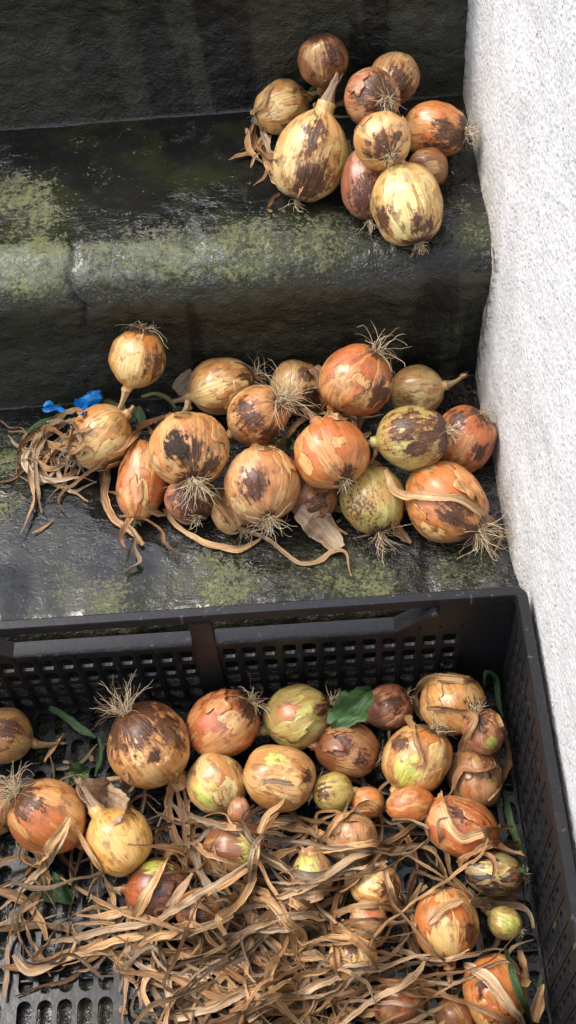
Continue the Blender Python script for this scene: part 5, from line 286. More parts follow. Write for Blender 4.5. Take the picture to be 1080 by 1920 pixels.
(0.95,0.0035,[(-0.1907,-0.3329,0.0276),(-0.1996,-0.3215,0.0327),(-0.1836,-0.3222,0.0426),(-0.1678,-0.3281,0.0630),(-0.1530,-0.3362,0.0921),(-0.1379,-0.3385,0.0908),(-0.1231,-0.3414,0.0745),(-0.1092,-0.3451,0.0615),(-0.1213,-0.3508,0.0455),(-0.1360,-0.3534,0.0344),(-0.1519,-0.3542,0.0292),(-0.1680,-0.3555,0.0274)]),
(1.15,0.0075,[(-0.1164,-0.3461,0.0588),(-0.1323,-0.3496,0.0647),(-0.1484,-0.3521,0.0777),(-0.1633,-0.3473,0.0550),(-0.1789,-0.3458,0.0386),(-0.1948,-0.3466,0.0303),(-0.2107,-0.3484,0.0276),(-0.2267,-0.3504,0.0272)]),
(0.60,0.0025,[(-0.1805,-0.3181,0.0753),(-0.1703,-0.3093,0.0871),(-0.1598,-0.2895,0.0550),(-0.1525,-0.2697,0.0337),(-0.1368,-0.2707,0.0212),(-0.1246,-0.2803,0.0160),(-0.1128,-0.2910,0.0147),(-0.1005,-0.3011,0.0147)]),
(0.85,0.0067,[(-0.3102,-0.2735,0.0260),(-0.2975,-0.2862,0.0308),(-0.2824,-0.2994,0.0473),(-0.2653,-0.3104,0.0728),(-0.2508,-0.3045,0.0470),(-0.2355,-0.2985,0.0285),(-0.2222,-0.2887,0.0197),(-0.2178,-0.2729,0.0186),(-0.2182,-0.2571,0.0210)]),
(0.85,0.0058,[(-0.2603,-0.2904,0.0230),(-0.2711,-0.2772,0.0233),(-0.2864,-0.2687,0.0231),(-0.3025,-0.2613,0.0230),(-0.3189,-0.2542,0.0232),(-0.3363,-0.2507,0.0229),(-0.3537,-0.2462,0.0229),(-0.3710,-0.2415,0.0229),(-0.3888,-0.2384,0.0229),(-0.4066,-0.2366,0.0232),(-0.4241,-0.2349,0.0247),(-0.4414,-0.2359,0.0270),(-0.4365,-0.2483,0.0227)]),
(1.05,0.0037,[(-0.2793,-0.3218,0.0649),(-0.2906,-0.3025,0.0415),(-0.3038,-0.2855,0.0251),(-0.3213,-0.2761,0.0165),(-0.3388,-0.2686,0.0136),(-0.3557,-0.2608,0.0131),(-0.3722,-0.2520,0.0136),(-0.3895,-0.2457,0.0148),(-0.4074,-0.2423,0.0172)]),
(1.15,0.0041,[(-0.3020,-0.2951,0.0250),(-0.3188,-0.2865,0.0264),(-0.3335,-0.2772,0.0310),(-0.3154,-0.2728,0.0375),(-0.2981,-0.2692,0.0541),(-0.3065,-0.2619,0.0821)]),
(0.45,0.0077,[(-0.2171,-0.3183,0.0156),(-0.2176,-0.3019,0.0172),(-0.2252,-0.2887,0.0213),(-0.2419,-0.2946,0.0285),(-0.2582,-0.3010,0.0458),(-0.2731,-0.3106,0.0702),(-0.2909,-0.3107,0.0455),(-0.3084,-0.3130,0.0282),(-0.3251,-0.3176,0.0212)]),
(0.95,0.0041,[(-0.1916,-0.2030,0.0425),(-0.1903,-0.2226,0.0514),(-0.2052,-0.2316,0.0767),(-0.2215,-0.2310,0.0790),(-0.2390,-0.2213,0.0514),(-0.2568,-0.2133,0.0320),(-0.2745,-0.2081,0.0224),(-0.2921,-0.2062,0.0196),(-0.3089,-0.2040,0.0226),(-0.3231,-0.2005,0.0344),(-0.3123,-0.1934,0.0570),(-0.3032,-0.1885,0.0893),(-0.2941,-0.1754,0.0923)]),
(1.25,0.0056,[(-0.2496,-0.3279,0.0640),(-0.2639,-0.3233,0.0734),(-0.2786,-0.3244,0.0678),(-0.2891,-0.3325,0.0445),(-0.2990,-0.3423,0.0278),(-0.3098,-0.3529,0.0196),(-0.3194,-0.3648,0.0167)]),
(1.15,0.0088,[(-0.2775,-0.3167,0.0758),(-0.2952,-0.3173,0.0516),(-0.3126,-0.3196,0.0342),(-0.3306,-0.3206,0.0259),(-0.3461,-0.3210,0.0230),(-0.3490,-0.3047,0.0242),(-0.3505,-0.2888,0.0265),(-0.3333,-0.2899,0.0238),(-0.3158,-0.2881,0.0228),(-0.3091,-0.2744,0.0231),(-0.2996,-0.2608,0.0237),(-0.2851,-0.2509,0.0236),(-0.2695,-0.2424,0.0240)]),
(1.15,0.0066,[(-0.2252,-0.2631,0.0309),(-0.2404,-0.2703,0.0331),(-0.2525,-0.2826,0.0409),(-0.2573,-0.3009,0.0564),(-0.2532,-0.3209,0.0784),(-0.2455,-0.3287,0.0557),(-0.2344,-0.3360,0.0397),(-0.2215,-0.3435,0.0317),(-0.2076,-0.3507,0.0288)]),
(0.45,0.0057,[(-0.3542,-0.2511,0.0198),(-0.3639,-0.2648,0.0189),(-0.3680,-0.2810,0.0182),(-0.3669,-0.2977,0.0177),(-0.3557,-0.3104,0.0173),(-0.3393,-0.3170,0.0173),(-0.3223,-0.3216,0.0175),(-0.3072,-0.3301,0.0173),(-0.3005,-0.3174,0.0173),(-0.2927,-0.3031,0.0173),(-0.2876,-0.2874,0.0183),(-0.2836,-0.2715,0.0207)]),
(0.85,0.0078,[(-0.3113,-0.2515,0.0151),(-0.2945,-0.2528,0.0135),(-0.2831,-0.2449,0.0135),(-0.2846,-0.2293,0.0177),(-0.2837,-0.2156,0.0285),(-0.2918,-0.2081,0.0499),(-0.2984,-0.2035,0.0800),(-0.3021,-0.1888,0.0855)]),
(1.05,0.0056,[(-0.2009,-0.3046,0.0280),(-0.2091,-0.2906,0.0285),(-0.2108,-0.2754,0.0319),(-0.2104,-0.2614,0.0417),(-0.2215,-0.2580,0.0593),(-0.2371,-0.2663,0.0822),(-0.2548,-0.2605,0.0575),(-0.2729,-0.2548,0.0406),(-0.2902,-0.2554,0.0319),(-0.3061,-0.2610,0.0289)]),
(0.60,0.0067,[(-0.2494,-0.2537,0.0334),(-0.2419,-0.2682,0.0306),(-0.2314,-0.2811,0.0296),(-0.2207,-0.2938,0.0295),(-0.2116,-0.3075,0.0296),(-0.2011,-0.3198,0.0296),(-0.1881,-0.3296,0.0296)]),
(1.15,0.0065,[(-0.1172,-0.2920,0.0547),(-0.1283,-0.3072,0.0663),(-0.1429,-0.3218,0.0920),(-0.1573,-0.3283,0.0923),(-0.1713,-0.3288,0.0640),(-0.1848,-0.3329,0.0436),(-0.1973,-0.3408,0.0331),(-0.2126,-0.3458,0.0300),(-0.2275,-0.3517,0.0296),(-0.2408,-0.3604,0.0294),(-0.2546,-0.3682,0.0295)]),
(0.75,0.0041,[(-0.1607,-0.2849,0.0967),(-0.1769,-0.2814,0.1087),(-0.1937,-0.2666,0.0717),(-0.2121,-0.2578,0.0448),(-0.2311,-0.2543,0.0313),(-0.2500,-0.2539,0.0267),(-0.2689,-0.2538,0.0259),(-0.2702,-0.2386,0.0273),(-0.2605,-0.2233,0.0296)]),
(0.85,0.0042,[(-0.2886,-0.3121,0.0215),(-0.3056,-0.3068,0.0215),(-0.3231,-0.3027,0.0215),(-0.3407,-0.2991,0.0215),(-0.3581,-0.2941,0.0215),(-0.3740,-0.2850,0.0214),(-0.3896,-0.2750,0.0214),(-0.4041,-0.2632,0.0213),(-0.4117,-0.2465,0.0214),(-0.4173,-0.2290,0.0219),(-0.4191,-0.2110,0.0232),(-0.4192,-0.1934,0.0265)]),
(0.95,0.0041,[(-0.1290,-0.2651,0.0381),(-0.1402,-0.2797,0.0462),(-0.1549,-0.2941,0.0711),(-0.1710,-0.3071,0.1081),(-0.1864,-0.3085,0.1105),(-0.2022,-0.2978,0.0718),(-0.2164,-0.2831,0.0453),(-0.2305,-0.2708,0.0322),(-0.2452,-0.2611,0.0278),(-0.2597,-0.2520,0.0270),(-0.2724,-0.2407,0.0272),(-0.2853,-0.2296,0.0284),(-0.2998,-0.2209,0.0307)])]
BED=[(0.50,0.0054,[(-0.2329,-0.3111,0.0239),(-0.2256,-0.3297,0.0210),(-0.2285,-0.3494,0.0163),(-0.2288,-0.3694,0.0160),(-0.2199,-0.3874,0.0212)]),
(0.30,0.0031,[(-0.0657,-0.1236,0.0212),(-0.0740,-0.1418,0.0190),(-0.0918,-0.1510,0.0247),(-0.1118,-0.1508,0.0208),(-0.1237,-0.1348,0.0160)]),
(0.40,0.0041,[(-0.2622,-0.2618,0.0216),(-0.2820,-0.2645,0.0271),(-0.3014,-0.2693,0.0290),(-0.3146,-0.2844,0.0271),(-0.3346,-0.2847,0.0269)]),
(0.40,0.0059,[(-0.1422,-0.3343,0.0278),(-0.1574,-0.3213,0.0305),(-0.1774,-0.3219,0.0249),(-0.1928,-0.3347,0.0201),(-0.1899,-0.3545,0.0217),(-0.1843,-0.3737,0.0199)]),
(0.50,0.0052,[(-0.3573,-0.2963,0.0175),(-0.3527,-0.2768,0.0276),(-0.3653,-0.2613,0.0323),(-0.3835,-0.2697,0.0264),(-0.3978,-0.2837,0.0297)]),
(0.30,0.0059,[(-0.3073,-0.1908,0.0205),(-0.3270,-0.1942,0.0213),(-0.3420,-0.1810,0.0181),(-0.3406,-0.1610,0.0160),(-0.3211,-0.1566,0.0171)]),
(0.80,0.0059,[(-0.0574,-0.3184,0.0324),(-0.0435,-0.3328,0.0318),(-0.0456,-0.3527,0.0315),(-0.0649,-0.3579,0.0326),(-0.0843,-0.3533,0.0341),(-0.0852,-0.3333,0.0343)]),
(0.60,0.0038,[(-0.3392,-0.1970,0.0320),(-0.3196,-0.1930,0.0306),(-0.3011,-0.2005,0.0271),(-0.2924,-0.2185,0.0288),(-0.2768,-0.2310,0.0339),(-0.2621,-0.2446,0.0322),(-0.2544,-0.2630,0.0312)]),
(0.80,0.0050,[(-0.3927,-0.2087,0.0208),(-0.3739,-0.2020,0.0160),(-0.3606,-0.1870,0.0160),(-0.3574,-0.1673,0.0167)]),
(0.40,0.0058,[(-0.0812,-0.1279,0.0180),(-0.0665,-0.1415,0.0160),(-0.0465,-0.1417,0.0220),(-0.0272,-0.1365,0.0259)]),
(0.60,0.0042,[(-0.2079,-0.2980,0.0294),(-0.2049,-0.2782,0.0337),(-0.1849,-0.2777,0.0420),(-0.1652,-0.2812,0.0420),(-0.1485,-0.2922,0.0420),(-0.1430,-0.3115,0.0420),(-0.1603,-0.3215,0.0367)]),
(0.30,0.0051,[(-0.0550,-0.1457,0.0199),(-0.0700,-0.1325,0.0194),(-0.0621,-0.1141,0.0171),(-0.0647,-0.0942,0.0160)]),
(0.80,0.0056,[(-0.3657,-0.2151,0.0216),(-0.3508,-0.2017,0.0197),(-0.3312,-0.1980,0.0219),(-0.3141,-0.1876,0.0221),(-0.2964,-0.1783,0.0160)]),
(0.80,0.0030,[(-0.4898,-0.1723,0.0257),(-0.4992,-0.1547,0.0309),(-0.4815,-0.1640,0.0365),(-0.4749,-0.1829,0.0360),(-0.4924,-0.1731,0.0406),(-0.4852,-0.1545,0.0370),(-0.4660,-0.1603,0.0344)]),
(0.30,0.0040,[(-0.0752,-0.1533,0.0278),(-0.0578,-0.1436,0.0287),(-0.0634,-0.1244,0.0289),(-0.0756,-0.1086,0.0323),(-0.0947,-0.1146,0.0266),(-0.1061,-0.1311,0.0291),(-0.1094,-0.1508,0.0329)]),
(0.50,0.0041,[(-0.3526,-0.1381,0.0246),(-0.3631,-0.1551,0.0305),(-0.3762,-0.1702,0.0309),(-0.3764,-0.1902,0.0256),(-0.3888,-0.2058,0.0226),(-0.4081,-0.2004,0.0262)]),
(0.80,0.0050,[(-0.4688,-0.1129,0.0309),(-0.4488,-0.1125,0.0345),(-0.4370,-0.1286,0.0317),(-0.4170,-0.1299,0.0372),(-0.3971,-0.1317,0.0375)]),
(0.80,0.0052,[(-0.0484,-0.2006,0.0321),(-0.0517,-0.2204,0.0278),(-0.0658,-0.2345,0.0288),(-0.0825,-0.2455,0.0314)]),
(0.40,0.0036,[(-0.2013,-0.3233,0.0191),(-0.1900,-0.3398,0.0215),(-0.1784,-0.3561,0.0253),(-0.1642,-0.3702,0.0206),(-0.1542,-0.3875,0.0160)]),
(0.50,0.0036,[(-0.3906,-0.2689,0.0197),(-0.3725,-0.2605,0.0260),(-0.3617,-0.2436,0.0222),(-0.3543,-0.2251,0.0213),(-0.3428,-0.2086,0.0238)]),
(0.80,0.0037,[(-0.4233,-0.1194,0.0182),(-0.4289,-0.1002,0.0160),(-0.4444,-0.0876,0.0160),(-0.4588,-0.1015,0.0160),(-0.4740,-0.1145,0.0186),(-0.4858,-0.1306,0.0217)]),
(0.60,0.0049,[(-0.4077,-0.1234,0.0208),(-0.3952,-0.1390,0.0269),(-0.3906,-0.1584,0.0308),(-0.3967,-0.1775,0.0322)]),
(0.40,0.0058,[(-0.2335,-0.2510,0.0237),(-0.2400,-0.2700,0.0250),(-0.2596,-0.2737,0.0277),(-0.2681,-0.2555,0.0272)]),
(0.40,0.0050,[(-0.4004,-0.2327,0.0190),(-0.4185,-0.2412,0.0160),(-0.4277,-0.2590,0.0161),(-0.4366,-0.2769,0.0175),(-0.4546,-0.2857,0.0160),(-0.4744,-0.2880,0.0160),(-0.4936,-0.2937,0.0163)]),
(0.60,0.0057,[(-0.2432,-0.2447,0.0257),(-0.2239,-0.2498,0.0249),(-0.2122,-0.2336,0.0246),(-0.2064,-0.2145,0.0280),(-0.2254,-0.2082,0.0296),(-0.2420,-0.1970,0.0247),(-0.2609,-0.1905,0.0320)]),
(0.40,0.0036,[(-0.1958,-0.1275,0.0311),(-0.2155,-0.1239,0.0345),(-0.2338,-0.1160,0.0335),(-0.2533,-0.1111,0.0287),(-0.2719,-0.1184,0.0255),(-0.2919,-0.1194,0.0286)]),
(0.40,0.0055,[(-0.1930,-0.2559,0.0242),(-0.2104,-0.2658,0.0248),(-0.2303,-0.2640,0.0229),(-0.2498,-0.2598,0.0211),(-0.2573,-0.2412,0.0247),(-0.2583,-0.2213,0.0271)]),
(0.30,0.0049,[(-0.2604,-0.2216,0.0286),(-0.2771,-0.2106,0.0316),(-0.2727,-0.1910,0.0335),(-0.2529,-0.1937,0.0295),(-0.2350,-0.2027,0.0307),(-0.2339,-0.2226,0.0309),(-0.2288,-0.2420,0.0246)]),
(0.50,0.0030,[(-0.3125,-0.1896,0.0281),(-0.3230,-0.1726,0.0304),(-0.3268,-0.1530,0.0309),(-0.3109,-0.1407,0.0230),(-0.2912,-0.1438,0.0175)]),
(0.50,0.0042,[(-0.2916,-0.2783,0.0322),(-0.2839,-0.2598,0.0272),(-0.2930,-0.2420,0.0249),(-0.3126,-0.2381,0.0212),(-0.3196,-0.2568,0.0224),(-0.3183,-0.2768,0.0164)]),
(0.40,0.0045,[(-0.0395,-0.1348,0.0263),(-0.0497,-0.1520,0.0314),(-0.0633,-0.1667,0.0271),(-0.0819,-0.1741,0.0324),(-0.1018,-0.1722,0.0327),(-0.1217,-0.1708,0.0330),(-0.1417,-0.1723,0.0299)]),
(0.40,0.0050,[(-0.3844,-0.1431,0.0229),(-0.3787,-0.1240,0.0258),(-0.3745,-0.1044,0.0249),(-0.3572,-0.0944,0.0238),(-0.3431,-0.0802,0.0230),(-0.3235,-0.0763,0.0260)]),
(0.50,0.0040,[(-0.4621,-0.2528,0.0307),(-0.4549,-0.2342,0.0254),(-0.4371,-0.2249,0.0242),(-0.4177,-0.2200,0.0224),(-0.4000,-0.2292,0.0233),(-0.3956,-0.2487,0.0208)]),
(0.40,0.0056,[(-0.3979,-0.1935,0.0328),(-0.3881,-0.1761,0.0332),(-0.3866,-0.1561,0.0388),(-0.3931,-0.1372,0.0420),(-0.4130,-0.1390,0.0420),(-0.4291,-0.1508,0.0420),(-0.4421,-0.1660,0.0387)]),
(0.60,0.0035,[(-0.1202,-0.0996,0.0270),(-0.1045,-0.0872,0.0263),(-0.0848,-0.0834,0.0223),(-0.0693,-0.0960,0.0230),(-0.0750,-0.1152,0.0266),(-0.0949,-0.1136,0.0183)]),
(0.40,0.0051,[(-0.2993,-0.1671,0.0306),(-0.2956,-0.1868,0.0305),(-0.2791,-0.1981,0.0288),(-0.2599,-0.2037,0.0322),(-0.2404,-0.1990,0.0250),(-0.2391,-0.1790,0.0317),(-0.2522,-0.1639,0.0360)]),
(0.30,0.0052,[(-0.4422,-0.2086,0.0315),(-0.4435,-0.1886,0.0290),(-0.4540,-0.1716,0.0279),(-0.4659,-0.1555,0.0276),(-0.4856,-0.1589,0.0284),(-0.4955,-0.1762,0.0266)]),
(0.50,0.0041,[(-0.2651,-0.2620,0.0182),(-0.2513,-0.2765,0.0197),(-0.2543,-0.2962,0.0160),(-0.2523,-0.3161,0.0160),(-0.2459,-0.3351,0.0188),(-0.2538,-0.3535,0.0240)]),
(0.50,0.0051,[(-0.2492,-0.2795,0.0271),(-0.2348,-0.2934,0.0325),(-0.2312,-0.3130,0.0271),(-0.2222,-0.3309,0.0279),(-0.2057,-0.3422,0.0291)]),
(0.50,0.0039,[(-0.3884,-0.1985,0.0176),(-0.3970,-0.1805,0.0193),(-0.3833,-0.1660,0.0209),(-0.3636,-0.1693,0.0210),(-0.3462,-0.1793,0.0264),(-0.3373,-0.1972,0.0247)]),
(0.30,0.0035,[(-0.2912,-0.2723,0.0219),(-0.3022,-0.2556,0.0195),(-0.3130,-0.2388,0.0198),(-0.3091,-0.2191,0.0229),(-0.3271,-0.2105,0.0187),(-0.3432,-0.2225,0.0160),(-0.3413,-0.2424,0.0202)]),
(0.50,0.0060,[(-0.2505,-0.2604,0.0204),(-0.2698,-0.2657,0.0160),(-0.2897,-0.2684,0.0217),(-0.3097,-0.2689,0.0203),(-0.3240,-0.2828,0.0232)]),
(0.40,0.0060,[(-0.2407,-0.2047,0.0241),(-0.2363,-0.2242,0.0303),(-0.2238,-0.2397,0.0286),(-0.2085,-0.2527,0.0252),(-0.1897,-0.2594,0.0249),(-0.1698,-0.2573,0.0304),(-0.1499,-0.2595,0.0341)]),
(0.50,0.0058,[(-0.3122,-0.1805,0.0240),(-0.2959,-0.1920,0.0272),(-0.2870,-0.2099,0.0279),(-0.2929,-0.2290,0.0360),(-0.3125,-0.2330,0.0349),(-0.3286,-0.2211,0.0334)]),
(0.40,0.0035,[(-0.1790,-0.1942,0.0232),(-0.1598,-0.1884,0.0192),(-0.1439,-0.2005,0.0243),(-0.1352,-0.2185,0.0234),(-0.1326,-0.2384,0.0230),(-0.1402,-0.2568,0.0233)]),
(0.50,0.0040,[(-0.2655,-0.3284,0.0312),(-0.2777,-0.3125,0.0276),(-0.2977,-0.3127,0.0319),(-0.3147,-0.3233,0.0302),(-0.3248,-0.3406,0.0207)]),
(0.50,0.0046,[(-0.2316,-0.2113,0.0229),(-0.2459,-0.2254,0.0228),(-0.2414,-0.2449,0.0209),(-0.2254,-0.2569,0.0284),(-0.2066,-0.2500,0.0299),(-0.2034,-0.2303,0.0283),(-0.2168,-0.2155,0.0253)]),
(0.60,0.0033,[(-0.2330,-0.1713,0.0212),(-0.2509,-0.1803,0.0181),(-0.2664,-0.1676,0.0173),(-0.2596,-0.1488,0.0256)]),
(0.80,0.0049,[(-0.2123,-0.2055,0.0230),(-0.1930,-0.2108,0.0270),(-0.1765,-0.2221,0.0322),(-0.1606,-0.2343,0.0363),(-0.1553,-0.2535,0.0294)]),
(0.30,0.0050,[(-0.3082,-0.2952,0.0324),(-0.3268,-0.3025,0.0376),(-0.3450,-0.3109,0.0420),(-0.3646,-0.3151,0.0410),(-0.3775,-0.3303,0.0390),(-0.3819,-0.3498,0.0420),(-0.3778,-0.3694,0.0420)]),
(0.40,0.0051,[(-0.2866,-0.3212,0.0310),(-0.2769,-0.3037,0.0362),(-0.2758,-0.2837,0.0383),(-0.2815,-0.2645,0.0373),(-0.2790,-0.2447,0.0353)]),
(0.30,0.0035,[(-0.4267,-0.2142,0.0311),(-0.4240,-0.1944,0.0310),(-0.4241,-0.1744,0.0349),(-0.4119,-0.1586,0.0390)]),
(0.40,0.0050,[(-0.2687,-0.3277,0.0188),(-0.2820,-0.3427,0.0189),(-0.3009,-0.3493,0.0166),(-0.3197,-0.3426,0.0224),(-0.3294,-0.3251,0.0264),(-0.3249,-0.3056,0.0234),(-0.3331,-0.2873,0.0264)]),
(0.30,0.0032,[(-0.0838,-0.3292,0.0205),(-0.0988,-0.3425,0.0199),(-0.1174,-0.3353,0.0160),(-0.1286,-0.3187,0.0174)]),
(0.40,0.0039,[(-0.1713,-0.3176,0.0308),(-0.1901,-0.3109,0.0324),(-0.1992,-0.2931,0.0359),(-0.2181,-0.2864,0.0352),(-0.2324,-0.2724,0.0375)]),
(0.60,0.0048,[(-0.4071,-0.1604,0.0304),(-0.4120,-0.1798,0.0321),(-0.4201,-0.1981,0.0357),(-0.4271,-0.2168,0.0399)]),
(0.40,0.0041,[(-0.1468,-0.1939,0.0185),(-0.1637,-0.2046,0.0220),(-0.1766,-0.2199,0.0232),(-0.1853,-0.2379,0.0199),(-0.1839,-0.2578,0.0204)]),
(0.60,0.0034,[(-0.1587,-0.2973,0.0282),(-0.1756,-0.3079,0.0280),(-0.1877,-0.3239,0.0281),(-0.2046,-0.3346,0.0247),(-0.2205,-0.3467,0.0242),(-0.2401,-0.3427,0.0181)]),
(0.60,0.0047,[(-0.2631,-0.3044,0.0240),(-0.2828,-0.3008,0.0201),(-0.3025,-0.2976,0.0192),(-0.3223,-0.2946,0.0256),(-0.3373,-0.2814,0.0213)]),
(0.80,0.0038,[(-0.2437,-0.2432,0.0181),(-0.2512,-0.2247,0.0192),(-0.2414,-0.2072,0.0231),(-0.2271,-0.1933,0.0304),(-0.2078,-0.1881,0.0244),(-0.1914,-0.1996,0.0186)]),
(0.80,0.0049,[(-0.0989,-0.3421,0.0248),(-0.1182,-0.3474,0.0250),(-0.1374,-0.3419,0.0222),(-0.1519,-0.3282,0.0205),(-0.1616,-0.3107,0.0194)]),
(0.50,0.0046,[(-0.2329,-0.2170,0.0174),(-0.2157,-0.2068,0.0160),(-0.1962,-0.2112,0.0160),(-0.1856,-0.2282,0.0160)]),
(0.80,0.0053,[(-0.0914,-0.1775,0.0279),(-0.0722,-0.1721,0.0225),(-0.0710,-0.1521,0.0168),(-0.0826,-0.1359,0.0167),(-0.1023,-0.1327,0.0162),(-0.1205,-0.1412,0.0189),(-0.1343,-0.1556,0.0213)]),
(0.60,0.0054,[(-0.4436,-0.1775,0.0261),(-0.4253,-0.1695,0.0187),(-0.4272,-0.1496,0.0174),(-0.4438,-0.1385,0.0189),(-0.4629,-0.1445,0.0160)]),
(0.80,0.0030,[(-0.0890,-0.1194,0.0321),(-0.1074,-0.1116,0.0318),(-0.1247,-0.1015,0.0318),(-0.1297,-0.0822,0.0338),(-0.1284,-0.0622,0.0279),(-0.1116,-0.0514,0.0264),(-0.0969,-0.0378,0.0264)]),
(0.80,0.0057,[(-0.3568,-0.1321,0.0223),(-0.3762,-0.1371,0.0198),(-0.3952,-0.1432,0.0221),(-0.4136,-0.1510,0.0207),(-0.4321,-0.1586,0.0160)]),
(0.80,0.0047,[(-0.1645,-0.3435,0.0306),(-0.1448,-0.3401,0.0318),(-0.1326,-0.3559,0.0340),(-0.1370,-0.3754,0.0351)]),
(0.40,0.0036,[(-0.0474,-0.2395,0.0315),(-0.0475,-0.2195,0.0318),(-0.0502,-0.1997,0.0316),(-0.0512,-0.1797,0.0328),(-0.0470,-0.1602,0.0263),(-0.0507,-0.1405,0.0219),(-0.0692,-0.1330,0.0289)]),
(0.50,0.0059,[(-0.2387,-0.1540,0.0259),(-0.2191,-0.1498,0.0230),(-0.2098,-0.1675,0.0202),(-0.2087,-0.1874,0.0227)]),
(0.30,0.0049,[(-0.4430,-0.2008,0.0285),(-0.4413,-0.1809,0.0259),(-0.4341,-0.1622,0.0279),(-0.4192,-0.1489,0.0221),(-0.4076,-0.1326,0.0201)]),
(0.40,0.0050,[(-0.4472,-0.1436,0.0267),(-0.4439,-0.1633,0.0292),(-0.4449,-0.1833,0.0262),(-0.4403,-0.2028,0.0226),(-0.4462,-0.2219,0.0226),(-0.4463,-0.2419,0.0218),(-0.4529,-0.2608,0.0226)]),
(0.50,0.0037,[(-0.0824,-0.2959,0.0262),(-0.1015,-0.3018,0.0320),(-0.1183,-0.3127,0.0360),(-0.1176,-0.3327,0.0420),(-0.1121,-0.3519,0.0420),(-0.0959,-0.3636,0.0386),(-0.0826,-0.3786,0.0362)]),
(0.60,0.0041,[(-0.2509,-0.3117,0.0293),(-0.2334,-0.3022,0.0307),(-0.2203,-0.2871,0.0296),(-0.2026,-0.2777,0.0243),(-0.1827,-0.2753,0.0276),(-0.1692,-0.2607,0.0240)]),
(0.60,0.0058,[(-0.2706,-0.1479,0.0324),(-0.2901,-0.1525,0.0309),(-0.3094,-0.1579,0.0410),(-0.3251,-0.1702,0.0410),(-0.3451,-0.1698,0.0420)]),
(0.50,0.0039,[(-0.4783,-0.2526,0.0203),(-0.4862,-0.2342,0.0184),(-0.4882,-0.2143,0.0160),(-0.5006,-0.1986,0.0166),(-0.5198,-0.1930,0.0193),(-0.5385,-0.2001,0.0179)]),
(0.40,0.0047,[(-0.3569,-0.1668,0.0250),(-0.3609,-0.1472,0.0238),(-0.3426,-0.1393,0.0187),(-0.3226,-0.1399,0.0160),(-0.3106,-0.1560,0.0160),(-0.2917,-0.1623,0.0160),(-0.2753,-0.1739,0.0167)]),
(0.30,0.0046,[(-0.1396,-0.3108,0.0275),(-0.1454,-0.3299,0.0262),(-0.1631,-0.3393,0.0255),(-0.1824,-0.3342,0.0235)]),
(0.40,0.0051,[(-0.3053,-0.2590,0.0203),(-0.2875,-0.2500,0.0190),(-0.2675,-0.2502,0.0199),(-0.2478,-0.2534,0.0284),(-0.2294,-0.2613,0.0253)]),
(0.40,0.0058,[(-0.1782,-0.2950,0.0235),(-0.1935,-0.3079,0.0248),(-0.2135,-0.3069,0.0293),(-0.2323,-0.3002,0.0247)]),
(0.60,0.0039,[(-0.1031,-0.1023,0.0285),(-0.0993,-0.1219,0.0282),(-0.1015,-0.1418,0.0318),(-0.1169,-0.1545,0.0362),(-0.1365,-0.1584,0.0287),(-0.1513,-0.1449,0.0344),(-0.1637,-0.1292,0.0350)]),
(0.50,0.0059,[(-0.2015,-0.1628,0.0224),(-0.1872,-0.1488,0.0211),(-0.1689,-0.1407,0.0202),(-0.1601,-0.1227,0.0245),(-0.1618,-0.1028,0.0187),(-0.1729,-0.0862,0.0184),(-0.1926,-0.0827,0.0184)]),
(0.40,0.0048,[(-0.4041,-0.1810,0.0276),(-0.4193,-0.1939,0.0346),(-0.4390,-0.1976,0.0366),(-0.4579,-0.2041,0.0383),(-0.4779,-0.2032,0.0410),(-0.4971,-0.1975,0.0418),(-0.5164,-0.2025,0.0378)]),
(0.30,0.0057,[(-0.2815,-0.1970,0.0247),(-0.2705,-0.1803,0.0231),(-0.2754,-0.1609,0.0160),(-0.2873,-0.1449,0.0160),(-0.3064,-0.1387,0.0160),(-0.3195,-0.1538,0.0166),(-0.3313,-0.1699,0.0160)]),
(0.30,0.0044,[(-0.1756,-0.2333,0.0283),(-0.1713,-0.2529,0.0267),(-0.1772,-0.2720,0.0320),(-0.1969,-0.2756,0.0378),(-0.2137,-0.2648,0.0344)]),
(0.60,0.0049,[(-0.3642,-0.1665,0.0253),(-0.3637,-0.1865,0.0251),(-0.3636,-0.2065,0.0252),(-0.3685,-0.2259,0.0229),(-0.3881,-0.2303,0.0164)]),
(0.80,0.0047,[(-0.3327,-0.2961,0.0270),(-0.3491,-0.3075,0.0298),(-0.3459,-0.3273,0.0239),(-0.3447,-0.3472,0.0250),(-0.3271,-0.3567,0.0236),(-0.3093,-0.3477,0.0256)]),
(0.60,0.0052,[(-0.1854,-0.1039,0.0175),(-0.1665,-0.1104,0.0197),(-0.1495,-0.1210,0.0211),(-0.1310,-0.1285,0.0228),(-0.1127,-0.1366,0.0224),(-0.1042,-0.1547,0.0236)]),
(0.30,0.0053,[(-0.1592,-0.2786,0.0278),(-0.1412,-0.2872,0.0330),(-0.1214,-0.2842,0.0330),(-0.1025,-0.2778,0.0258),(-0.0849,-0.2683,0.0239),(-0.0667,-0.2599,0.0276)]),
(0.30,0.0049,[(-0.2949,-0.3358,0.0231),(-0.3049,-0.3531,0.0196),(-0.3098,-0.3725,0.0160),(-0.3135,-0.3922,0.0160)]),
(0.50,0.0038,[(-0.4454,-0.1013,0.0172),(-0.4653,-0.0992,0.0160),(-0.4686,-0.0795,0.0177),(-0.4750,-0.0606,0.0236)]),
(0.40,0.0033,[(-0.3639,-0.2426,0.0321),(-0.3439,-0.2430,0.0266),(-0.3281,-0.2553,0.0277),(-0.3289,-0.2753,0.0283),(-0.3277,-0.2952,0.0228),(-0.3216,-0.3143,0.0228)]),
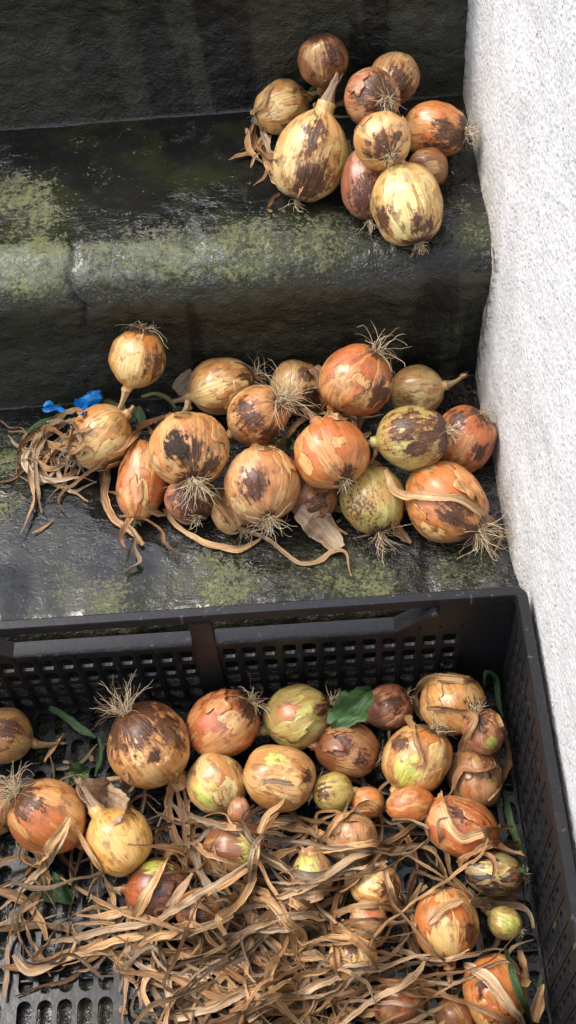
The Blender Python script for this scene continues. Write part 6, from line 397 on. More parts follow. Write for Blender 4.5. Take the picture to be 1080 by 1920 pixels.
(0.60,0.0045,[(-0.3483,-0.1522,0.0328),(-0.3682,-0.1504,0.0346),(-0.3880,-0.1480,0.0327),(-0.3910,-0.1282,0.0364),(-0.3748,-0.1164,0.0369),(-0.3588,-0.1284,0.0359)]),
(0.30,0.0048,[(-0.1697,-0.3010,0.0286),(-0.1736,-0.2814,0.0263),(-0.1861,-0.2657,0.0190),(-0.2015,-0.2530,0.0248),(-0.2190,-0.2434,0.0243)]),
(0.30,0.0048,[(-0.0369,-0.3333,0.0220),(-0.0420,-0.3140,0.0308),(-0.0534,-0.2975,0.0284),(-0.0691,-0.2851,0.0194)]),
(0.50,0.0055,[(-0.0700,-0.2227,0.0220),(-0.0587,-0.2393,0.0186),(-0.0456,-0.2543,0.0168),(-0.0496,-0.2739,0.0171),(-0.0661,-0.2853,0.0222)]),
(0.50,0.0059,[(-0.2391,-0.2379,0.0327),(-0.2553,-0.2497,0.0293),(-0.2737,-0.2575,0.0310),(-0.2934,-0.2611,0.0326),(-0.3134,-0.2608,0.0382)]),
(0.50,0.0060,[(-0.3770,-0.1637,0.0201),(-0.3849,-0.1453,0.0302),(-0.3989,-0.1310,0.0296),(-0.4188,-0.1326,0.0267),(-0.4169,-0.1525,0.0275)]),
(0.80,0.0031,[(-0.4542,-0.1517,0.0297),(-0.4727,-0.1442,0.0251),(-0.4742,-0.1242,0.0301),(-0.4705,-0.1046,0.0305),(-0.4547,-0.0923,0.0347),(-0.4348,-0.0943,0.0420)]),
(0.80,0.0051,[(-0.3723,-0.2035,0.0228),(-0.3573,-0.2168,0.0227),(-0.3373,-0.2168,0.0260),(-0.3249,-0.2011,0.0264),(-0.3376,-0.1857,0.0359),(-0.3492,-0.1694,0.0321),(-0.3667,-0.1597,0.0321)]),
(0.40,0.0052,[(-0.3353,-0.1610,0.0317),(-0.3153,-0.1611,0.0351),(-0.2958,-0.1655,0.0391),(-0.2787,-0.1760,0.0420),(-0.2652,-0.1907,0.0420),(-0.2457,-0.1951,0.0388)]),
(0.30,0.0042,[(-0.2716,-0.2638,0.0205),(-0.2795,-0.2821,0.0242),(-0.2928,-0.2971,0.0265),(-0.3120,-0.3027,0.0305)]),
(0.30,0.0038,[(-0.3379,-0.2116,0.0303),(-0.3544,-0.2228,0.0315),(-0.3714,-0.2123,0.0348),(-0.3893,-0.2033,0.0372)]),
(0.30,0.0052,[(-0.1736,-0.3386,0.0189),(-0.1647,-0.3207,0.0160),(-0.1449,-0.3178,0.0190),(-0.1251,-0.3150,0.0178)]),
(0.50,0.0053,[(-0.1939,-0.2372,0.0312),(-0.1792,-0.2236,0.0221),(-0.1808,-0.2037,0.0187),(-0.1702,-0.1867,0.0160),(-0.1611,-0.1689,0.0176),(-0.1517,-0.1512,0.0175),(-0.1361,-0.1387,0.0182)]),
(0.50,0.0056,[(-0.4125,-0.2505,0.0232),(-0.3986,-0.2360,0.0292),(-0.3861,-0.2204,0.0246),(-0.3789,-0.2018,0.0170),(-0.3876,-0.1838,0.0222),(-0.4076,-0.1834,0.0215),(-0.4259,-0.1753,0.0186)]),
(0.50,0.0044,[(-0.1499,-0.2868,0.0268),(-0.1387,-0.2701,0.0240),(-0.1213,-0.2604,0.0228),(-0.1038,-0.2506,0.0213)]),
(0.60,0.0050,[(-0.1174,-0.2348,0.0180),(-0.1081,-0.2525,0.0160),(-0.1092,-0.2725,0.0160),(-0.1206,-0.2889,0.0191)]),
(0.50,0.0060,[(-0.3012,-0.2875,0.0295),(-0.3156,-0.3013,0.0228),(-0.3325,-0.3121,0.0221),(-0.3523,-0.3148,0.0221)]),
(0.80,0.0059,[(-0.4287,-0.1194,0.0264),(-0.4273,-0.0995,0.0231),(-0.4076,-0.0961,0.0300),(-0.3877,-0.0978,0.0308)]),
(0.50,0.0040,[(-0.4407,-0.2540,0.0222),(-0.4536,-0.2692,0.0267),(-0.4731,-0.2644,0.0256),(-0.4879,-0.2510,0.0241),(-0.4947,-0.2322,0.0225),(-0.4887,-0.2131,0.0284),(-0.4722,-0.2018,0.0281)]),
(0.30,0.0034,[(-0.3425,-0.3133,0.0321),(-0.3277,-0.2999,0.0385),(-0.3109,-0.2890,0.0399),(-0.2959,-0.2758,0.0350),(-0.2807,-0.2628,0.0328),(-0.2708,-0.2454,0.0322)]),
(0.80,0.0053,[(-0.1785,-0.2071,0.0321),(-0.1672,-0.2236,0.0285),(-0.1765,-0.2413,0.0297),(-0.1909,-0.2552,0.0295),(-0.2100,-0.2612,0.0288)]),
(0.60,0.0045,[(-0.3970,-0.1114,0.0188),(-0.3846,-0.0957,0.0192),(-0.3952,-0.0788,0.0193),(-0.4063,-0.0621,0.0237),(-0.4230,-0.0512,0.0160)]),
(0.80,0.0059,[(-0.1269,-0.1178,0.0298),(-0.1078,-0.1118,0.0332),(-0.0941,-0.0972,0.0294),(-0.0938,-0.0772,0.0326),(-0.1060,-0.0614,0.0366),(-0.1210,-0.0482,0.0347),(-0.1410,-0.0483,0.0377)]),
(0.40,0.0046,[(-0.2588,-0.2937,0.0197),(-0.2449,-0.3080,0.0160),(-0.2270,-0.3170,0.0160),(-0.2074,-0.3131,0.0160)]),
(0.30,0.0051,[(-0.2330,-0.1961,0.0311),(-0.2132,-0.1936,0.0328),(-0.1967,-0.2049,0.0318),(-0.1836,-0.2200,0.0376),(-0.1639,-0.2232,0.0420),(-0.1439,-0.2238,0.0420),(-0.1251,-0.2308,0.0364)]),
(0.40,0.0039,[(-0.2378,-0.2843,0.0264),(-0.2535,-0.2719,0.0348),(-0.2669,-0.2571,0.0333),(-0.2829,-0.2451,0.0337)]),
(0.30,0.0038,[(-0.2203,-0.0913,0.0208),(-0.2215,-0.0713,0.0204),(-0.2186,-0.0515,0.0245),(-0.2001,-0.0437,0.0224),(-0.1810,-0.0381,0.0189)]),
(0.40,0.0041,[(-0.0973,-0.2628,0.0224),(-0.1037,-0.2818,0.0171),(-0.0976,-0.3008,0.0221),(-0.0962,-0.3208,0.0229)]),
(0.30,0.0036,[(-0.2379,-0.2798,0.0271),(-0.2544,-0.2912,0.0212),(-0.2497,-0.3106,0.0231),(-0.2417,-0.3289,0.0231)]),
(0.50,0.0043,[(-0.3459,-0.1905,0.0326),(-0.3342,-0.1743,0.0362),(-0.3346,-0.1543,0.0420),(-0.3349,-0.1343,0.0420),(-0.3210,-0.1199,0.0420),(-0.3174,-0.1002,0.0420)]),
(0.80,0.0049,[(-0.1743,-0.2859,0.0299),(-0.1889,-0.2995,0.0218),(-0.1938,-0.3189,0.0161),(-0.2062,-0.3346,0.0211),(-0.2091,-0.3544,0.0231)]),
(0.40,0.0047,[(-0.4815,-0.1391,0.0317),(-0.5006,-0.1332,0.0299),(-0.5179,-0.1232,0.0257),(-0.5376,-0.1197,0.0285),(-0.5575,-0.1176,0.0262)]),
(0.30,0.0057,[(-0.1377,-0.1046,0.0171),(-0.1441,-0.0857,0.0160),(-0.1627,-0.0782,0.0171),(-0.1822,-0.0741,0.0195),(-0.2011,-0.0674,0.0200),(-0.2188,-0.0581,0.0241),(-0.2237,-0.0387,0.0279)]),
(0.50,0.0043,[(-0.4115,-0.1138,0.0252),(-0.3931,-0.1219,0.0260),(-0.3818,-0.1383,0.0346),(-0.3936,-0.1545,0.0420),(-0.4133,-0.1513,0.0414)]),
(0.60,0.0039,[(-0.0773,-0.3294,0.0249),(-0.0621,-0.3163,0.0314),(-0.0497,-0.3006,0.0415),(-0.0383,-0.2842,0.0389),(-0.0192,-0.2781,0.0410)]),
(0.30,0.0046,[(-0.4100,-0.2879,0.0308),(-0.4246,-0.2742,0.0346),(-0.4420,-0.2644,0.0348),(-0.4613,-0.2695,0.0308),(-0.4813,-0.2683,0.0313),(-0.4878,-0.2493,0.0259)]),
(0.40,0.0053,[(-0.3141,-0.2885,0.0283),(-0.3004,-0.3031,0.0307),(-0.2815,-0.3096,0.0295),(-0.2615,-0.3098,0.0318)]),
(0.40,0.0055,[(-0.2634,-0.1329,0.0300),(-0.2445,-0.1395,0.0286),(-0.2267,-0.1303,0.0281),(-0.2317,-0.1109,0.0337),(-0.2347,-0.0911,0.0343),(-0.2319,-0.0713,0.0383),(-0.2496,-0.0622,0.0401)]),
(0.30,0.0060,[(-0.0617,-0.1128,0.0293),(-0.0495,-0.0970,0.0227),(-0.0685,-0.0906,0.0209),(-0.0876,-0.0964,0.0204),(-0.0753,-0.1121,0.0160)]),
(0.60,0.0040,[(-0.0671,-0.3093,0.0245),(-0.0871,-0.3086,0.0229),(-0.1066,-0.3039,0.0197),(-0.1251,-0.2964,0.0194)]),
(0.40,0.0038,[(-0.0516,-0.1139,0.0192),(-0.0708,-0.1083,0.0246),(-0.0817,-0.0915,0.0258),(-0.0993,-0.0821,0.0226),(-0.1185,-0.0765,0.0174)]),
(0.40,0.0043,[(-0.1096,-0.0831,0.0181),(-0.1126,-0.1029,0.0161),(-0.1311,-0.0954,0.0160),(-0.1283,-0.0756,0.0205),(-0.1115,-0.0648,0.0223),(-0.0930,-0.0725,0.0160)]),
(0.30,0.0046,[(-0.0660,-0.1276,0.0205),(-0.0663,-0.1476,0.0191),(-0.0661,-0.1676,0.0160),(-0.0604,-0.1868,0.0160),(-0.0555,-0.2062,0.0184)]),
(0.80,0.0045,[(-0.4066,-0.2005,0.0263),(-0.3891,-0.2101,0.0256),(-0.3796,-0.2277,0.0280),(-0.3902,-0.2447,0.0270)]),
(0.30,0.0032,[(-0.2842,-0.1926,0.0294),(-0.2924,-0.1743,0.0338),(-0.3084,-0.1624,0.0357),(-0.3255,-0.1520,0.0413),(-0.3451,-0.1479,0.0391),(-0.3623,-0.1376,0.0420),(-0.3753,-0.1224,0.0379)]),
(0.80,0.0045,[(-0.2640,-0.1432,0.0328),(-0.2461,-0.1344,0.0340),(-0.2305,-0.1219,0.0374),(-0.2146,-0.1340,0.0404)]),
(0.80,0.0060,[(-0.4533,-0.1934,0.0193),(-0.4706,-0.1833,0.0173),(-0.4669,-0.1636,0.0160),(-0.4526,-0.1497,0.0192),(-0.4449,-0.1312,0.0229)]),
(0.30,0.0054,[(-0.3223,-0.2805,0.0302),(-0.3025,-0.2829,0.0300),(-0.2835,-0.2766,0.0343),(-0.2671,-0.2652,0.0362),(-0.2516,-0.2525,0.0343)]),
(0.30,0.0060,[(-0.2377,-0.1783,0.0189),(-0.2188,-0.1716,0.0174),(-0.1992,-0.1752,0.0235),(-0.1905,-0.1932,0.0234),(-0.1952,-0.2127,0.0213)]),
(0.40,0.0032,[(-0.1105,-0.2661,0.0230),(-0.0965,-0.2518,0.0160),(-0.0890,-0.2333,0.0216),(-0.0742,-0.2198,0.0160),(-0.0619,-0.2041,0.0175)]),
(0.40,0.0031,[(-0.2857,-0.3060,0.0205),(-0.2867,-0.3260,0.0237),(-0.3046,-0.3349,0.0243),(-0.3074,-0.3547,0.0245),(-0.3127,-0.3740,0.0327),(-0.3199,-0.3926,0.0355)]),
(0.80,0.0045,[(-0.2880,-0.2168,0.0214),(-0.2948,-0.1980,0.0180),(-0.2963,-0.1780,0.0160),(-0.2789,-0.1681,0.0255),(-0.2589,-0.1671,0.0160),(-0.2409,-0.1758,0.0204),(-0.2366,-0.1954,0.0215)]),
(0.30,0.0046,[(-0.2683,-0.2422,0.0242),(-0.2799,-0.2586,0.0260),(-0.2946,-0.2721,0.0329),(-0.3146,-0.2724,0.0343),(-0.3340,-0.2770,0.0362),(-0.3540,-0.2782,0.0326),(-0.3604,-0.2592,0.0332)]),
(0.60,0.0051,[(-0.3107,-0.2708,0.0200),(-0.3108,-0.2508,0.0198),(-0.3185,-0.2324,0.0282),(-0.3339,-0.2196,0.0316)]),
(0.80,0.0047,[(-0.3517,-0.1240,0.0254),(-0.3606,-0.1419,0.0240),(-0.3640,-0.1616,0.0221),(-0.3527,-0.1781,0.0226)]),
(0.40,0.0057,[(-0.1088,-0.2958,0.0320),(-0.1068,-0.3157,0.0358),(-0.0932,-0.3304,0.0387),(-0.0741,-0.3244,0.0420),(-0.0695,-0.3049,0.0420),(-0.0662,-0.2852,0.0420),(-0.0668,-0.2652,0.0420)]),
(0.50,0.0053,[(-0.3499,-0.1621,0.0299),(-0.3377,-0.1780,0.0339),(-0.3332,-0.1975,0.0361),(-0.3367,-0.2172,0.0297),(-0.3503,-0.2319,0.0308)]),
(0.80,0.0046,[(-0.1743,-0.2016,0.0321),(-0.1584,-0.2137,0.0369),(-0.1463,-0.2296,0.0322),(-0.1503,-0.2492,0.0326)]),
(0.80,0.0052,[(-0.1754,-0.2725,0.0237),(-0.1566,-0.2655,0.0227),(-0.1366,-0.2655,0.0180),(-0.1166,-0.2652,0.0162)]),
(0.30,0.0056,[(-0.2113,-0.3201,0.0183),(-0.2097,-0.3400,0.0194),(-0.1961,-0.3547,0.0166),(-0.1762,-0.3528,0.0160),(-0.1657,-0.3357,0.0160),(-0.1730,-0.3171,0.0219),(-0.1914,-0.3092,0.0180)]),
(0.30,0.0030,[(-0.1806,-0.0977,0.0179),(-0.2005,-0.0994,0.0174),(-0.2087,-0.1177,0.0160),(-0.2254,-0.1287,0.0180)]),
(0.30,0.0035,[(-0.1007,-0.2491,0.0236),(-0.0958,-0.2297,0.0248),(-0.0901,-0.2105,0.0223),(-0.1017,-0.1942,0.0183),(-0.1082,-0.1753,0.0160),(-0.1005,-0.1568,0.0160),(-0.0898,-0.1400,0.0160)]),
(0.50,0.0049,[(-0.1274,-0.2220,0.0222),(-0.1190,-0.2038,0.0200),(-0.0999,-0.2097,0.0188),(-0.0818,-0.2182,0.0220),(-0.0685,-0.2332,0.0271),(-0.0789,-0.2503,0.0267)]),
(0.40,0.0040,[(-0.2573,-0.2727,0.0304),(-0.2439,-0.2578,0.0315),(-0.2418,-0.2379,0.0378),(-0.2285,-0.2229,0.0308),(-0.2237,-0.2035,0.0320),(-0.2215,-0.1836,0.0303),(-0.2116,-0.1663,0.0349)]),
(0.80,0.0047,[(-0.0850,-0.2531,0.0256),(-0.1032,-0.2614,0.0303),(-0.1230,-0.2646,0.0299),(-0.1325,-0.2822,0.0311),(-0.1358,-0.3019,0.0299)]),
(0.40,0.0044,[(-0.0637,-0.3077,0.0237),(-0.0836,-0.3099,0.0281),(-0.0981,-0.3237,0.0319),(-0.1081,-0.3410,0.0332),(-0.1255,-0.3508,0.0315),(-0.1454,-0.3524,0.0306)]),
(0.50,0.0034,[(-0.2015,-0.2955,0.0223),(-0.2199,-0.2877,0.0271),(-0.2360,-0.2758,0.0228),(-0.2494,-0.2610,0.0282),(-0.2614,-0.2449,0.0260)]),
(0.30,0.0034,[(-0.2567,-0.2504,0.0270),(-0.2466,-0.2676,0.0247),(-0.2382,-0.2858,0.0166),(-0.2226,-0.2983,0.0160),(-0.2048,-0.3074,0.0160),(-0.1883,-0.3187,0.0160),(-0.1690,-0.3133,0.0181)]),
(0.60,0.0055,[(-0.0941,-0.0917,0.0307),(-0.1042,-0.1090,0.0420),(-0.1235,-0.1142,0.0415),(-0.1412,-0.1236,0.0360),(-0.1533,-0.1395,0.0355),(-0.1605,-0.1582,0.0350)]),
(0.30,0.0058,[(-0.1554,-0.2354,0.0294),(-0.1355,-0.2366,0.0278),(-0.1414,-0.2175,0.0274),(-0.1614,-0.2182,0.0279),(-0.1783,-0.2289,0.0271),(-0.1608,-0.2385,0.0230),(-0.1419,-0.2318,0.0204)]),
(0.80,0.0048,[(-0.1233,-0.0939,0.0205),(-0.1187,-0.1133,0.0199),(-0.1163,-0.1332,0.0214),(-0.1051,-0.1498,0.0176),(-0.0916,-0.1645,0.0169),(-0.0720,-0.1686,0.0221),(-0.0526,-0.1635,0.0286)]),
(0.30,0.0035,[(-0.3628,-0.2889,0.0235),(-0.3805,-0.2982,0.0231),(-0.3835,-0.3179,0.0208),(-0.3643,-0.3235,0.0229),(-0.3488,-0.3110,0.0224),(-0.3529,-0.2914,0.0219),(-0.3725,-0.2952,0.0172)]),
(0.80,0.0034,[(-0.4048,-0.2399,0.0263),(-0.4084,-0.2596,0.0197),(-0.4228,-0.2735,0.0203),(-0.4424,-0.2776,0.0178)]),
(0.30,0.0046,[(-0.1390,-0.2062,0.0178),(-0.1548,-0.2184,0.0212),(-0.1731,-0.2264,0.0160),(-0.1805,-0.2450,0.0160),(-0.1931,-0.2606,0.0160),(-0.1896,-0.2803,0.0162),(-0.1698,-0.2833,0.0194)]),
(0.60,0.0052,[(-0.4579,-0.1943,0.0199),(-0.4744,-0.1831,0.0224),(-0.4906,-0.1714,0.0305),(-0.5105,-0.1731,0.0325),(-0.5256,-0.1863,0.0316),(-0.5430,-0.1961,0.0325),(-0.5612,-0.1879,0.0326)]),
(0.60,0.0052,[(-0.5010,-0.2424,0.0234),(-0.4850,-0.2304,0.0190),(-0.4755,-0.2128,0.0232),(-0.4735,-0.1929,0.0222),(-0.4817,-0.1746,0.0232),(-0.4995,-0.1654,0.0236)]),
(0.80,0.0048,[(-0.2634,-0.3033,0.0216),(-0.2741,-0.3202,0.0213),(-0.2659,-0.3385,0.0223),(-0.2471,-0.3318,0.0251),(-0.2271,-0.3304,0.0266),(-0.2147,-0.3147,0.0309)]),
(0.30,0.0048,[(-0.3225,-0.3170,0.0263),(-0.3425,-0.3181,0.0270),(-0.3625,-0.3188,0.0254),(-0.3823,-0.3165,0.0282)]),
(0.40,0.0052,[(-0.2043,-0.1612,0.0264),(-0.2216,-0.1512,0.0263),(-0.2359,-0.1371,0.0254),(-0.2558,-0.1355,0.0270),(-0.2749,-0.1415,0.0287),(-0.2809,-0.1606,0.0274)])]
TUFT_LOW=[(0.76,0.0076,[(-0.4188,0.1783,0.2042),(-0.4279,0.1871,0.2020),(-0.4510,0.2185,0.1647),(-0.4692,0.2399,0.1469),(-0.4827,0.2526,0.1446),(-0.4973,0.2576,0.1445),(-0.5117,0.2587,0.1456)]),
(0.73,0.0076,[(-0.4159,0.1884,0.2215),(-0.4250,0.2060,0.2154),(-0.4467,0.2443,0.1735),(-0.4650,0.2605,0.1516),(-0.4784,0.2604,0.1477),(-0.4888,0.2526,0.1479),(-0.4954,0.2405,0.1471),(-0.5004,0.2271,0.1467)]),
(0.85,0.0070,[(-0.4167,0.2082,0.2219),(-0.4396,0.2417,0.1745),(-0.4569,0.2547,0.1508),(-0.4688,0.2509,0.1463),(-0.4777,0.2407,0.1466),(-0.4828,0.2273,0.1463),(-0.4848,0.2124,0.1461),(-0.4834,0.1969,0.1459),(-0.4784,0.1820,0.1458),(-0.4774,0.1669,0.1459),(-0.4802,0.1528,0.1459),(-0.4839,0.1393,0.1460),(-0.4877,0.1261,0.1460)]),
(0.90,0.0037,[(-0.4780,0.1283,0.1414),(-0.4703,0.1330,0.1414),(-0.4631,0.1386,0.1413),(-0.4568,0.1452,0.1426)]),
(0.87,0.0069,[(-0.4056,0.1973,0.2217),(-0.4176,0.1948,0.2163),(-0.4323,0.2008,0.1990),(-0.4512,0.2193,0.1631),(-0.4652,0.2224,0.1455),(-0.4725,0.2118,0.1422),(-0.4683,0.1970,0.1411),(-0.4574,0.1858,0.1411),(-0.4450,0.1780,0.1411),(-0.4323,0.1709,0.1411),(-0.4221,0.1631,0.1411)]),
(0.74,0.0070,[(-0.4135,0.1780,0.2041),(-0.4356,0.2051,0.1648),(-0.4539,0.2175,0.1451),(-0.4686,0.2187,0.1417),(-0.4819,0.2155,0.1425),(-0.4933,0.2078,0.1419),(-0.5034,0.1982,0.1413),(-0.5161,0.1941,0.1417)]),
(1.03,0.0065,[(-0.4173,0.1819,0.2128),(-0.4312,0.1978,0.2032),(-0.4520,0.2353,0.1669),(-0.4693,0.2565,0.1502),(-0.4833,0.2576,0.1468),(-0.4930,0.2476,0.1459),(-0.4980,0.2333,0.1453),(-0.4990,0.2172,0.1447),(-0.4990,0.2008,0.1447)]),
(0.79,0.0065,[(-0.4320,0.2035,0.1425),(-0.4439,0.1978,0.1419),(-0.4565,0.1940,0.1419),(-0.4698,0.1942,0.1419),(-0.4819,0.1992,0.1449)]),
(1.08,0.0070,[(-0.4223,0.2008,0.2191),(-0.4407,0.2253,0.1738),(-0.4543,0.2322,0.1509),(-0.4642,0.2258,0.1466),(-0.4756,0.2271,0.1469),(-0.4857,0.2281,0.1497),(-0.4914,0.2167,0.1479),(-0.4849,0.2045,0.1466),(-0.4740,0.1951,0.1467),(-0.4620,0.1891,0.1467),(-0.4496,0.1887,0.1467),(-0.4373,0.1897,0.1474),(-0.4249,0.1880,0.1477),(-0.4135,0.1819,0.1468)]),
(0.86,0.0082,[(-0.4113,0.2133,0.2234),(-0.4351,0.2545,0.1767),(-0.4537,0.2687,0.1521),(-0.4654,0.2626,0.1471),(-0.4720,0.2486,0.1471),(-0.4707,0.2324,0.1463),(-0.4627,0.2172,0.1461),(-0.4537,0.2028,0.1462)]),
(0.72,0.0060,[(-0.4500,0.2614,0.1519),(-0.4594,0.2514,0.1501),(-0.4680,0.2399,0.1501),(-0.4750,0.2267,0.1506),(-0.4778,0.2114,0.1504),(-0.4767,0.1953,0.1500),(-0.4742,0.1792,0.1500),(-0.4715,0.1632,0.1501),(-0.4674,0.1476,0.1502)]),
(0.82,0.0064,[(-0.4103,0.1787,0.2207),(-0.4217,0.1777,0.2087),(-0.4396,0.1957,0.1710),(-0.4546,0.2013,0.1513),(-0.4677,0.2043,0.1488),(-0.4785,0.2142,0.1505),(-0.4918,0.2156,0.1499),(-0.5044,0.2119,0.1491)]),
(0.75,0.0042,[(-0.3931,0.1743,0.1977),(-0.4053,0.1730,0.1868),(-0.4214,0.1839,0.1588),(-0.4350,0.1847,0.1449),(-0.4465,0.1778,0.1433),(-0.4527,0.1653,0.1435),(-0.4462,0.1512,0.1422)]),
(1.03,0.0066,[(-0.4561,0.2450,0.1459),(-0.4651,0.2345,0.1438),(-0.4737,0.2230,0.1436),(-0.4840,0.2140,0.1436),(-0.4944,0.2252,0.1437),(-0.4936,0.2401,0.1448),(-0.4847,0.2519,0.1441),(-0.4745,0.2614,0.1453)]),
(0.93,0.0058,[(-0.4171,0.1895,0.2158),(-0.4297,0.1904,0.1999),(-0.4464,0.2043,0.1650),(-0.4537,0.2019,0.1467),(-0.4499,0.1882,0.1425),(-0.4394,0.1765,0.1425),(-0.4265,0.1812,0.1425),(-0.4143,0.1877,0.1434)]),
(0.85,0.0071,[(-0.4510,0.2583,0.1466),(-0.4634,0.2554,0.1473),(-0.4747,0.2495,0.1484),(-0.4812,0.2374,0.1476),(-0.4831,0.2225,0.1471),(-0.4789,0.2074,0.1467),(-0.4706,0.1942,0.1468),(-0.4595,0.1851,0.1468),(-0.4468,0.1813,0.1469)]),
(0.73,0.0073,[(-0.4228,0.2081,0.2183),(-0.4257,0.1949,0.2139),(-0.4299,0.1886,0.2003),(-0.4401,0.1973,0.1663),(-0.4473,0.1941,0.1481)]),
(1.02,0.0024,[(-0.4874,0.2477,0.1454),(-0.4966,0.2594,0.1468),(-0.5103,0.2632,0.1453),(-0.5219,0.2715,0.1468),(-0.5350,0.2725,0.1472)]),
(0.81,0.0035,[(-0.4762,0.2240,0.1410),(-0.4895,0.2259,0.1426),(-0.5020,0.2214,0.1410),(-0.5154,0.2208,0.1413),(-0.5286,0.2191,0.1422)]),
(0.90,0.0044,[(-0.4219,0.1815,0.2073),(-0.4177,0.1884,0.2146),(-0.4247,0.2004,0.2132),(-0.4371,0.2346,0.1853)]),
(1.01,0.0043,[(-0.4362,0.2243,0.1835),(-0.4271,0.1904,0.2077),(-0.4141,0.1806,0.2126),(-0.4038,0.1751,0.2092),(-0.4050,0.1680,0.1986)]),
(0.77,0.0022,[(-0.4640,0.2127,0.1414),(-0.4589,0.2229,0.1477),(-0.4425,0.2140,0.1676),(-0.4207,0.1868,0.2096),(-0.4072,0.1845,0.2152)]),
(0.77,0.0033,[(-0.4392,0.2047,0.1799),(-0.4260,0.1950,0.2137),(-0.4105,0.1926,0.2247),(-0.4028,0.1990,0.2280)]),
(0.61,0.0023,[(-0.4665,0.2357,0.1445),(-0.4728,0.2462,0.1445),(-0.4775,0.2573,0.1450),(-0.4786,0.2671,0.1477)]),
(1.17,0.0045,[(-0.4271,0.1945,0.2119),(-0.4410,0.2120,0.1702),(-0.4529,0.2152,0.1507),(-0.4429,0.2090,0.1460)]),
(0.71,0.0045,[(-0.4513,0.2080,0.1443),(-0.4609,0.1998,0.1428),(-0.4713,0.1923,0.1444),(-0.4759,0.1796,0.1435),(-0.4766,0.1651,0.1428),(-0.4796,0.1511,0.1429)]),
(0.69,0.0022,[(-0.4190,0.1798,0.2076),(-0.4318,0.1953,0.1681),(-0.4403,0.1960,0.1480),(-0.4474,0.1863,0.1443),(-0.4561,0.1766,0.1446),(-0.4638,0.1661,0.1444)]),
(0.79,0.0035,[(-0.4762,0.2383,0.1432),(-0.4891,0.2356,0.1432),(-0.5023,0.2420,0.1432),(-0.5110,0.2520,0.1475)]),
(1.01,0.0046,[(-0.4808,0.2112,0.1425),(-0.4876,0.2257,0.1431),(-0.4972,0.2365,0.1445),(-0.4872,0.2455,0.1433),(-0.4753,0.2511,0.1427)]),
(0.90,0.0045,[(-0.4367,0.2059,0.1438),(-0.4495,0.2071,0.1460),(-0.4599,0.1993,0.1442),(-0.4695,0.1900,0.1438),(-0.4826,0.1899,0.1438),(-0.4941,0.1959,0.1471)]),
(0.72,0.0044,[(-0.4514,0.2126,0.1501),(-0.4390,0.2080,0.1725),(-0.4185,0.1828,0.2140),(-0.4198,0.1928,0.2204)]),
(1.17,0.0046,[(-0.4599,0.2075,0.1469),(-0.4636,0.2232,0.1469),(-0.4664,0.2390,0.1470),(-0.4751,0.2514,0.1478),(-0.4864,0.2584,0.1502)]),
(0.99,0.0023,[(-0.4694,0.2441,0.1468),(-0.4739,0.2317,0.1432),(-0.4847,0.2247,0.1432),(-0.4968,0.2292,0.1462)])]
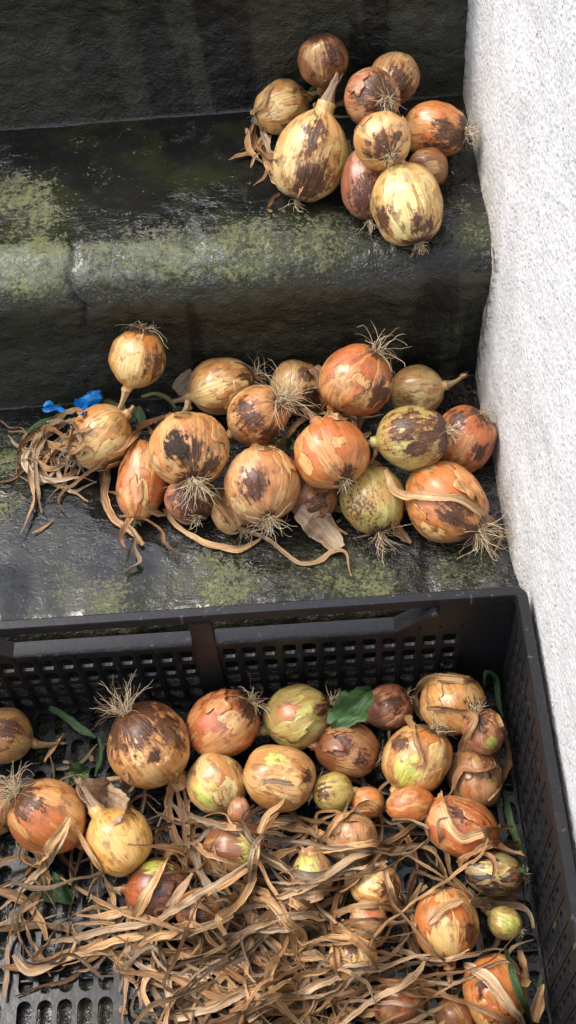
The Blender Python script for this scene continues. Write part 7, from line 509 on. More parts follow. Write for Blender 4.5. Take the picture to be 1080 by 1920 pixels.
TUFT_HIGH=[(0.82,0.0073,[(-0.2220,0.4839,0.3470),(-0.2244,0.4700,0.3425),(-0.2213,0.4495,0.3441),(-0.2130,0.4178,0.3581),(-0.2018,0.3734,0.3882)]),
(1.03,0.0068,[(-0.2250,0.4766,0.3465),(-0.2303,0.4622,0.3422),(-0.2304,0.4428,0.3412),(-0.2208,0.4280,0.3413),(-0.2083,0.4186,0.3413)]),
(0.99,0.0079,[(-0.2169,0.4713,0.3467),(-0.2184,0.4581,0.3425),(-0.2175,0.4408,0.3418),(-0.2126,0.4241,0.3418),(-0.2074,0.4079,0.3419),(-0.2029,0.3916,0.3420)]),
(0.84,0.0062,[(-0.2279,0.4735,0.3458),(-0.2262,0.4594,0.3410),(-0.2211,0.4418,0.3404),(-0.2106,0.4294,0.3404)]),
(0.88,0.0067,[(-0.2189,0.4631,0.3604),(-0.2141,0.4530,0.3513),(-0.2087,0.4237,0.3587),(-0.2030,0.3738,0.3847)]),
(1.04,0.0046,[(-0.2323,0.4755,0.3447),(-0.2307,0.4679,0.3422),(-0.2298,0.4578,0.3418),(-0.2343,0.4504,0.3418)]),
(0.90,0.0088,[(-0.2082,0.4179,0.3433),(-0.2076,0.4093,0.3406),(-0.2066,0.3983,0.3401),(-0.2015,0.3896,0.3402)]),
(0.98,0.0054,[(-0.2018,0.3765,0.3438),(-0.2079,0.3735,0.3436),(-0.2121,0.3672,0.3432),(-0.2147,0.3593,0.3428)]),
(0.83,0.0051,[(-0.2205,0.4705,0.3712),(-0.2253,0.4747,0.3631),(-0.2142,0.4654,0.3789),(-0.2079,0.4718,0.3871),(-0.2024,0.4831,0.3921)]),
(1.03,0.0127,[(-0.1763,0.4772,0.3846),(-0.1635,0.4935,0.3661),(-0.1509,0.5029,0.3585),(-0.1507,0.5048,0.3561),(-0.1559,0.5008,0.3442)]),
(0.84,0.0132,[(-0.1501,0.4526,0.4140),(-0.1513,0.4764,0.3813),(-0.1563,0.4586,0.3818),(-0.1635,0.3964,0.4194)]),
(1.09,0.0028,[(-0.2116,0.4285,0.3424),(-0.2143,0.4178,0.3387),(-0.2193,0.4049,0.3384),(-0.2283,0.3974,0.3384)]),
(0.76,0.0028,[(-0.2143,0.4612,0.3413),(-0.2228,0.4574,0.3402),(-0.2311,0.4521,0.3399),(-0.2397,0.4479,0.3399)]),
(1.02,0.0040,[(-0.2145,0.4566,0.3606),(-0.2136,0.4592,0.3490),(-0.2149,0.4552,0.3430),(-0.2188,0.4465,0.3421)]),
(1.00,0.0028,[(-0.2178,0.4369,0.3447),(-0.2239,0.4328,0.3442),(-0.2279,0.4253,0.3438),(-0.2304,0.4164,0.3434)]),
(0.96,0.0050,[(-0.2158,0.4446,0.3409),(-0.2127,0.4355,0.3415),(-0.2075,0.4134,0.3558),(-0.2008,0.3772,0.3874)]),
(0.99,0.0040,[(-0.2167,0.4595,0.3455),(-0.2246,0.4493,0.3415),(-0.2352,0.4389,0.3415),(-0.2473,0.4336,0.3415)]),
(0.76,0.0039,[(-0.2082,0.4591,0.3473),(-0.2123,0.4426,0.3422),(-0.2125,0.4207,0.3413),(-0.2105,0.3981,0.3413)]),
(0.68,0.0039,[(-0.2179,0.4381,0.3408),(-0.2298,0.4386,0.3408),(-0.2414,0.4393,0.3431),(-0.2515,0.4331,0.3408)]),
(0.81,0.0052,[(-0.2222,0.4901,0.3445),(-0.2253,0.4830,0.3422),(-0.2292,0.4741,0.3419),(-0.2337,0.4658,0.3419)])]
GREENS=[('long green leaf blade bent over the corner onion and down the crate wall','green',0.0067,[(-0.0292,-0.0219,0.0310),(-0.0270,-0.0154,0.0461),(-0.0170,-0.0172,0.0340),(-0.0155,-0.0268,0.0238),(-0.0148,-0.0393,0.0198),(-0.0140,-0.0530,0.0193)]),
('green stalk standing between the crate wall and the orange onions','green',0.0085,[(-0.0231,-0.1289,0.0197),(-0.0223,-0.1402,0.0179),(-0.0217,-0.1519,0.0176),(-0.0206,-0.1636,0.0176),(-0.0192,-0.1751,0.0176),(-0.0190,-0.1878,0.0217),(-0.0216,-0.2056,0.0421),(-0.0275,-0.2290,0.0831),(-0.0219,-0.2277,0.0422),(-0.0195,-0.2327,0.0218),(-0.0196,-0.2426,0.0177)]),
('flat green blade beside the bottom right orange onion','green',0.0075,[(-0.0467,-0.2862,0.0528),(-0.0483,-0.3017,0.0740),(-0.0486,-0.3147,0.0864),(-0.0468,-0.3246,0.0870),(-0.0439,-0.3334,0.0829),(-0.0399,-0.3406,0.0718),(-0.0336,-0.3444,0.0417),(-0.0293,-0.3515,0.0272)]),
('narrow green leaf with a dark bend over the crate slots','green',0.0095,[(-0.4746,-0.0178,0.0358),(-0.4630,-0.0222,0.0289),(-0.4516,-0.0302,0.0252),(-0.4399,-0.0398,0.0245),(-0.4271,-0.0480,0.0246)]),
('lower half of the bent green leaf, pointing down beside the dark topped onion','green',0.0050,[(-0.4259,-0.0460,0.0225),(-0.4222,-0.0594,0.0195),(-0.4237,-0.0740,0.0193),(-0.4276,-0.0876,0.0193)]),
('curved green leaf beside the blue plastic tie','green',0.0076,[(-0.4904,0.2519,0.1483),(-0.4794,0.2605,0.1490),(-0.4670,0.2665,0.1492),(-0.4534,0.2689,0.1494),(-0.4395,0.2668,0.1483)]),
('green leaf stub between the smooth golden and the upside down onion','green',0.0150,[(-0.3739,0.2770,0.1463),(-0.3697,0.2702,0.1441),(-0.3656,0.2617,0.1438),(-0.3623,0.2526,0.1438)]),
('green leaf under the upside down onion on the left','dull',0.0129,[(-0.4077,0.2869,0.1497),(-0.4012,0.2854,0.1456),(-0.3939,0.2836,0.1438),(-0.3860,0.2823,0.1437)]),
('pale green leaf curving right beneath the upside down onion','dull',0.0081,[(-0.3670,0.2850,0.1540),(-0.3527,0.2869,0.1563),(-0.3402,0.2841,0.1503),(-0.3308,0.2752,0.1438)]),
('small green shoot between the two big back onions of the middle step','green',0.0089,[(-0.3335,0.2705,0.1453),(-0.3272,0.2665,0.1527),(-0.3175,0.2387,0.1870),(-0.3046,0.1813,0.2548)]),
('dark green leaf glimpsed behind the front golden onion','green',0.0142,[(-0.2237,0.2207,0.1400),(-0.2164,0.2167,0.1463),(-0.2089,0.1933,0.1757),(-0.2024,0.1457,0.2339)]),
('small green stub among the onions on the upper step','green',0.0093,[(-0.1651,0.5010,0.3636),(-0.1615,0.5017,0.3656),(-0.1577,0.5017,0.3671),(-0.1540,0.5010,0.3653)]),
('short green stub at the cut stalk in the bottom right corner','green',0.0093,[(-0.0233,-0.3173,0.0333),(-0.0208,-0.3142,0.0333),(-0.0185,-0.3110,0.0334),(-0.0167,-0.3077,0.0338)]),
('tiny yellow green leaf tip lying over the slots at lower left','dull',0.0043,[(-0.4289,-0.2144,0.0214),(-0.4254,-0.2114,0.0214),(-0.4221,-0.2084,0.0214),(-0.4190,-0.2050,0.0216)]),
('green stem lying low in the middle of the leaf tangle','green',0.0046,[(-0.2152,-0.3246,0.0238),(-0.2083,-0.3169,0.0238),(-0.2009,-0.3095,0.0239),(-0.1919,-0.3043,0.0241),(-0.1812,-0.3035,0.0239),(-0.1706,-0.3043,0.0237)])]
TIE=[(0.0076,[(-0.4743,0.2799,0.1513),(-0.4607,0.2815,0.1519),(-0.4472,0.2763,0.1498),(-0.4341,0.2797,0.1498)]),
(0.0174,[(-0.4345,0.2756,0.1523),(-0.4265,0.2792,0.1567),(-0.4180,0.2807,0.1629),(-0.4084,0.2807,0.1641)]),
(0.0079,[(-0.4167,0.2120,0.2231),(-0.4227,0.2518,0.1795),(-0.4230,0.2734,0.1585),(-0.4185,0.2795,0.1556)]),
(0.0070,[(-0.4713,0.2779,0.1591),(-0.4672,0.2796,0.1622),(-0.4633,0.2796,0.1610),(-0.4616,0.2779,0.1562)])]
FRESH=[('bright green lobed leaf between the green streaked and the brown oval onion',(-0.1871,-0.0773,0.0800),(-0.1436,-0.0372,0.0771),(-0.0192,-0.4129,0.9106),0.0327),
('bright green leaf scrap lying on the crate slots at left',(-0.4538,-0.0891,0.0174),(-0.4338,-0.0780,0.0174),(0.1947,-0.3706,0.9082),0.0246),
('dark green leaf with white specks under the left leaf fan',(-0.4824,-0.1837,0.0185),(-0.4448,-0.2116,0.0186),(0.2156,-0.2910,0.9321),0.0274)]
# ------------------------------------------------------------ camera, sky, sun, exposure
cam=bpy.data.objects.new('camera',bpy.data.cameras.new('camera'));COL.objects.link(cam)
cam.location=CAM['loc'];cam.rotation_euler=CAM['rot']
cam.data.sensor_fit='VERTICAL';cam.data.sensor_height=24;cam.data.sensor_width=13.5;cam.data.lens=CAM['lens']
cam.data.clip_start=.02;cam.data.clip_end=500
SC.camera=cam
SUN_EL,SUN_AZ=math.radians(60),math.radians(-72)      # azimuth from +y towards +x
W=bpy.data.worlds.new('World');SC.world=W;W.use_nodes=True
nt=W.node_tree;nt.nodes.clear()
sky=nt.nodes.new('ShaderNodeTexSky');sky.sky_type='NISHITA';sky.sun_disc=False
sky.sun_elevation=SUN_EL;sky.sun_rotation=SUN_AZ;sky.air_density=1.2;sky.dust_density=4
hs=nt.nodes.new('ShaderNodeHueSaturation');hs.inputs['Saturation'].default_value=.72
bg=nt.nodes.new('ShaderNodeBackground');bg.inputs['Strength'].default_value=.15
wo=nt.nodes.new('ShaderNodeOutputWorld')
nt.links.new(sky.outputs[0],hs.inputs['Color']);nt.links.new(hs.outputs[0],bg.inputs['Color']);nt.links.new(bg.outputs[0],wo.inputs[0])
sl=bpy.data.lights.new('sun','SUN');sl.energy=.75;sl.angle=math.radians(26);sl.color=(1,.95,.88)
sun=bpy.data.objects.new('sun',sl);COL.objects.link(sun)
sd=Vector((math.sin(SUN_AZ)*math.cos(SUN_EL),math.cos(SUN_AZ)*math.cos(SUN_EL),math.sin(SUN_EL)))
sun.rotation_euler=(-sd).to_track_quat('-Z','Y').to_euler()
vs=SC.view_settings
SC.display_settings.display_device='sRGB'
vs.view_transform='Standard';vs.look='None';vs.gamma=1;vs.use_curve_mapping=False;vs.exposure=1.15
# ------------------------------------------------------------ noise
_rs=np.random.RandomState(5)
_perm=np.tile(_rs.permutation(256),3)
_g=_rs.normal(size=(256,3));_g/=np.linalg.norm(_g,axis=1)[:,None]
def noise(P):
    P=np.asarray(P,float);i=np.floor(P).astype(int);f=P-i;i&=255;u=f*f*f*(f*(f*6-15)+10);r=0
    for dx in (0,1):
        for dy in (0,1):
            for dz in (0,1):
                h=_perm[_perm[_perm[i[:,0]+dx]+i[:,1]+dy]+i[:,2]+dz]
                d=f-np.array((dx,dy,dz))
                w=(u[:,0] if dx else 1-u[:,0])*(u[:,1] if dy else 1-u[:,1])*(u[:,2] if dz else 1-u[:,2])
                r=r+w*(_g[h]*d).sum(1)
    return r*1.5
def fbm(P,o=4):
    P=np.asarray(P,float);r=0;a=1
    for k in range(o): r=r+a*noise(P*2**k+k*7.3);a*=.5
    return r
def sstep(a,b,x):
    t=np.clip((x-a)/(b-a),0,1);return t*t*(3-2*t)
# ------------------------------------------------------------ mesh helpers
def mesh(name,V,F,mat,smooth=True,attrs=None):
    me=bpy.data.meshes.new(name)
    V=np.asarray(V,np.float32)
    if isinstance(F,np.ndarray):
        k=F.shape[1];n=len(F)
        me.vertices.add(len(V));me.vertices.foreach_set('co',V.ravel())
        me.loops.add(n*k);me.loops.foreach_set('vertex_index',F.ravel().astype(np.int32))
        me.polygons.add(n);me.polygons.foreach_set('loop_start',np.arange(0,n*k,k,dtype=np.int32))
        me.update(calc_edges=True)
    else: me.from_pydata(V.tolist(),[],[list(map(int,f)) for f in F])
    for an,(ty,A) in (attrs or {}).items():
        at=me.attributes.new(an,ty,'POINT')
        at.data.foreach_set({'FLOAT':'value','FLOAT_VECTOR':'vector','FLOAT_COLOR':'color'}[ty],np.asarray(A,np.float32).ravel())
    me.materials.append(mat)
    me.polygons.foreach_set('use_smooth',np.full(len(me.polygons),smooth))
    me.validate();me.update()
    return me
def link(name,me,parent=None,loc=None):
    o=bpy.data.objects.new(name,me);COL.objects.link(o)
    if parent is not None:o.parent=parent
    if loc is not None:o.location=loc
    return o
def tag(o,label=None,cat=None,group=None,kind=None):
    if label:o['label']=label
    if cat:o['category']=cat
    if group:o['group']=group
    if kind:o['kind']=kind
    return o
def gridfaces(n,m,wrap=False):
    a=np.arange(n*m).reshape(n,m)
    if wrap:a=np.c_[a,a[:,:1]]
    return np.stack([a[:-1,:-1],a[:-1,1:],a[1:,1:],a[1:,:-1]],-1).reshape(-1,4)
class MB:
    def __init__(s):s.V=[];s.F=[]
    def box(s,x0,x1,y0,y1,z0,z1,b=.0006):
        # bevelled box: 24 corner vertices
        n=len(s.V);import itertools
        idx={}
        for sx in (0,1):
            for sy in (0,1):
                for sz in (0,1):
                    c=((x0,x1)[sx],(y0,y1)[sy],(z0,z1)[sz]);d=(1-2*sx,1-2*sy,1-2*sz)
                    for ax in range(3):
                        v=[c[i]+(0 if i==ax else d[i]*b) for i in range(3)]
                        idx[sx,sy,sz,ax]=len(s.V);s.V.append(v)
        I=lambda a,b_,c,ax:idx[a,b_,c,ax]
        for ax in range(3):
            o=[i for i in range(3) if i!=ax]
            for side in (0,1):
                q=[]
                for p_,r_ in ((0,0),(1,0),(1,1),(0,1)):
                    k=[0,0,0];k[ax]=side;k[o[0]]=p_;k[o[1]]=r_;q.append(I(*k,ax))
                flip=(side==0)^(ax==1)
                s.F.append(q[::-1] if flip else q)
        for ax in range(3):   # edges along ax
            o=[i for i in range(3) if i!=ax]
            for p_ in (0,1):
                for r_ in (0,1):
                    k0=[0,0,0];k0[o[0]]=p_;k0[o[1]]=r_;k1=list(k0);k1[ax]=1
                    s.F.append([I(*k0,o[0]),I(*k1,o[0]),I(*k1,o[1]),I(*k0,o[1])])
        for sx in (0,1):
            for sy in (0,1):
                for sz in (0,1): s.F.append([I(sx,sy,sz,a) for a in range(3)])
    def prism(s,poly,h0,h1,mp):
        n=len(s.V);m=len(poly)
        for h in (h0,h1):
            for a,b in poly:s.V.append(mp(a,b,h))
        s.F.append(list(range(n,n+m))[::-1]);s.F.append(list(range(n+m,n+2*m)))
        for i in range(m):
            j=(i+1)%m;s.F.append([n+i,n+j,n+m+j,n+m+i])
    def cell(s,a0,a1,b0,b1,hole,h0,h1,mp,K=20):
        """rectangular plate cell with a rounded hole (ca,cb,ha,hb,radius)"""
        ca,cb,ha,hb,r=hole;r=min(r,ha,hb)
        pts=[]
        for q in range(4):
            sx,sy=((1,1),(-1,1),(-1,-1),(1,-1))[q]
            for k in range(K//4+1):
                t=math.pi/2*(q+k/(K//4));pts.append((ca+sx*(ha-r)+r*math.cos(t),cb+sy*(hb-r)+r*math.sin(t)))
        outer=[]
        for (x,y) in pts:
            dx,dy=x-ca,y-cb
            t=min([(a1-ca)/dx if dx>1e-9 else 9e9,(a0-ca)/dx if dx<-1e-9 else 9e9,(b1-cb)/dy if dy>1e-9 else 9e9,(b0-cb)/dy if dy<-1e-9 else 9e9])
            outer.append([ca+dx*t,cb+dy*t])
        for c in ((a1,b1),(a0,b1),(a0,b0),(a1,b0)):   # snap nearest to corners
            j=min(range(len(outer)),key=lambda i:(outer[i][0]-c[0])**2+(outer[i][1]-c[1])**2);outer[j]=list(c)
        n=len(s.V);m=len(pts)
        for h in (h0,h1):
            for a,b in outer:s.V.append(mp(a,b,h))
            for a,b in pts:s.V.append(mp(a,b,h))
        for i in range(m):
            j=(i+1)%m
            s.F.append([n+i,n+m+i,n+m+j,n+j]);s.F.append([n+2*m+i,n+2*m+j,n+3*m+j,n+3*m+i])
            s.F.append([n+m+i,n+3*m+i,n+3*m+j,n+m+j])
    def build(s,name,mat,parent=None,smooth=False):
        import bmesh
        me=mesh(name,s.V,s.F,mat,smooth)
        bm=bmesh.new();bm.from_mesh(me);bmesh.ops.remove_doubles(bm,verts=bm.verts,dist=1e-5);bmesh.ops.recalc_face_normals(bm,faces=bm.faces);bm.to_mesh(me);bm.free()
        return link(name,me,parent)
# ------------------------------------------------------------ node helper
class NT:
    def __init__(s,name):
        s.m=bpy.data.materials.new(name);s.m.use_nodes=True;s.t=s.m.node_tree;s.t.nodes.clear()
        s.out=s.n('ShaderNodeOutputMaterial');s.b=s.n('ShaderNodeBsdfPrincipled');s.t.links.new(s.b.outputs[0],s.out.inputs[0])
        s.pos=s.n('ShaderNodeNewGeometry').outputs['Position'];s.obj=s.n('ShaderNodeTexCoord').outputs['Object'];s.rand=s.n('ShaderNodeObjectInfo').outputs['Random']
    def n(s,ty,**k):
        x=s.t.nodes.new(ty)
        for a,b in k.items():setattr(x,a,b)
        return x
    def put(s,sock,v):
        if hasattr(v,'is_linked') or isinstance(v,bpy.types.NodeSocket):s.t.links.new(v,sock)
        elif isinstance(v,(tuple,list)) and sock.type=='RGBA':sock.default_value=(*v[:3],1)
        else:sock.default_value=v
    def attr(s,name):
        x=s.n('ShaderNodeAttribute');x.attribute_name=name;return x
    def sep(s,v):
        x=s.n('ShaderNodeSeparateXYZ');s.put(x.inputs[0],v);return x.outputs
    def comb(s,a,b,c):
        x=s.n('ShaderNodeCombineXYZ');[s.put(x.inputs[i],v) for i,v in enumerate((a,b,c))];return x.outputs[0]
    def M(s,op,a,b=0.,c=0.,clamp=False):
        x=s.n('ShaderNodeMath',operation=op,use_clamp=clamp);[s.put(x.inputs[i],v) for i,v in enumerate((a,b,c))];return x.outputs[0]
    def V(s,op,a,b=(0,0,0)):
        x=s.n('ShaderNodeVectorMath',operation=op);s.put(x.inputs[0],a)
        if op=='SCALE':s.put(x.inputs['Scale'],b)
        else:s.put(x.inputs[1],b)
        return x.outputs[0]
    def noise(s,v,scale,detail=3,rough=.55,dist=0.):
        x=s.n('ShaderNodeTexNoise');s.put(x.inputs['Vector'],v);s.put(x.inputs['Scale'],scale);x.inputs['Detail'].default_value=detail;x.inputs['Roughness'].default_value=rough;x.inputs['Distortion'].default_value=dist
        return x.outputs[0]
    def vor(s,v,scale,feature='F1',out='Distance'):
        x=s.n('ShaderNodeTexVoronoi',feature=feature);s.put(x.inputs['Vector'],v);s.put(x.inputs['Scale'],scale);return x.outputs[out]
    def step(s,x_,a,b,lo=0.,hi=1.):
        x=s.n('ShaderNodeMapRange',interpolation_type='SMOOTHSTEP');s.put(x.inputs[0],x_)
        for i,v in enumerate((a,b,lo,hi)):s.put(x.inputs[i+1],v)
        return x.outputs[0]
    def mix(s,f,a,b,blend='MIX'):
        x=s.n('ShaderNodeMix',data_type='RGBA',blend_type=blend);s.put(x.inputs[0],f);s.put(x.inputs[6],a);s.put(x.inputs[7],b);return x.outputs[2]
    def fmix(s,f,a,b):
        x=s.n('ShaderNodeMix',data_type='FLOAT');s.put(x.inputs[0],f);s.put(x.inputs[2],a);s.put(x.inputs[3],b);return x.outputs[0]
    def bump(s,h,strength,dist,nrm=None):
        x=s.n('ShaderNodeBump');s.put(x.inputs['Strength'],strength);s.put(x.inputs['Distance'],dist);s.put(x.inputs['Height'],h)
        if nrm is not None:s.put(x.inputs['Normal'],nrm)
        return x.outputs[0]
    def fin(s,**k):
        for a,v in k.items():s.put(s.b.inputs[a.replace('_',' ')],v)
        return s.m
# ------------------------------------------------------------ materials
def mat_concrete():
    s=NT('wet_mossy_concrete');z=s.sep(s.attr('zone').outputs['Vector'])   # x: standing water, y: moss, z: run-off stain
    P=s.pos
    n1=s.noise(P,9,5,.6);n2=s.noise(P,60,4,.6);n3=s.noise(P,260,3,.6)
    base=s.mix(s.step(n1,.35,.65),(.0055,.0055,.005),(.012,.0118,.0098))
    base=s.mix(s.step(n2,.52,.78),base,(.03,.029,.025))
    # olive algae film
    alg=s.step(s.M('ADD',s.noise(P,14,4,.65),s.M('MULTIPLY',z[1],.25)),.5,.72)
    base=s.mix(s.M('MULTIPLY',alg,.75),base,(.021,.024,.007))
    # yellow green lichen / moss speckle
    sp=s.M('ADD',s.M('MULTIPLY',s.noise(P,230,5,.75),1.1),s.M('MULTIPLY',s.M('SUBTRACT',s.noise(P,32,4,.65),.5),.6))
    mm=s.step(s.M('ADD',sp,s.M('MULTIPLY',z[1],.30)),.76,.88)
    mossc=s.mix(s.noise(P,180,2),(.06,.07,.016),(.19,.20,.085))
    base=s.mix(s.M('MULTIPLY',mm,.85),base,mossc)
    base=s.mix(s.M('MULTIPLY',z[2],.8),base,(.006,.006,.005))
    fl=s.attr('film').outputs['Fac']
    fm=s.step(s.M('ADD',s.M('MULTIPLY',fl,.68),s.M('ADD',s.M('MULTIPLY',s.M('SUBTRACT',s.noise(P,30,5,.7),.5),2.0),s.M('MULTIPLY',s.M('SUBTRACT',s.noise(P,210,4,.7),.5),.9))),.34,.75)
    base=s.mix(s.M('MULTIPLY',fm,.46),base,s.mix(s.noise(P,150,3),(.10,.115,.06),(.22,.24,.20)))
    # small aggregate grains
    gr=s.step(s.vor(P,170),.10,.05);gsel=s.step(s.noise(P,90,1),.60,.66)
    base=s.mix(s.M('MULTIPLY',s.M('MULTIPLY',gr,gsel),.6),base,(.22,.2,.17))
    wet=s.M('MULTIPLY',s.M('MULTIPLY',z[0],1.5,clamp=True),s.M('SUBTRACT',1.,s.M('MULTIPLY',mm,.8)))
    film=s.step(s.noise(P,26,4,.6),.42,.6)
    rough=s.fmix(wet,s.fmix(film,.24,.12),.05)
    rough=s.M('ADD',rough,s.M('MULTIPLY',mm,.3),clamp=True)
    vz=s.M('ABSOLUTE',s.sep(s.n('ShaderNodeNewGeometry').outputs['True Normal'])[2])
    flat=s.step(vz,.55,.85)
    Pw=s.V('MULTIPLY',P,(.55,1.,1.))
    w1=s.noise(Pw,120,4,.62,.5);w2=s.noise(Pw,48,3,.6)
    # water film: flat pools that break off at small steps
    pool=s.M('ADD',s.step(w1,.43,.50),s.M('MULTIPLY',s.step(w1,.54,.60),.8))
    grit=s.M('ADD',s.noise(P,95,5,.7),s.M('MULTIPLY',s.M('ABSOLUTE',s.M('SUBTRACT',s.noise(P,140,3,.6,.6),.5)),1.1))
    hp=s.M('ADD',s.M('MULTIPLY',pool,s.fmix(wet,.30,.05)),s.M('MULTIPLY',grit,s.fmix(wet,.26,.02)))
    hp=s.M('ADD',hp,s.M('MULTIPLY',w2,s.fmix(wet,.6,.18)))
    h=s.fmix(flat,grit,hp)
    h=s.M('ADD',h,s.M('MULTIPLY',mm,.6))
    nb=s.bump(h,s.fmix(flat,.85,s.fmix(wet,.42,.30)),.0042)
    nb=s.bump(n3,s.fmix(s.M('MULTIPLY',flat,s.step(w1,.40,.5)),.55,.10),.0012,nb)
    base=s.mix(s.M('MULTIPLY',s.step(vz,.6,.2),s.M('SUBTRACT',1.,z[2])),base,s.mix(.85,base,s.mix(s.noise(P,55,4,.7),(.014,.015,.008),(.06,.06,.04))))
    return s.fin(Base_Color=base,Roughness=rough,Normal=nb,Specular_IOR_Level=s.fmix(wet,.5,.62))
def mat_stucco():
    s=NT('white_stucco');P=s.pos;st=s.sep(s.attr('zone').outputs['Vector'])
    n=s.noise(P,330,4,.65);n2=s.noise(P,120,3,.6);v=s.vor(P,240)
    c=s.mix(s.step(s.noise(P,16,3),.4,.7),(.665,.665,.66),(.58,.58,.58))
    c=s.mix(s.M('MULTIPLY',s.step(n,.48,.36),.48),c,(.40,.39,.38))
    pit=s.M('MULTIPLY',s.step(s.vor(P,150),.30,.14),s.step(s.noise(P,60,2),.45,.52))
    c=s.mix(s.M('MULTIPLY',pit,.34),c,(.2,.19,.18))
    d=s.M('MULTIPLY',st[0],s.step(s.noise(P,40,4,.6),.25,.6))
    c=s.mix(s.M('MULTIPLY',d,.75),c,(.40,.36,.29))
    c=s.mix(s.step(s.noise(s.V('MULTIPLY',P,(1,1,.35)),7,4,.6),.5,.75,0.,.3),c,(.46,.455,.44))
    c=s.mix(s.M('MULTIPLY',st[1],s.step(s.noise(P,110,3),.4,.6)),c,(.10,.10,.055))
    h=s.M('ADD',s.M('ADD',s.M('MULTIPLY',n,.6),n2),s.M('SUBTRACT',s.M('MULTIPLY',v,.7),s.M('MULTIPLY',pit,.7)))
    return s.fin(Base_Color=c,Roughness=.85,Normal=s.bump(h,.8,.0016))
def mat_plastic():
    s=NT('black_crate_plastic');P=s.pos
    n=s.noise(P,30,4,.6);d=s.step(s.noise(P,70,5,.7),.52,.72)
    c=s.mix(d,(.011,.011,.013),(.017,.0165,.0165))
    sc=s.step(s.noise(s.V('MULTIPLY',P,(140,140,18)),1,3),.66,.72)
    c=s.mix(s.M('MULTIPLY',sc,.5),c,(.12,.11,.10))
    r=s.fmix(s.step(n,.45,.6),.36,.2)
    r=s.fmix(d,r,.5)
    topf=s.step(s.sep(s.n('ShaderNodeNewGeometry').outputs['True Normal'])[2],.5,.9)
    r=s.fmix(topf,s.M('MAXIMUM',r,.48),s.fmix(d,.17,.34))
    return s.fin(Base_Color=c,Roughness=r,Normal=s.bump(s.noise(P,90,4,.6),.25,.001),Specular_IOR_Level=s.fmix(topf,.3,.42))
PAL={ # base, alternate, pale flesh
'gold':((.58,.315,.115),(.48,.21,.062),(.70,.50,.22)),
'honey':((.66,.36,.10),(.62,.30,.075),(.72,.50,.2)),
'orange':((.55,.235,.075),(.47,.14,.037),(.68,.44,.17)),
'yellow':((.58,.385,.15),(.50,.28,.09),(.72,.60,.28)),
'tan':((.48,.28,.115),(.38,.19,.07),(.58,.40,.18)),
'brown':((.26,.105,.035),(.19,.065,.02),(.48,.28,.11)),
'pink':((.44,.195,.10),(.34,.115,.055),(.56,.34,.18)),
'green':((.44,.37,.12),(.40,.25,.07),(.52,.50,.17)),
'dark':((.16,.05,.022),(.09,.024,.013),(.45,.24,.09)),
'black':((.035,.02,.017),(.022,.012,.011),(.60,.46,.15))}
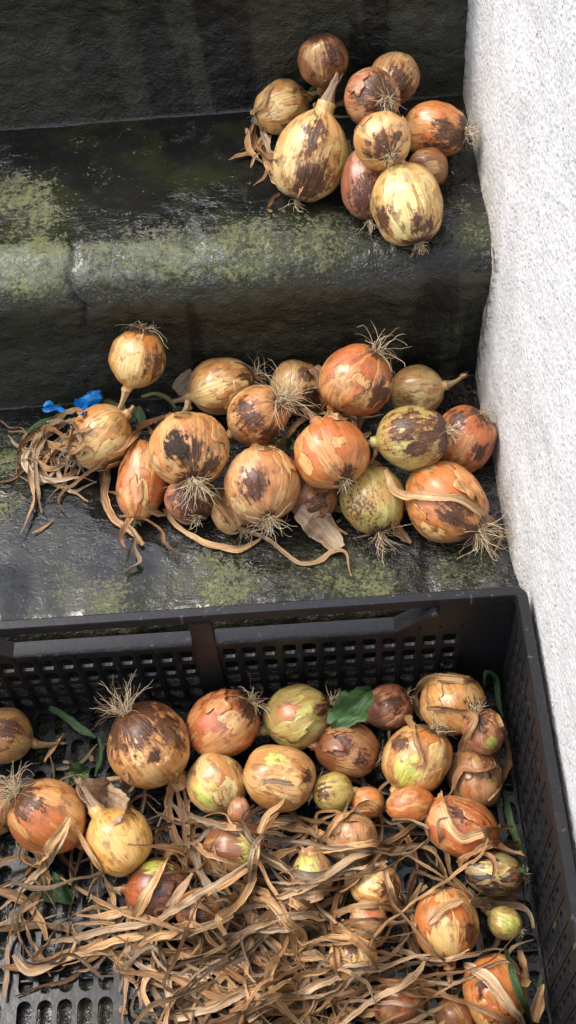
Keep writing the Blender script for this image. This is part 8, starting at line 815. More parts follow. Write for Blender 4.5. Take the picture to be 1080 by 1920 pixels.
def mat_skin(name):
    a,b,pale=PAL[name]
    s=NT('onion_skin_'+name);O=s.obj;off=s.M('MULTIPLY',s.rand,57.)
    x,y,z=s.sep(O)
    rad=s.V('NORMALIZE',s.comb(x,y,.0001))
    rx,ry,_=s.sep(rad)
    def pol(f,g): return s.comb(s.M('MULTIPLY_ADD',rx,f,off),s.M('MULTIPLY',ry,f),s.M('MULTIPLY',z,g))
    Ov=s.comb(s.M('ADD',x,off),y,z)
    m1=s.sep(s.attr('mark_one').outputs['Vector']);m2=s.sep(s.attr('mark_two').outputs['Vector'])
    fine=s.noise(pol(11,.9),1,3,.6);vein=s.noise(pol(26,1.3),1,2,.5)
    lay=s.noise(pol(1.5,.7),1,2,.5,.4);blot=s.noise(Ov,1.7,4,.6)
    c=s.mix(s.step(blot,.38,.62),a,b)
    c=s.mix(s.M('MULTIPLY',m2[0],.85),c,(.50,.115,.018))
    l1=s.step(lay,.535,.55);l2=s.step(lay,.445,.43)
    c=s.mix(s.M('MULTIPLY',l1,.45),c,pale)
    c=s.mix(s.M('MULTIPLY',l2,.4),c,b)
    c=s.mix(s.step(fine,.60,.36,0.,.35),c,(b[0]*.7,b[1]*.62,b[2]*.6))
    c=s.mix(s.step(vein,.60,.72,0.,.35),c,(min(1,a[0]*1.3),a[1]*1.5,a[2]*1.7))
    c=s.mix(s.step(vein,.42,.32,0.,.42),c,(b[0]*.6,b[1]*.55,b[2]*.5))
    # edges where one skin ends over the next
    e=s.M('MULTIPLY',s.step(s.M('ABSOLUTE',s.M('SUBTRACT',lay,.543)),.011,.002),s.step(s.noise(Ov,3,2),.42,.55))
    c=s.mix(s.M('MULTIPLY',e,.55),c,(.15,.055,.02))
    ln=s.step(s.M('ABSOLUTE',s.M('SUBTRACT',s.noise(pol(13,.45),1,2,.5),.5)),.012,.002)
    c=s.mix(s.M('MULTIPLY',ln,s.step(blot,.4,.6,.25,.7)),c,(b[0]*.5,b[1]*.42,b[2]*.4))
    # green flesh
    wob=s.noise(pol(5,.75),1,5,.68)
    wob2=s.M('ADD',s.M('MULTIPLY',s.noise(Ov,4.2,7,.72),.6),s.M('MULTIPLY',s.noise(pol(6,1.7),1,6,.72),.4))
    gm=s.step(s.M('ADD',m2[1],s.M('MULTIPLY',s.M('SUBTRACT',wob,.5),1.3)),.52,.62)
    c=s.mix(s.M('MULTIPLY',gm,.9),c,s.mix(s.step(fine,.4,.6),(.36,.38,.06),(.52,.50,.14)))
    # torn skin showing a paler layer
    tf=s.M('ADD',m1[1],s.M('MULTIPLY',s.M('SUBTRACT',s.noise(pol(3.2,.7),1,2,.5,.3),.5),1.3))
    tm=s.step(tf,.55,.585)
    c=s.mix(s.M('MULTIPLY',tm,.85),c,s.mix(s.step(fine,.35,.65),(pale[0]*.8,pale[1]*.72,pale[2]*.6),pale))
    te=s.step(s.M('ABSOLUTE',s.M('SUBTRACT',tf,.55)),.045,.01)
    c=s.mix(s.M('MULTIPLY',te,s.step(wob2,.42,.6,.0,.6)),c,(.16,.06,.022))
    # brown rot in two steps
    df=s.M('ADD',m1[0],s.M('ADD',s.M('MULTIPLY',s.M('SUBTRACT',wob2,.5),2.7),s.M('MULTIPLY',s.M('SUBTRACT',wob,.5),1.0)))
    c=s.mix(s.step(df,.42,.62,0.,.75),c,(.22,.075,.022))
    dm=s.step(df,.62,.72)
    c=s.mix(s.M('MULTIPLY',dm,.93),c,s.mix(s.step(s.M('ADD',vein,s.M('SUBTRACT',wob2,.5)),.38,.7),(.016,.008,.005),(.11,.038,.015)))
    # dirty smears and specks
    sm=s.step(s.M('ADD',s.noise(Ov,2.6,5,.7),s.M('MULTIPLY',s.noise(pol(7,1.),1,3),.45)),.745,.87)
    c=s.mix(s.M('MULTIPLY',sm,.62),c,(.17,.075,.032))
    spk=s.step(s.M('ADD',s.noise(Ov,11,3,.6),s.M('MULTIPLY',m2[2],.26)),.69,.75)
    c=s.mix(s.M('MULTIPLY',spk,.85),c,(.05,.022,.012))
    sf=s.step(s.M('ADD',m1[2],s.M('MULTIPLY',s.M('SUBTRACT',wob2,.5),2.6)),.55,.66)
    c=s.mix(sf,c,s.mix(s.noise(Ov,16,3),(.009,.006,.005),(.06,.036,.022)))
    hsv=s.n('ShaderNodeHueSaturation');s.put(hsv.inputs['Color'],c);s.put(hsv.inputs['Value'],s.M('MULTIPLY_ADD',s.rand,.2,.93));s.put(hsv.inputs['Hue'],s.M('MULTIPLY_ADD',s.rand,.012,.494))
    rough=s.fmix(dm,s.step(blot,.3,.7,.30,.48),.42);rough=s.fmix(sf,rough,.9)
    h=s.M('ADD',s.M('MULTIPLY',fine,.5),s.M('MULTIPLY',vein,.35))
    h=s.M('ADD',h,s.M('MULTIPLY',l1,-.35));h=s.M('ADD',h,s.M('MULTIPLY',tm,-.7));h=s.M('ADD',h,s.M('MULTIPLY',sf,s.M('MULTIPLY_ADD',s.noise(Ov,14,3),3.,.8)))
    h=s.M('ADD',h,s.M('MULTIPLY',dm,s.M('MULTIPLY',s.noise(Ov,9,3),.9)))
    return s.fin(Base_Color=hsv.outputs[0],Roughness=rough,Normal=s.bump(h,.8,.0011),Specular_IOR_Level=.45,Coat_Weight=s.M('MULTIPLY',s.M('MULTIPLY',s.M('SUBTRACT',1.,sf),s.M('SUBTRACT',1.,s.M('MULTIPLY',dm,.8))),.42),Coat_Roughness=.14)
SKIN={k:mat_skin(k) for k in PAL}
def mat_leaf(name,dark,lite):
    s=NT(name);x,y,z=s.sep(s.attr('run').outputs['Vector']);tone=s.attr('tone').outputs['Fac']
    f=s.noise(s.comb(s.M('MULTIPLY',x,28.),s.M('MULTIPLY',y,3.2),z),1,4,.65)
    g=s.noise(s.comb(s.M('MULTIPLY',x,60.),s.M('MULTIPLY',y,.6),z),1,3,.6)
    c=s.mix(s.step(f,.3,.7),dark,lite)
    c=s.mix(s.step(g,.6,.75,0.,.6),c,(dark[0]*.45,dark[1]*.4,dark[2]*.4))
    c=s.mix(s.step(s.noise(s.comb(s.M('MULTIPLY',x,28.),s.M('MULTIPLY',y,8.),z),1,2),.58,.68,0.,.35),c,(lite[0]*1.3,lite[1]*1.35,lite[2]*1.4))
    spk=s.step(s.noise(s.comb(s.M('MULTIPLY',x,260.),s.M('MULTIPLY',y,2.),z),1,3),.68,.73)
    c=s.mix(s.M('MULTIPLY',spk,.6),c,(.03,.015,.008))
    if name.startswith('dry'):
        zz=s.M('FRACT',s.M('MULTIPLY',z,.731))
        c=s.mix(s.step(zz,.55,.95,0.,.7),c,s.mix(s.step(f,.3,.7),(.24,.17,.11),(.62,.51,.37)))
        c=s.mix(s.step(zz,.4,.1,0.,.75),c,s.mix(s.step(f,.3,.7),(.13,.052,.022),(.38,.17,.065)))
        c=s.mix(s.step(s.noise(s.comb(s.M('MULTIPLY',x,22.),s.M('MULTIPLY',y,1.2),z),1,3,.6),.52,.68,0.,.5),c,(.10,.045,.02))
    c=s.mix(1.,c,s.comb(tone,tone,tone),'MULTIPLY')
    h=s.noise(s.comb(s.M('MULTIPLY',x,30.),s.M('MULTIPLY',y,5.),z),1,3)
    return s.fin(Base_Color=c,Roughness=.42,Normal=s.bump(h,.8,.002),Specular_IOR_Level=.45)
LEAFM=mat_leaf('dry_leaf_skin',(.27,.125,.046),(.70,.44,.21))
GREENM=mat_leaf('fresh_leaf_skin',(.02,.052,.016),(.065,.125,.04))
DULLM=mat_leaf('wilting_leaf_skin',(.16,.18,.05),(.34,.33,.12))
NECKM=mat_leaf('papery_neck_skin',(.34,.19,.09),(.56,.37,.20))
PAPERM=mat_leaf('grey_papery_skin',(.24,.15,.085),(.50,.36,.24))
def mat_plain(name,a,b,sc,rough,**k):
    s=NT(name);n=s.noise(s.obj,sc,3);return s.fin(Base_Color=s.mix(s.step(n,.35,.65),a,b),Roughness=rough,**k)
ROOTM=mat_plain('root_fibre',(.45,.33,.18),(.70,.58,.40),3,.6)
ROOTD=mat_plain('dark_root_fibre',(.12,.06,.03),(.26,.15,.08),3,.6)
BLUEM=mat_plain('blue_plastic',(.012,.22,.62),(.03,.33,.78),60,.42)
SOILM=mat_plain('black_soil',(.012,.009,.007),(.05,.035,.025),200,.8)
CONC=mat_concrete();STUC=mat_stucco();PLAS=mat_plastic()
# ------------------------------------------------------------ ground, steps, wall
MOSS=[(-.469,.407,Z2,.05,1.),(-.45,.375,Z2,.04,.9),(-.446,.308,Z2,.05,1.1),(-.36,.30,Z2,.06,.8),(-.244,.305,Z2,.06,.9),(-.166,.323,Z2,.05,.9),(-.30,.30,Z2,.05,.8),(-.023,.31,Z2,.025,.9),(-.03,.34,Z2,.02,.6),(-.508,.227,Z1,.04,1.),(-.51,.17,Z1,.03,.7),(-.283,.055,Z1,.05,.9),(-.136,.045,Z1,.06,.9),(-.05,.06,Z1,.05,.5),(-.40,.035,Z1,.04,.8),(-.20,.06,Z1,.04,.8),
 (-.019,YR2,.25,.022,1.),(-.04,YR2,.215,.03,.8),(-.13,YR2,.27,.08,.35),(-.42,YR2,.24,.1,.3),(-.36,YR3,.38,.08,.45),(-.42,YR3,.43,.08,.35),(-.14,.0,.10,.12,.6),(-.4,0,.10,.12,.6)]
WETS=[(-.47,.12,Z1,.12,1.),(-.30,.06,Z1,.05,.7),(-.20,.40,Z2,.07,.9),(-.42,.06,Z1,.07,.9),(-.37,.10,Z1,.06,.8),(-.52,.05,Z1,.08,.9),(-.36,.43,Z2,.10,.9),(-.28,.46,Z2,.09,.9),(-.22,.40,Z2,.08,.6),(-.42,.45,Z2,.06,.6),(-.45,.29,Z2,.05,.7),(-.36,.285,Z2,.05,.6)]
def zone(V,extra_wet=None):
    moss=np.zeros(len(V));wet=np.zeros(len(V))
    w=noise(V*17+3)*.35
    for B,arr in ((MOSS,moss),(WETS,wet)):
        for x,y,z,r,a in B:
            d=np.linalg.norm(V-np.array((x,y,z)),axis=1)/r
            np.maximum(arr,a*np.clip(1.35-d+w,0,1),out=arr)
    st=np.zeros(len(V))
    return moss,wet,st
def profile_step(y0,z0,y1,z1,over,rr):
    """riser foot (y0,z0) up to nosing and back along the tread to (y1,z1)"""
    pts=[];f=.0045
    for t in np.linspace(0,1,7)[:-1]: a=t*math.pi/2;pts.append((y0-f*(1-math.sin(a)),z0+f*(1-math.cos(a))-.001))
    n=int((z1-rr-z0-f)/.003)
    for t in np.linspace(0,1,n)[:-1]:
        z=z0+f+(z1-rr*.9-z0-f)*t;pts.append((y0-over*sstep(.55,1.,np.array(t)),z))
    for t in np.linspace(0,1,26)[:-1]:
        a=t*math.pi/2;pts.append((y0-over+rr*1.15*(1-math.cos(a)),z1-rr*.9+rr*.9*math.sin(a)))
    ys=y0-over+rr*1.15;n=int((y1-ys-.004)/.003)
    for t in np.linspace(0,1,n+1): pts.append((ys+(y1+.012-ys)*t,z1))
    return np.array(pts,float)
XS=np.r_[np.linspace(-1.6,-.62,50)[:-1],np.arange(-.62,.014,.0028),.03]
stairs=bpy.data.objects.new('staircase',None);COL.objects.link(stairs);stairs.location=(-.3,YN1,0)
tag(stairs,'dark wet concrete staircase with moss, worn rounded step edges and black onions stains','stairs')
stairs['label']='dark wet concrete steps with rounded worn edges and yellow green moss'
def build_step(y0,z0,y1,z1,over,rr,seed,crack=False):
    pr=profile_step(y0,z0,y1,z1,over,rr);n=len(pr);m=len(XS)
    V=np.zeros((n,m,3));V[:,:,0]=XS[None];V[:,:,1]=pr[:,None,0];V[:,:,2]=pr[:,None,1]
    V=V.reshape(-1,3)
    t=np.gradient(pr,axis=0);nr=np.stack([-t[:,1],t[:,0]],1);nr/=np.linalg.norm(nr,axis=1)[:,None]
    nr=np.repeat(nr,m,0)
    B=V.copy()
    ed=sstep(z1-.06,z1-.005,B[:,2])*sstep(y0+.075,y0+.02,B[:,1])       # near the nosing
    wob=fbm(np.c_[B[:,0]*7,B[:,1]*2,B[:,2]*2+seed],3)
    vert=1-sstep(.3,.9,nr[:,1]);ver=np.abs(nr[:,0])
    moss,wet,st=zone(B)
    amp=.0014+.0006*ver-.0013*np.clip(wet,0,1)*(1-ver)
    d=wob*(.0022+.007*ed)+fbm(B*55+seed,4)*amp
    foot=np.minimum(np.abs(B[:,2]-z0),9)+np.abs(B[:,1]-y0)
    d*=sstep(.004,.03,foot)*.9+.1
    inner=sstep(.0,.02,np.abs(B[:,1]-(y1)));d*=.25+.75*inner
    if crack:
        cx=-.407+.010*noise(np.c_[B[:,1]*38,B[:,2]*38,B[:,0]*0])+.004*noise(np.c_[B[:,1]*130,B[:,2]*130,B[:,0]*0+4])
        g=np.exp(-((B[:,0]-cx)/.0032)**2)*sstep(.36,.325,B[:,1])*sstep(z1-.09,z1-.05,B[:,2])
        d-=g*.005*(.6+.6*(noise(B*90)+.3))
        d+=.0025*sstep(-.41,-.45,B[:,0])*ed
        moss=moss*(1-.9*g);st=np.maximum(st,g);wet=wet*(1-g)
    V=B.copy();V[:,1]+=nr[:,0]*d;V[:,2]+=nr[:,1]*d
    # run-off streaks down the riser
    sk=fbm(np.c_[B[:,0]*26,B[:,2]*1.6,B[:,1]*0+seed],3)
    st=np.maximum(st,sstep(.05,.35,sk)*ver*sstep(-.5,-.25,B[:,0]))
    V[:,1]+=sstep(.15,.45,sk)*ver*.0012*sstep(-.5,-.2,B[:,0])
    pale=np.zeros(len(B))
    if crack:pale=np.exp(-((B[:,1]-(y0+.012))/.038)**2)*np.exp(-((B[:,2]-z1)/.03)**2)*sstep(-.10,-.33,B[:,0]+.05*noise(B*11))
    footw=np.exp(-foot/.006);wet=np.maximum(wet*(1-.6*ver),footw)
    wet=np.maximum(wet,np.exp(-np.abs(B[:,1]-y1)/.008)*sstep(z1-.002,z1,B[:,2]))
    me=mesh('step',V,gridfaces(n,m)[:,::-1].copy(),CONC,True,{'zone':('FLOAT_VECTOR',np.c_[wet,moss,st]),'film':('FLOAT',pale)})
    o=link('step',me,stairs);o.location=(.3,-YN1,0);return o
build_step(YN1+.012,.0,YR2,Z1,.012,.018,3.1)
build_step(YR2+.004,Z1,YR3,Z2,.014,.044,8.7,True)
build_step(YR3+.004,Z2,1.15,.545,.012,.03,14.2)
# ground sheet
gx=np.r_[-15,-5,-2,np.linspace(-1.2,.1,150),.3,5,15];gy=np.r_[-15,-5,-2,np.linspace(-.9,.06,110),.4,5,15]
GX,GY=np.meshgrid(gx,gy,indexing='ij');V=np.c_[GX.ravel(),GY.ravel(),np.zeros(GX.size)]
V[:,2]+=np.where((np.abs(V[:,0])<1.4)&(np.abs(V[:,1])<1),fbm(V*30,3)*.0016-.001,-.001)
gm=np.clip(noise(V*9)+.55,0,1)
tag(link('ground',mesh('ground',V,gridfaces(*GX.shape)[:,::-1].copy(),CONC,True,{'zone':('FLOAT_VECTOR',np.c_[0*gm,gm*.6,gm*0])})),kind='structure')
# white rendered wall on the right
wy=np.r_[-2.5,-1.2,np.arange(-.42,.56,.0024),.8,1.2,2.5];wz=np.r_[-.05,np.arange(0,.62,.0024),.8,1.0,1.5]
WY,WZ=np.meshgrid(wy,wz,indexing='ij');V=np.c_[np.full(WY.size,.006),WY.ravel(),WZ.ravel()]
def stair_h(y): return np.where(y>YR3,.545,np.where(y>YR2-.02,Z2,np.where(y>YN1,Z1,0.)))
hh=np.minimum(np.abs(V[:,2]-stair_h(V[:,1])),9)
dn=V[:,2]-stair_h(V[:,1])
near=np.exp(-np.clip(dn,0,9)/.022)
rz=np.minimum(np.abs(V[:,1]-YR2),np.abs(V[:,1]-YR3))
V[:,0]-=.006*sstep(.0,.3,V[:,1]+.01)+fbm(V*9,3)*.0022*sstep(0,.04,V[:,1]+.02)+np.abs(fbm(V*190,2))*.0013+fbm(V*60,2)*.0005
V[:,0]-=near*.004*sstep(.01,.05,V[:,1])
dirt=np.clip(near*.9+.35*np.exp(-np.clip(dn,0,9)/.07),0,1);grn=np.exp(-np.clip(dn,0,9)/.004)*.8
n0=len(V);bv=[(.006,-2.5,-.05),(.26,-2.5,-.05),(.26,2.5,-.05),(.006,2.5,-.05),(.006,-2.5,1.5),(.26,-2.5,1.5),(.26,2.5,1.5),(.006,2.5,1.5)]
F=gridfaces(*WY.shape).tolist()+[[n0+4,n0+5,n0+6,n0+7],[n0+1,n0+2,n0+6,n0+5],[n0,n0+1,n0+5,n0+4],[n0+2,n0+3,n0+7,n0+6]]
zz=np.c_[dirt,grn,grn*0];zz=np.r_[zz,np.zeros((8,3))]
tag(link('wall',mesh('wall',np.r_[V,np.array(bv)],F,STUC,True,{'zone':('FLOAT_VECTOR',zz)})),'rough white rendered wall running up beside the steps on the right','wall')
# ------------------------------------------------------------ crate
CX,CY=-.303,-.2
crate=bpy.data.objects.new('plastic_crate',None);COL.objects.link(crate);crate.location=(CX,CY,0)
tag(crate,'black plastic harvest crate with lattice walls, slotted floor and handle openings','crate')
LX,LY,HT=.303,.2,.194
def panel(mp,half,open_):
    """lattice wall; a runs along the wall from -half to half, h is depth from the outer face inwards"""
    P_=.0195;w0,w1=.005,.0085
    m=MB();nc=int((half-.05-.011)/P_) if open_ else int((half-.022)/P_)
    a_in=.0115 if open_ else 0.
    rows=[.031,.0585,.086,.1135] if open_ else [.031,.0585,.086,.1135,.141]
    top=.147 if open_ else .183
    prev=.012
    for r,cz in enumerate(rows):
        b0=prev;b1=cz+.01375 if r<len(rows)-1 else top
        for sg in (-1,1):
            for c in range(nc):
                a0=a_in+c*P_;a1=a0+P_;ac=(a0+a1)/2
                A=sorted((sg*a0,sg*a1))
                m.cell(A[0],A[1],b0,b1,(sg*ac,cz,.0068 if open_ else .0058,.0098 if open_ else .0075,.004),w0,w1,mp,16)
        prev=b1
    e=a_in+nc*P_
    for sg in (-1,1):
        A=sorted((sg*e,sg*(half-.006)));m.prism([(A[0],.012),(A[1],.012),(A[1],top),(A[0],top)],w0,w1,mp)
    if open_:m.prism([(-a_in,.012),(a_in,.012),(a_in,top),(-a_in,top)],w0,w1,mp)
    m.build('lattice_wall',PLAS,crate)
    # ribs between columns
    for sg in (-1,1):
        for c in range(1,nc+1):
            a=sg*(a_in+c*P_);q=MB();q.prism([(a-.0012,.016),(a+.0012,.016),(a+.0009,top-.006),(a-.0009,top-.006)],w1,w1+(.002 if open_ else .0008),mp);q.build('rib',PLAS,crate)
    if open_:
        q=MB();q.prism([(-.0105,.014),(.0105,.014),(.0105,HT-.0115),(-.0105,HT-.0115)],.0035,.0125,mp);q.build('handle_post',PLAS,crate)
        for sg in (-1,1):
            q=MB()
            s0,s1,t1=sg*.011,sg*.181,sg*.223
            q.prism([(s0,.1475),(s1,.1475),(s1,.151),(s0,.151)][::sg],.001,.0175,mp)
            q.prism([(s1,.1475),(t1,.1805),(t1-sg*.004,.184),(s1,.151)][::sg],.001,.0175,mp)
            q.build('handle_sill',PLAS,crate)
            q=MB();q.prism([(s1+sg*.0005,.147),(sg*(half-.006),.147),(sg*(half-.006),.1828),(t1,.1828),(t1,.1803)][::sg],w0+.0003,w1+.0003,mp);q.build('corner_panel',PLAS,crate)
panel(lambda a,b,h:(a,LY-h,b),LX,True)
panel(lambda a,b,h:(-a,-LY+h,b),LX,True)
panel(lambda a,b,h:(LX-h,-a,b),LY,False)
panel(lambda a,b,h:(-LX+h,a,b),LY,False)
# rim, one hollow ring: top flange, inner lip and outer skirt with rounded corners
def ring(hx,hy,r,K=6):
    o=[]
    for q,(sx,sy) in enumerate(((1,1),(-1,1),(-1,-1),(1,-1))):
        for k in range(K+1):
            t=math.pi/2*(q+k/K);o.append((sx*(hx-r)+r*math.cos(t),sy*(hy-r)+r*math.sin(t)))
    return o
prof=[(-.0105,.183),(-.0099,.1925),(-.0092,.1940),(-.0012,.1940),(.0,.1930),(.0,.1800),(-.003,.1800),(-.003,.1826)]
m=MB();L_=[]
for (d,z) in prof:
    R_=ring(LX+d,LY+d,max(.002,.012+d*.9));L_.append(len(m.V));m.V+= [(x,y,z) for x,y in R_]
k=len(R_)
for a in range(len(prof)):
    b=(a+1)%len(prof)
    for i in range(k):
        j=(i+1)%k;m.F.append([L_[a]+i,L_[a]+j,L_[b]+j,L_[b]+i])
m.build('rim',PLAS,crate)
# corner posts
for sx in (-1,1):
    for sy in (-1,1):
        q=MB();x0,x1=sorted((sx*(LX-.004),sx*(LX-.018)));y0,y1=sorted((sy*(LY-.004),sy*(LY-.0086)))
        q.box(x0,x1,y0,y1,.004,.1822,.001);x0,x1=sorted((sx*(LX-.0042),sx*(LX-.0088)));y0,y1=sorted((sy*(LY-.0088),sy*(LY-.018)));q.box(x0,x1,y0,y1,.004,.1822,.001)
        q.build('corner_post',PLAS,crate)
# floor grid with oval slots
m=MB();mp=lambda a,b,h:(a,b,h)
xs=[];x=-.2945
col=0
while x<.288:
    wd=.0187
    gap=.009 if col%5==4 else 0.
    xs.append((x,min(x+wd,.2945),x+wd+gap));x+=wd+gap;col+=1
rows=12;y0=-.1915;ph=.383/rows
for i,(a0,a1,a2) in enumerate(xs):
    for r in range(rows):
        b0=y0+r*ph;b1=b0+ph
        m.cell(a0,a1,b0,b1,((a0+a1)/2,(b0+b1)/2,min(.0069,(a1-a0)/2-.002),ph/2-.0026,.0069),.0085,.012,mp,16)
    a2=min(a2,.2945)
    if a2-a1>.001:m.prism([(a1,y0),(a2,y0),(a2,y0+.383),(a1,y0+.383)],.0085,.012,mp)
m.build('floor_grid',PLAS,crate)
for i in range(5):
    q=MB();yy=y0+ph*(1+i*2.5);q.box(-.292,.292,yy-.0012,yy+.0012,.001,.0083,.0004);q.build('floor_beam',PLAS,crate)
# ------------------------------------------------------------ onions
def tubes(list_of_paths,rad,sides=4):
    V=[];F=[]
    for P,r in list_of_paths:
        P=np.asarray(P);n=len(P);T=np.gradient(P,axis=0);T/=np.linalg.norm(T,axis=1)[:,None]+1e-9
        a=np.cross(T,np.array((.3,.5,.81)));a/=np.linalg.norm(a,axis=1)[:,None]+1e-9;b=np.cross(T,a)
        base=len(V)
        for i in range(n):
            rr=r*(1-.6*i/(n-1))
            for k in range(sides):
                t=2*math.pi*k/sides;V.append(P[i]+rr*(a[i]*math.cos(t)+b[i]*math.sin(t)))
        for i in range(n-1):
            for k in range(sides):
                k2=(k+1)%sides;F.append([base+i*sides+k,base+i*sides+k2,base+(i+1)*sides+k2,base+(i+1)*sides+k])
    return np.array(V),np.array(F)
def ribbon(P,w,seed,fold=.4,twist=.8,thick=.0006,step=.0035,up=None,taper=(.45,.25),wrinkle=1.):
    rs=np.random.RandomState(seed);P=np.asarray(P,float)
    Q=np.vstack([P[0]*2-P[1],P,P[-1]*2-P[-2]])
    out=[]
    for i in range(len(P)-1):
        a,b,c,d=Q[i:i+4];n=max(2,int(np.linalg.norm(c-b)/step))
        for s in np.arange(n)/n: out.append(.5*(2*b+(c-a)*s+(2*a-5*b+4*c-d)*s*s+(3*b-a-3*c+d)*s**3))
    out.append(P[-1]);L=np.array(out);n=len(L)
    seg=np.r_[0,np.cumsum(np.linalg.norm(np.diff(L,axis=0),axis=1))]
    so=rs.uniform(0,90)
    e3=lambda k,f:noise(np.c_[seg*f,np.full(n,so+k),np.full(n,k*3.7)])
    T=np.gradient(L,axis=0);T/=np.linalg.norm(T,axis=1)[:,None]+1e-9
    u=np.array((0,-.35,.94)) if up is None else np.asarray(up)
    B=np.cross(T,u);B/=np.linalg.norm(B,axis=1)[:,None]+1e-6
    for _ in range(3):B[1:-1]=(B[:-2]+B[1:-1]*2+B[2:])/4
    B/=np.linalg.norm(B,axis=1)[:,None]+1e-6
    N=np.cross(B,T)
    ang=twist*(e3(1,14)*2.4+e3(7,45)*.6);ca,sa=np.cos(ang)[:,None],np.sin(ang)[:,None]
    B,N=B*ca+N*sa,N*ca-B*sa
    s=seg/seg[-1]
    wd=w*.5*np.clip(1+.4*e3(2,35)+.2*e3(3,110),.35,1.7)*(taper[0]+(1-taper[0])*sstep(0,.12,s))*(taper[1]+(1-taper[1])*sstep(1,.7,s))
    fo=fold*(1+1.2*e3(4,25));fo2=.18*e3(5,60)
    L=L+N*(e3(6,45)*.0014*wrinkle+e3(9,140)*.0005)[:,None]+B*(e3(8,48)*.0013*wrinkle+e3(11,110)*.0006)[:,None]
    K=[-1,-.55,0,.55,1]
    rows=[]
    top=[];
    for k in K:
        hgt=fo*abs(k)**1.3*wd+fo2*wd*math.sin(k*4+seed)+wd*.3*noise(np.c_[seg*150,np.full(n,k*2.+so),np.full(n,1.)])*wrinkle
        rows.append(L+B*(k*wd*(1-.25*np.abs(fo)))[:,None]+N*hgt[:,None]);top.append(k)
    for k,j in ((.55,3),(0,2),(-.55,1)):
        rows.append(rows[j]-N*thick);top.append(k)
    V=np.stack(rows,1);m=V.shape[1]
    run=np.stack([np.repeat(seg[:,None],m,1),np.repeat(np.array(top)[None],n,0),np.full((n,m),seed*1.37%50)],-1)
    V=V.reshape(-1,3);F=gridfaces(n,m,True)
    F=F.tolist()+[list(range(m))[::-1],list(range((n-1)*m,n*m))]
    return V,F,run.reshape(-1,3)
def leaf_obj(name,P,w,tone,mat,parent=None,origin=True,seed=None,**k):
    seed=random.randint(1,9999) if seed is None else seed
    V,F,run=ribbon(P,w,seed,**k)
    c=V.mean(0) if origin else np.zeros(3)
    if parent is not None:c=np.zeros(3);V=V-np.array(parent.location)
    me=mesh(name,V-c,F,mat,True,{'run':('FLOAT_VECTOR',run),'tone':('FLOAT',np.full(len(V),tone))})
    me.set_sharp_from_angle(angle=math.radians(38))
    return link(name,me,parent,tuple(c) if parent is None else None)
NS,NL=46,72
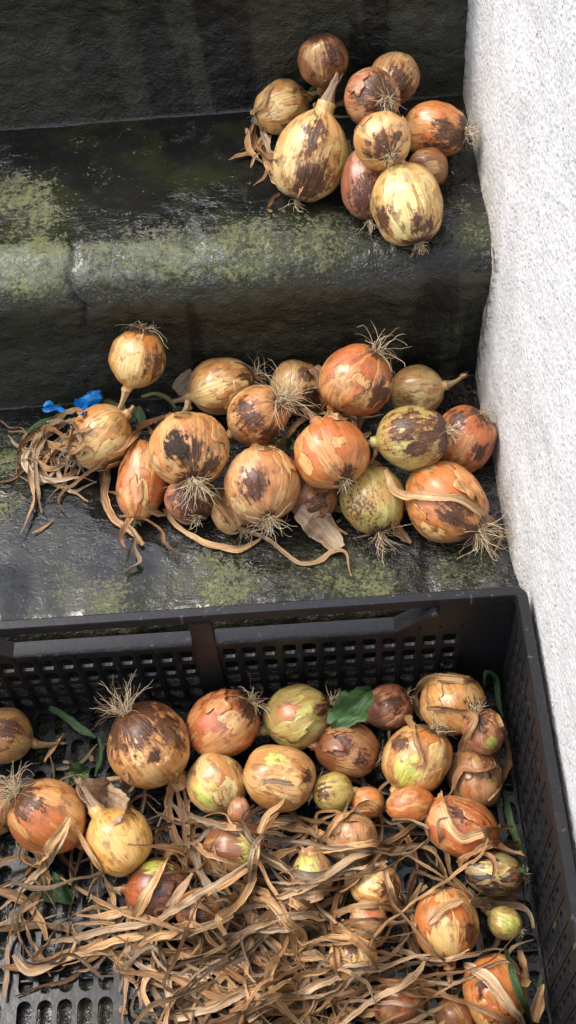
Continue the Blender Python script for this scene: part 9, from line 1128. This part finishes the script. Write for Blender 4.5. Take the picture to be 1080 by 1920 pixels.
def body(R,asp,neck,rd,marks,seed,cone=.55):
    nl,nt_=neck;rs=np.random.RandomState(seed);so=rs.uniform(-50,50,3)
    th=np.linspace(0.02,math.pi,NS)
    z=-asp*np.cos(th);r=np.sin(th)**rs.uniform(.74,1.0)
    thick=nt_ and nl>.6
    top=asp+(.30 if thick else .16 if nl>.25 else .06);rn=.20 if thick else .15 if nl>.25 else .09

    z=np.where(z>0,z*(top/asp),z)
    if nl>.25:
        top=asp*(1.10 if thick else 1.04)+.12
        z=np.where(np.cos(th)<0,(-np.cos(th))**.9*top,z)
        bw=.93 if thick else .97
        rs_=np.sqrt(np.clip(1-(np.clip(z,0,9)/(bw*asp))**2,0,1))**1.0
        nk=rn*(1+.7*np.clip(1-z/top,0,1))
        kk=5.5 if thick else 8.
        sm=np.log(np.exp(kk*rs_)+np.exp(kk*nk))/kk
        r=np.where(z>0,np.minimum(sm,1)*sstep(0,.4,z/top)+r*(1-sstep(0,.4,z/top)),r)
        r[-1]=r[-2]
    r=np.maximum(r,.02)
    lon=np.linspace(0,2*math.pi,NL,endpoint=False)
    X=r[:,None]*np.cos(lon)[None];Y=r[:,None]*np.sin(lon)[None];Z=np.repeat(z[:,None],NL,1)
    V=np.stack([X,Y,Z],-1).reshape(-1,3)
    D=np.stack([np.sin(th)[:,None]*np.cos(lon),np.sin(th)[:,None]*np.sin(lon),np.repeat(-np.cos(th)[:,None],NL,1)],-1).reshape(-1,3)
    rad=np.c_[np.tile(np.cos(lon),NS),np.tile(np.sin(lon),NS),np.zeros(NS*NL)]
    sn=np.repeat(np.sin(th),NL)
    q=np.c_[rad[:,:2]*5,V[:,2]*.5]+so
    d=.085*noise(D*.9+so)+.035*noise(D*2.1+so)+(.013*noise(q)+.006*noise(q*2.7))*np.minimum(1,sn*1.5)
    V=V*(1+d)[:,None]
    bend=rs.normal(0,.05,2);V[:,0]+=bend[0]*np.clip(V[:,2],0,9)**2;V[:,1]+=bend[1]*np.clip(V[:,2],0,9)**2
    m1=np.zeros((len(V),3));m2=np.zeros((len(V),3))
    ra=np.arccos(np.clip(-D[:,2],-1,1))
    m1[:,0]=np.clip(1.12-.5*ra/(max(rd,.05)*1.25),0,1)
    for dv,ar,kd in marks:
        dv=np.array(dv);dv=dv/np.linalg.norm(dv)
        a=np.arccos(np.clip(D@dv,-1,1));f=np.clip(1.-.5*a/(ar*1.0),0,1)
        if kd=='d':m1[:,0]=np.maximum(m1[:,0],f*.97)
        elif kd in 't':m1[:,1]=np.maximum(m1[:,1],f*.98)
        elif kd=='s':m1[:,2]=np.maximum(m1[:,2],f)
        elif kd in('o','o2'):m2[:,0]=np.maximum(m2[:,0],sstep(.3,.85,f))
        elif kd in('g','y'):m2[:,1]=np.maximum(m2[:,1],f)
        elif kd=='p':m2[:,2]=np.maximum(m2[:,2],f)
    V=V+D*(.05*sstep(.5,.7,m1[:,2]+.4*noise(D*6+so)))[:,None]
    # small ragged tears stand a little lower than the outer skin
    tn=m1[:,1]+.9*noise(np.c_[rad[:,:2]*2.5,V[:,2]*1.1]+so)
    V=V-D*(.012*sstep(.6,.72,tn))[:,None]
    F=gridfaces(NS,NL,True).tolist()+[list(range(NL))[::-1],list(range((NS-1)*NL,NS*NL))]
    return V,F,m1,m2,top,rn,bend
CAT={'upper step':'onions on the upper step','middle step':'onions on the middle step','crate':'onions in the crate'}
for i,(loc,R,asp,qt,neck,roots,pal,rd,marks,label,where) in enumerate(ONIONS):
    seed=100+i*7
    e=bpy.data.objects.new('onion',None);COL.objects.link(e);e.location=loc;e.rotation_mode='QUATERNION';e.rotation_quaternion=qt;e.scale=(R,R,R)
    tag(e,label,'onion',CAT[where])
    V,F,m1,m2,top,rn,bend=body(R,asp,neck,rd,marks,seed)
    link('bulb',mesh('bulb',V,F,SKIN[pal],True,{'mark_one':('FLOAT_VECTOR',m1),'mark_two':('FLOAT_VECTOR',m2)}),e)
    rs=np.random.RandomState(seed+1)
    # neck: ribbed dry sheath, slightly twisted, frayed at its end
    nl,ntp=neck
    if nl>.25:
        NN,NK=16,22;VV=[]
        s=np.linspace(0,1,NN);tw=rs.uniform(-1,1);bx,by=rs.normal(0,.22,2)
        for a in s:
            rr=(rn*1.02)*(1-.28*math.sin(a*2.6))*(1+.55*max(0,a-.6)**1.2*2)
            for k in range(NK):
                t=2*math.pi*k/NK
                rk=rr*(1+.16*math.sin(t*5+a*3*tw+seed)+.12*math.sin(t*9-a*2+seed))
                fl=1-.55*a
                zz=top-.08+a*nl*(1+(.12*math.sin(3*t+seed)+.08*math.sin(7*t) if a>.8 else 0))
                VV.append((bend[0]*top*top+rk*math.cos(t+tw*a)+bx*a*a*nl,bend[1]*top*top+rk*fl*math.sin(t+tw*a)+by*a*a*nl,zz))
        run=np.stack([np.repeat(s*nl*R,NK),np.tile(np.sin(np.arange(NK)*.285*2)*2,NN),np.full(NN*NK,seed*.7%31)],-1)
        link('neck',mesh('neck',VV,gridfaces(NN,NK,True).tolist()+[list(range((NN-1)*NK,NN*NK))],PAPERM if ntp else NECKM,True,{'run':('FLOAT_VECTOR',run),'tone':('FLOAT',np.full(len(VV),rs.uniform(.85,1.1)))}),e)
    # root beard
    nr,ln=roots
    if nr:
        paths=[];dk=[];grav=np.array(Quaternion(qt).inverted()@Vector((0,0,-1)))*.07;wind=rs.normal(0,.05,3)
        for k in range(int(nr*2.6)+4):
            a=rs.uniform(0,6.283);rr=rs.uniform(0,.14);p=np.array((rr*math.cos(a),rr*math.sin(a),-asp*.985))
            spread=rs.uniform(.05,1.1);dr=np.array((math.cos(a)*spread,math.sin(a)*spread,-1.));dr/=np.linalg.norm(dr)
            l=ln*rs.uniform(.55,1.65);n=10;P=[p];cur=rs.normal(0,.16,3)
            for j in range(n-1):
                dr=dr+cur+rs.normal(0,.26,3)+grav+wind;dr/=np.linalg.norm(dr);P.append(P[-1]+dr*l/(n-1))
            P=np.array(P)
            # keep outside the bulb
            for j in range(1,n):
                q=P[j]*np.array((1,1,1/asp));L_=np.linalg.norm(q)
                if L_<1.03:P[j]=P[j]*1.03/L_
            (paths if rs.rand()<.7 else dk).append((P,rs.uniform(.006,.013)*.034/R))
        if paths:
            VV,FF=tubes(paths,.02);link('roots',mesh('roots',VV,FF,ROOTM),e)
        if dk:
            VV,FF=tubes(dk,.02);link('dark_roots',mesh('dark_roots',VV,FF,ROOTD),e)
    # loose flakes of outer skin standing off the bulb
    nf=rs.randint(0,3) if R>.022 else 0
    for k in range(nf):
        la=rs.uniform(-1.6,1.6);lt=rs.uniform(-.5,.6);aw,ah=rs.uniform(.2,.5),rs.uniform(.3,.6)
        GN,GM=9,9;VV=[]
        ux=np.linspace(-1,1,GN)
        for a in ux:
            for b in ux:
                sc=1/max(1e-6,math.hypot(a,b))*max(abs(a),abs(b)) if (a or b) else 1
                a_,b_=a*sc,b*sc;ed=math.hypot(a_,b_)
                jag=1+.28*math.sin(3*math.atan2(b_,a_)+seed+k)+.16*math.sin(7*math.atan2(b_,a_)+k*2)
                lon=la+a_*aw*jag/max(.3,math.cos(lt));ltt=lt+b_*ah*jag
                ltt=max(-1.25,min(1.3,ltt))
                x_,y_,z_=math.cos(ltt)*math.cos(lon),math.cos(ltt)*math.sin(lon),math.sin(ltt)
                # follow the bulb: nearest ring radius
                zt=z_*(asp if z_<0 else top)
                ri=np.interp(zt,V[::NL,2],np.linalg.norm(V[::NL,:2],axis=1))
                lift=1.012+.01*k+.035*ed**3*(1 if a_*math.cos(seed+k)>-.2 else .1)+.012*math.sin(a_*5+b_*3)
                VV.append((ri*math.cos(lon)*lift,ri*math.sin(lon)*lift,zt*(1+(lift-1)*.6)))
        VV=np.array(VV);
        run=np.c_[VV[:,2]*R*.7,np.arctan2(VV[:,1],VV[:,0])*5,np.full(len(VV),seed+k)]
        me=mesh('skin_flake',VV,gridfaces(GN,GM),SKIN[pal],True,{'run':('FLOAT_VECTOR',run),'tone':('FLOAT',np.full(len(VV),rs.uniform(.6,1.05)))})
        o=link('skin_flake',me,e);md=o.modifiers.new('thickness','SOLIDIFY');md.thickness=.012;md.offset=1
# ------------------------------------------------------------ leaves
for (label,tone,w,P) in LEAVES:
    wide=w>.02
    o=leaf_obj('withered_leaf',P,w*(1 if wide else .85),tone,PAPERM if 'grey' in label or 'papery neck skin' in label or 'pale papery' in label else LEAFM,fold=.22 if wide else .28,twist=.35 if wide else .8,taper=(.7,.7) if wide or 'stalk' in label or 'stub' in label else (.5,.3))
    tag(o,label,'dry leaf')
for (tone,w,P) in TANGLE:
    mx,my=np.mean(P,axis=0)[:2]
    shade='dark brown' if tone<.75 else 'pale straw coloured' if tone>1.15 else 'tan'
    place=('over the empty crate slots at lower left' if mx<-.34 else 'among onions near the right crate wall' if mx>-.15 else 'in the heap at the lower crate middle')
    tag(leaf_obj('withered_leaf',P,w,tone,LEAFM,fold=random.choice((.1,.2,.3,.55)),twist=random.uniform(.25,1.0),thick=.0004),'%s withered leaf strand %s'%(shade,place),'dry leaf','%s leaf strands %s'%(shade,place))
VV=[];FF=[];RR=[];TT_=[];n0=0
for (tone,w,P) in BED:
    V,F,run=ribbon(P,w,random.randint(1,9999),fold=.5,twist=1.,step=.006);VV.append(V);FF+=[[a+n0 for a in f] for f in F];RR.append(run);TT_.append(np.full(len(V),tone));n0+=len(V)
me=mesh('leaf_litter',np.vstack(VV),FF,LEAFM,True,{'run':('FLOAT_VECTOR',np.vstack(RR)),'tone':('FLOAT',np.concatenate(TT_))});me.set_sharp_from_angle(angle=math.radians(38))
tag(link('leaf_litter',me),'mat of crumpled brown leaf scraps lying beneath the onions on the crate floor','leaf litter',kind='stuff')
for nm,data,lab in (('leaf_bunch',TUFT_LOW,'bunch of tangled dry brown leaves left of the onions on the middle step'),('leaf_bunch',TUFT_HIGH,'small bunch of dry leaves hanging from the onion necks on the upper step')):
    e=bpy.data.objects.new(nm,None);COL.objects.link(e);c=np.mean([np.mean(P,axis=0) for _,_,P in data],axis=0);e.location=tuple(c);tag(e,lab,'dry leaves')
    for tone,w,P in data:leaf_obj('leaf',P,w,tone,LEAFM,parent=e,fold=.25,twist=1.0,thick=.0004)
for (label,tone,w,P) in GREENS:
    tag(leaf_obj('green_leaf',P,w*.8,1.,GREENM if tone=='green' else DULLM,fold=.25,twist=.6,thick=.0004,taper=(.6,.4)),label,'green leaf')
# blue plastic tie
e=bpy.data.objects.new('plastic_tie',None);COL.objects.link(e);e.location=TIE[1][1][0];tag(e,'bright blue twisted plastic tie knotted round the dry leaf bunch','plastic tie')
for k,(w,P) in enumerate(TIE):leaf_obj('strip',P,w,1.,BLUEM,parent=e,fold=.9,twist=1.3,wrinkle=2.,taper=(.6,.7),up=(0,-.6,.8))
V=[];th=np.linspace(.01,math.pi-.01,16);ph=np.linspace(0,2*math.pi,24,endpoint=False)
for a in th:
    for b in ph:V.append((math.sin(a)*math.cos(b),math.sin(a)*math.sin(b),math.cos(a)))
D=np.array(V);q=D.copy();rr=1+.45*noise(D*1.6+9)+.35*np.abs(noise(D*3.1+4))
V=D*rr[:,None]*np.array((.0125,.006,.0075));ang=.45;V=np.c_[V[:,0]*math.cos(ang)-V[:,2]*math.sin(ang),V[:,1],V[:,0]*math.sin(ang)+V[:,2]*math.cos(ang)]
kp=np.array(TIE[1][1]);V=V+kp[len(kp)//2]-np.array(TIE[1][1][0])
link('knot',mesh('knot',V,gridfaces(16,24,True).tolist(),BLUEM),e)
# broad fresh leaves
for k,(label,a,b,nrm,w) in enumerate(FRESH):
    a,b,nrm=map(np.array,(a,b,nrm));c=(a+b)/2;ax=(b-a);L_=np.linalg.norm(ax);ax/=L_;sd_=np.cross(nrm,ax);sd_/=np.linalg.norm(sd_);nn=np.cross(ax,sd_)
    U,Wn=26,13;V=[];run=[]
    for i in range(U):
        s=i/(U-1)
        env=math.sin(math.pi*min(1,s*.93+.05))**.7*(1+.13*math.sin(s*17+k*2)+.06*math.sin(s*47+1))*(1.15-.35*s)
        for j in range(Wn):
            t=j/(Wn-1)*2-1
            h=.22*abs(t)*w*env+.06*w*math.sin(t*5+s*9)+.12*w*math.sin(s*11+t*3)-.22*w*(s-.4)**2*4-.05*w*math.exp(-(t*6)**2)
            V.append(ax*((s-.5)*L_)+sd_*(t*env*w*.5)+nn*h);run.append((s*L_,t*2,k*3.))
    V=np.array(V);n=len(V)
    me=mesh('fresh_leaf',np.r_[V,V-nn*.0006],gridfaces(U,Wn).tolist()+[[q+n for q in f[::-1]] for f in gridfaces(U,Wn).tolist()],GREENM,True,{'run':('FLOAT_VECTOR',np.r_[run,run]),'tone':('FLOAT',np.full(2*n,1.2 if k<2 else .75))})
    tag(link('fresh_leaf',me,None,tuple(c)),label,'green leaf')
def scraps(n,x0,x1,y0,y1,z,label,group,lo=.004,hi=.011):
    for k in range(n):
        x,y=random.uniform(x0,x1),random.uniform(y0,y1);L_=random.uniform(lo,hi);a=random.uniform(0,6.28)
        P=[(x+L_*(t-.5)*math.cos(a),y+L_*(t-.5)*math.sin(a),z+.002+random.uniform(0,.002)) for t in (0,.5,1)]
        o=leaf_obj('skin_scrap',P,L_*random.uniform(.5,1.),random.uniform(.5,1.1),LEAFM,fold=.4,twist=.6,taper=(.5,.4),step=.0015)
        tag(o,label,'skin scrap',group)
scraps(9,-.46,-.03,.06,.24,Z1,'small brown flake of onion skin lying on the wet middle step','skin flakes on the middle step',.003,.007)
scraps(4,-.22,-.02,.28,.47,Z2,'small brown flake of onion skin lying on the upper step','skin flakes on the upper step',.003,.006)
scraps(26,-.56,-.04,-.33,-.02,.014,'crumb of brown onion skin lying on the crate floor','skin crumbs on the crate floor')
def between(n,x0,x1,y0,y1,z0,label,group,wd=(.004,.011)):
    for k in range(n):
        x,y,z=random.uniform(x0,x1),random.uniform(y0,y1),z0+random.uniform(.004,.03);a=random.uniform(0,6.28);P=[]
        for j in range(random.randint(4,7)):
            P.append((min(max(x,x0-.01),x1+.01),min(y,y1+.01),z));a+=random.gauss(0,.5);x+=.017*math.cos(a);y+=.013*math.sin(a);z=min(max(z+random.gauss(0,.005),z0+.004),z0+.045)
        tag(leaf_obj('withered_leaf',P,random.uniform(*wd),random.uniform(.5,1.1),LEAFM,fold=.3,twist=1.1,thick=.0004),label,'dry leaf',group)
between(44,-.40,-.05,.11,.25,Z1,'withered leaf strand squeezed between the onions on the middle step','leaf strands between the middle step onions')
between(9,-.20,-.07,.35,.46,Z2,'withered leaf strand squeezed between the onions on the upper step','leaf strands between the upper step onions',(.002,.005))
# crumbs of soil and rotten leaf in the corner by the wall
V=[];F=[];rs=np.random.RandomState(3)
for k in range(150):
    c=np.array((-.012-abs(rs.normal(0,.03)),YR2-.006-abs(rs.normal(0,.028)),Z1+.002));r=rs.uniform(.0012,.004)
    n=len(V)
    for d in ((1,0,0),(-1,0,0),(0,1,0),(0,-1,0),(0,0,1),(0,0,-1)):V.append(c+np.array(d)*r*rs.uniform(.5,1.3))
    for f in ((0,2,4),(2,1,4),(1,3,4),(3,0,4),(2,0,5),(1,2,5),(3,1,5),(0,3,5)):F.append([n+q for q in f])
tag(link('soil_crumbs',mesh('soil_crumbs',V,F,SOILM,False)),'black soil crumbs and rotten scraps in the corner of step and wall','soil',kind='stuff')
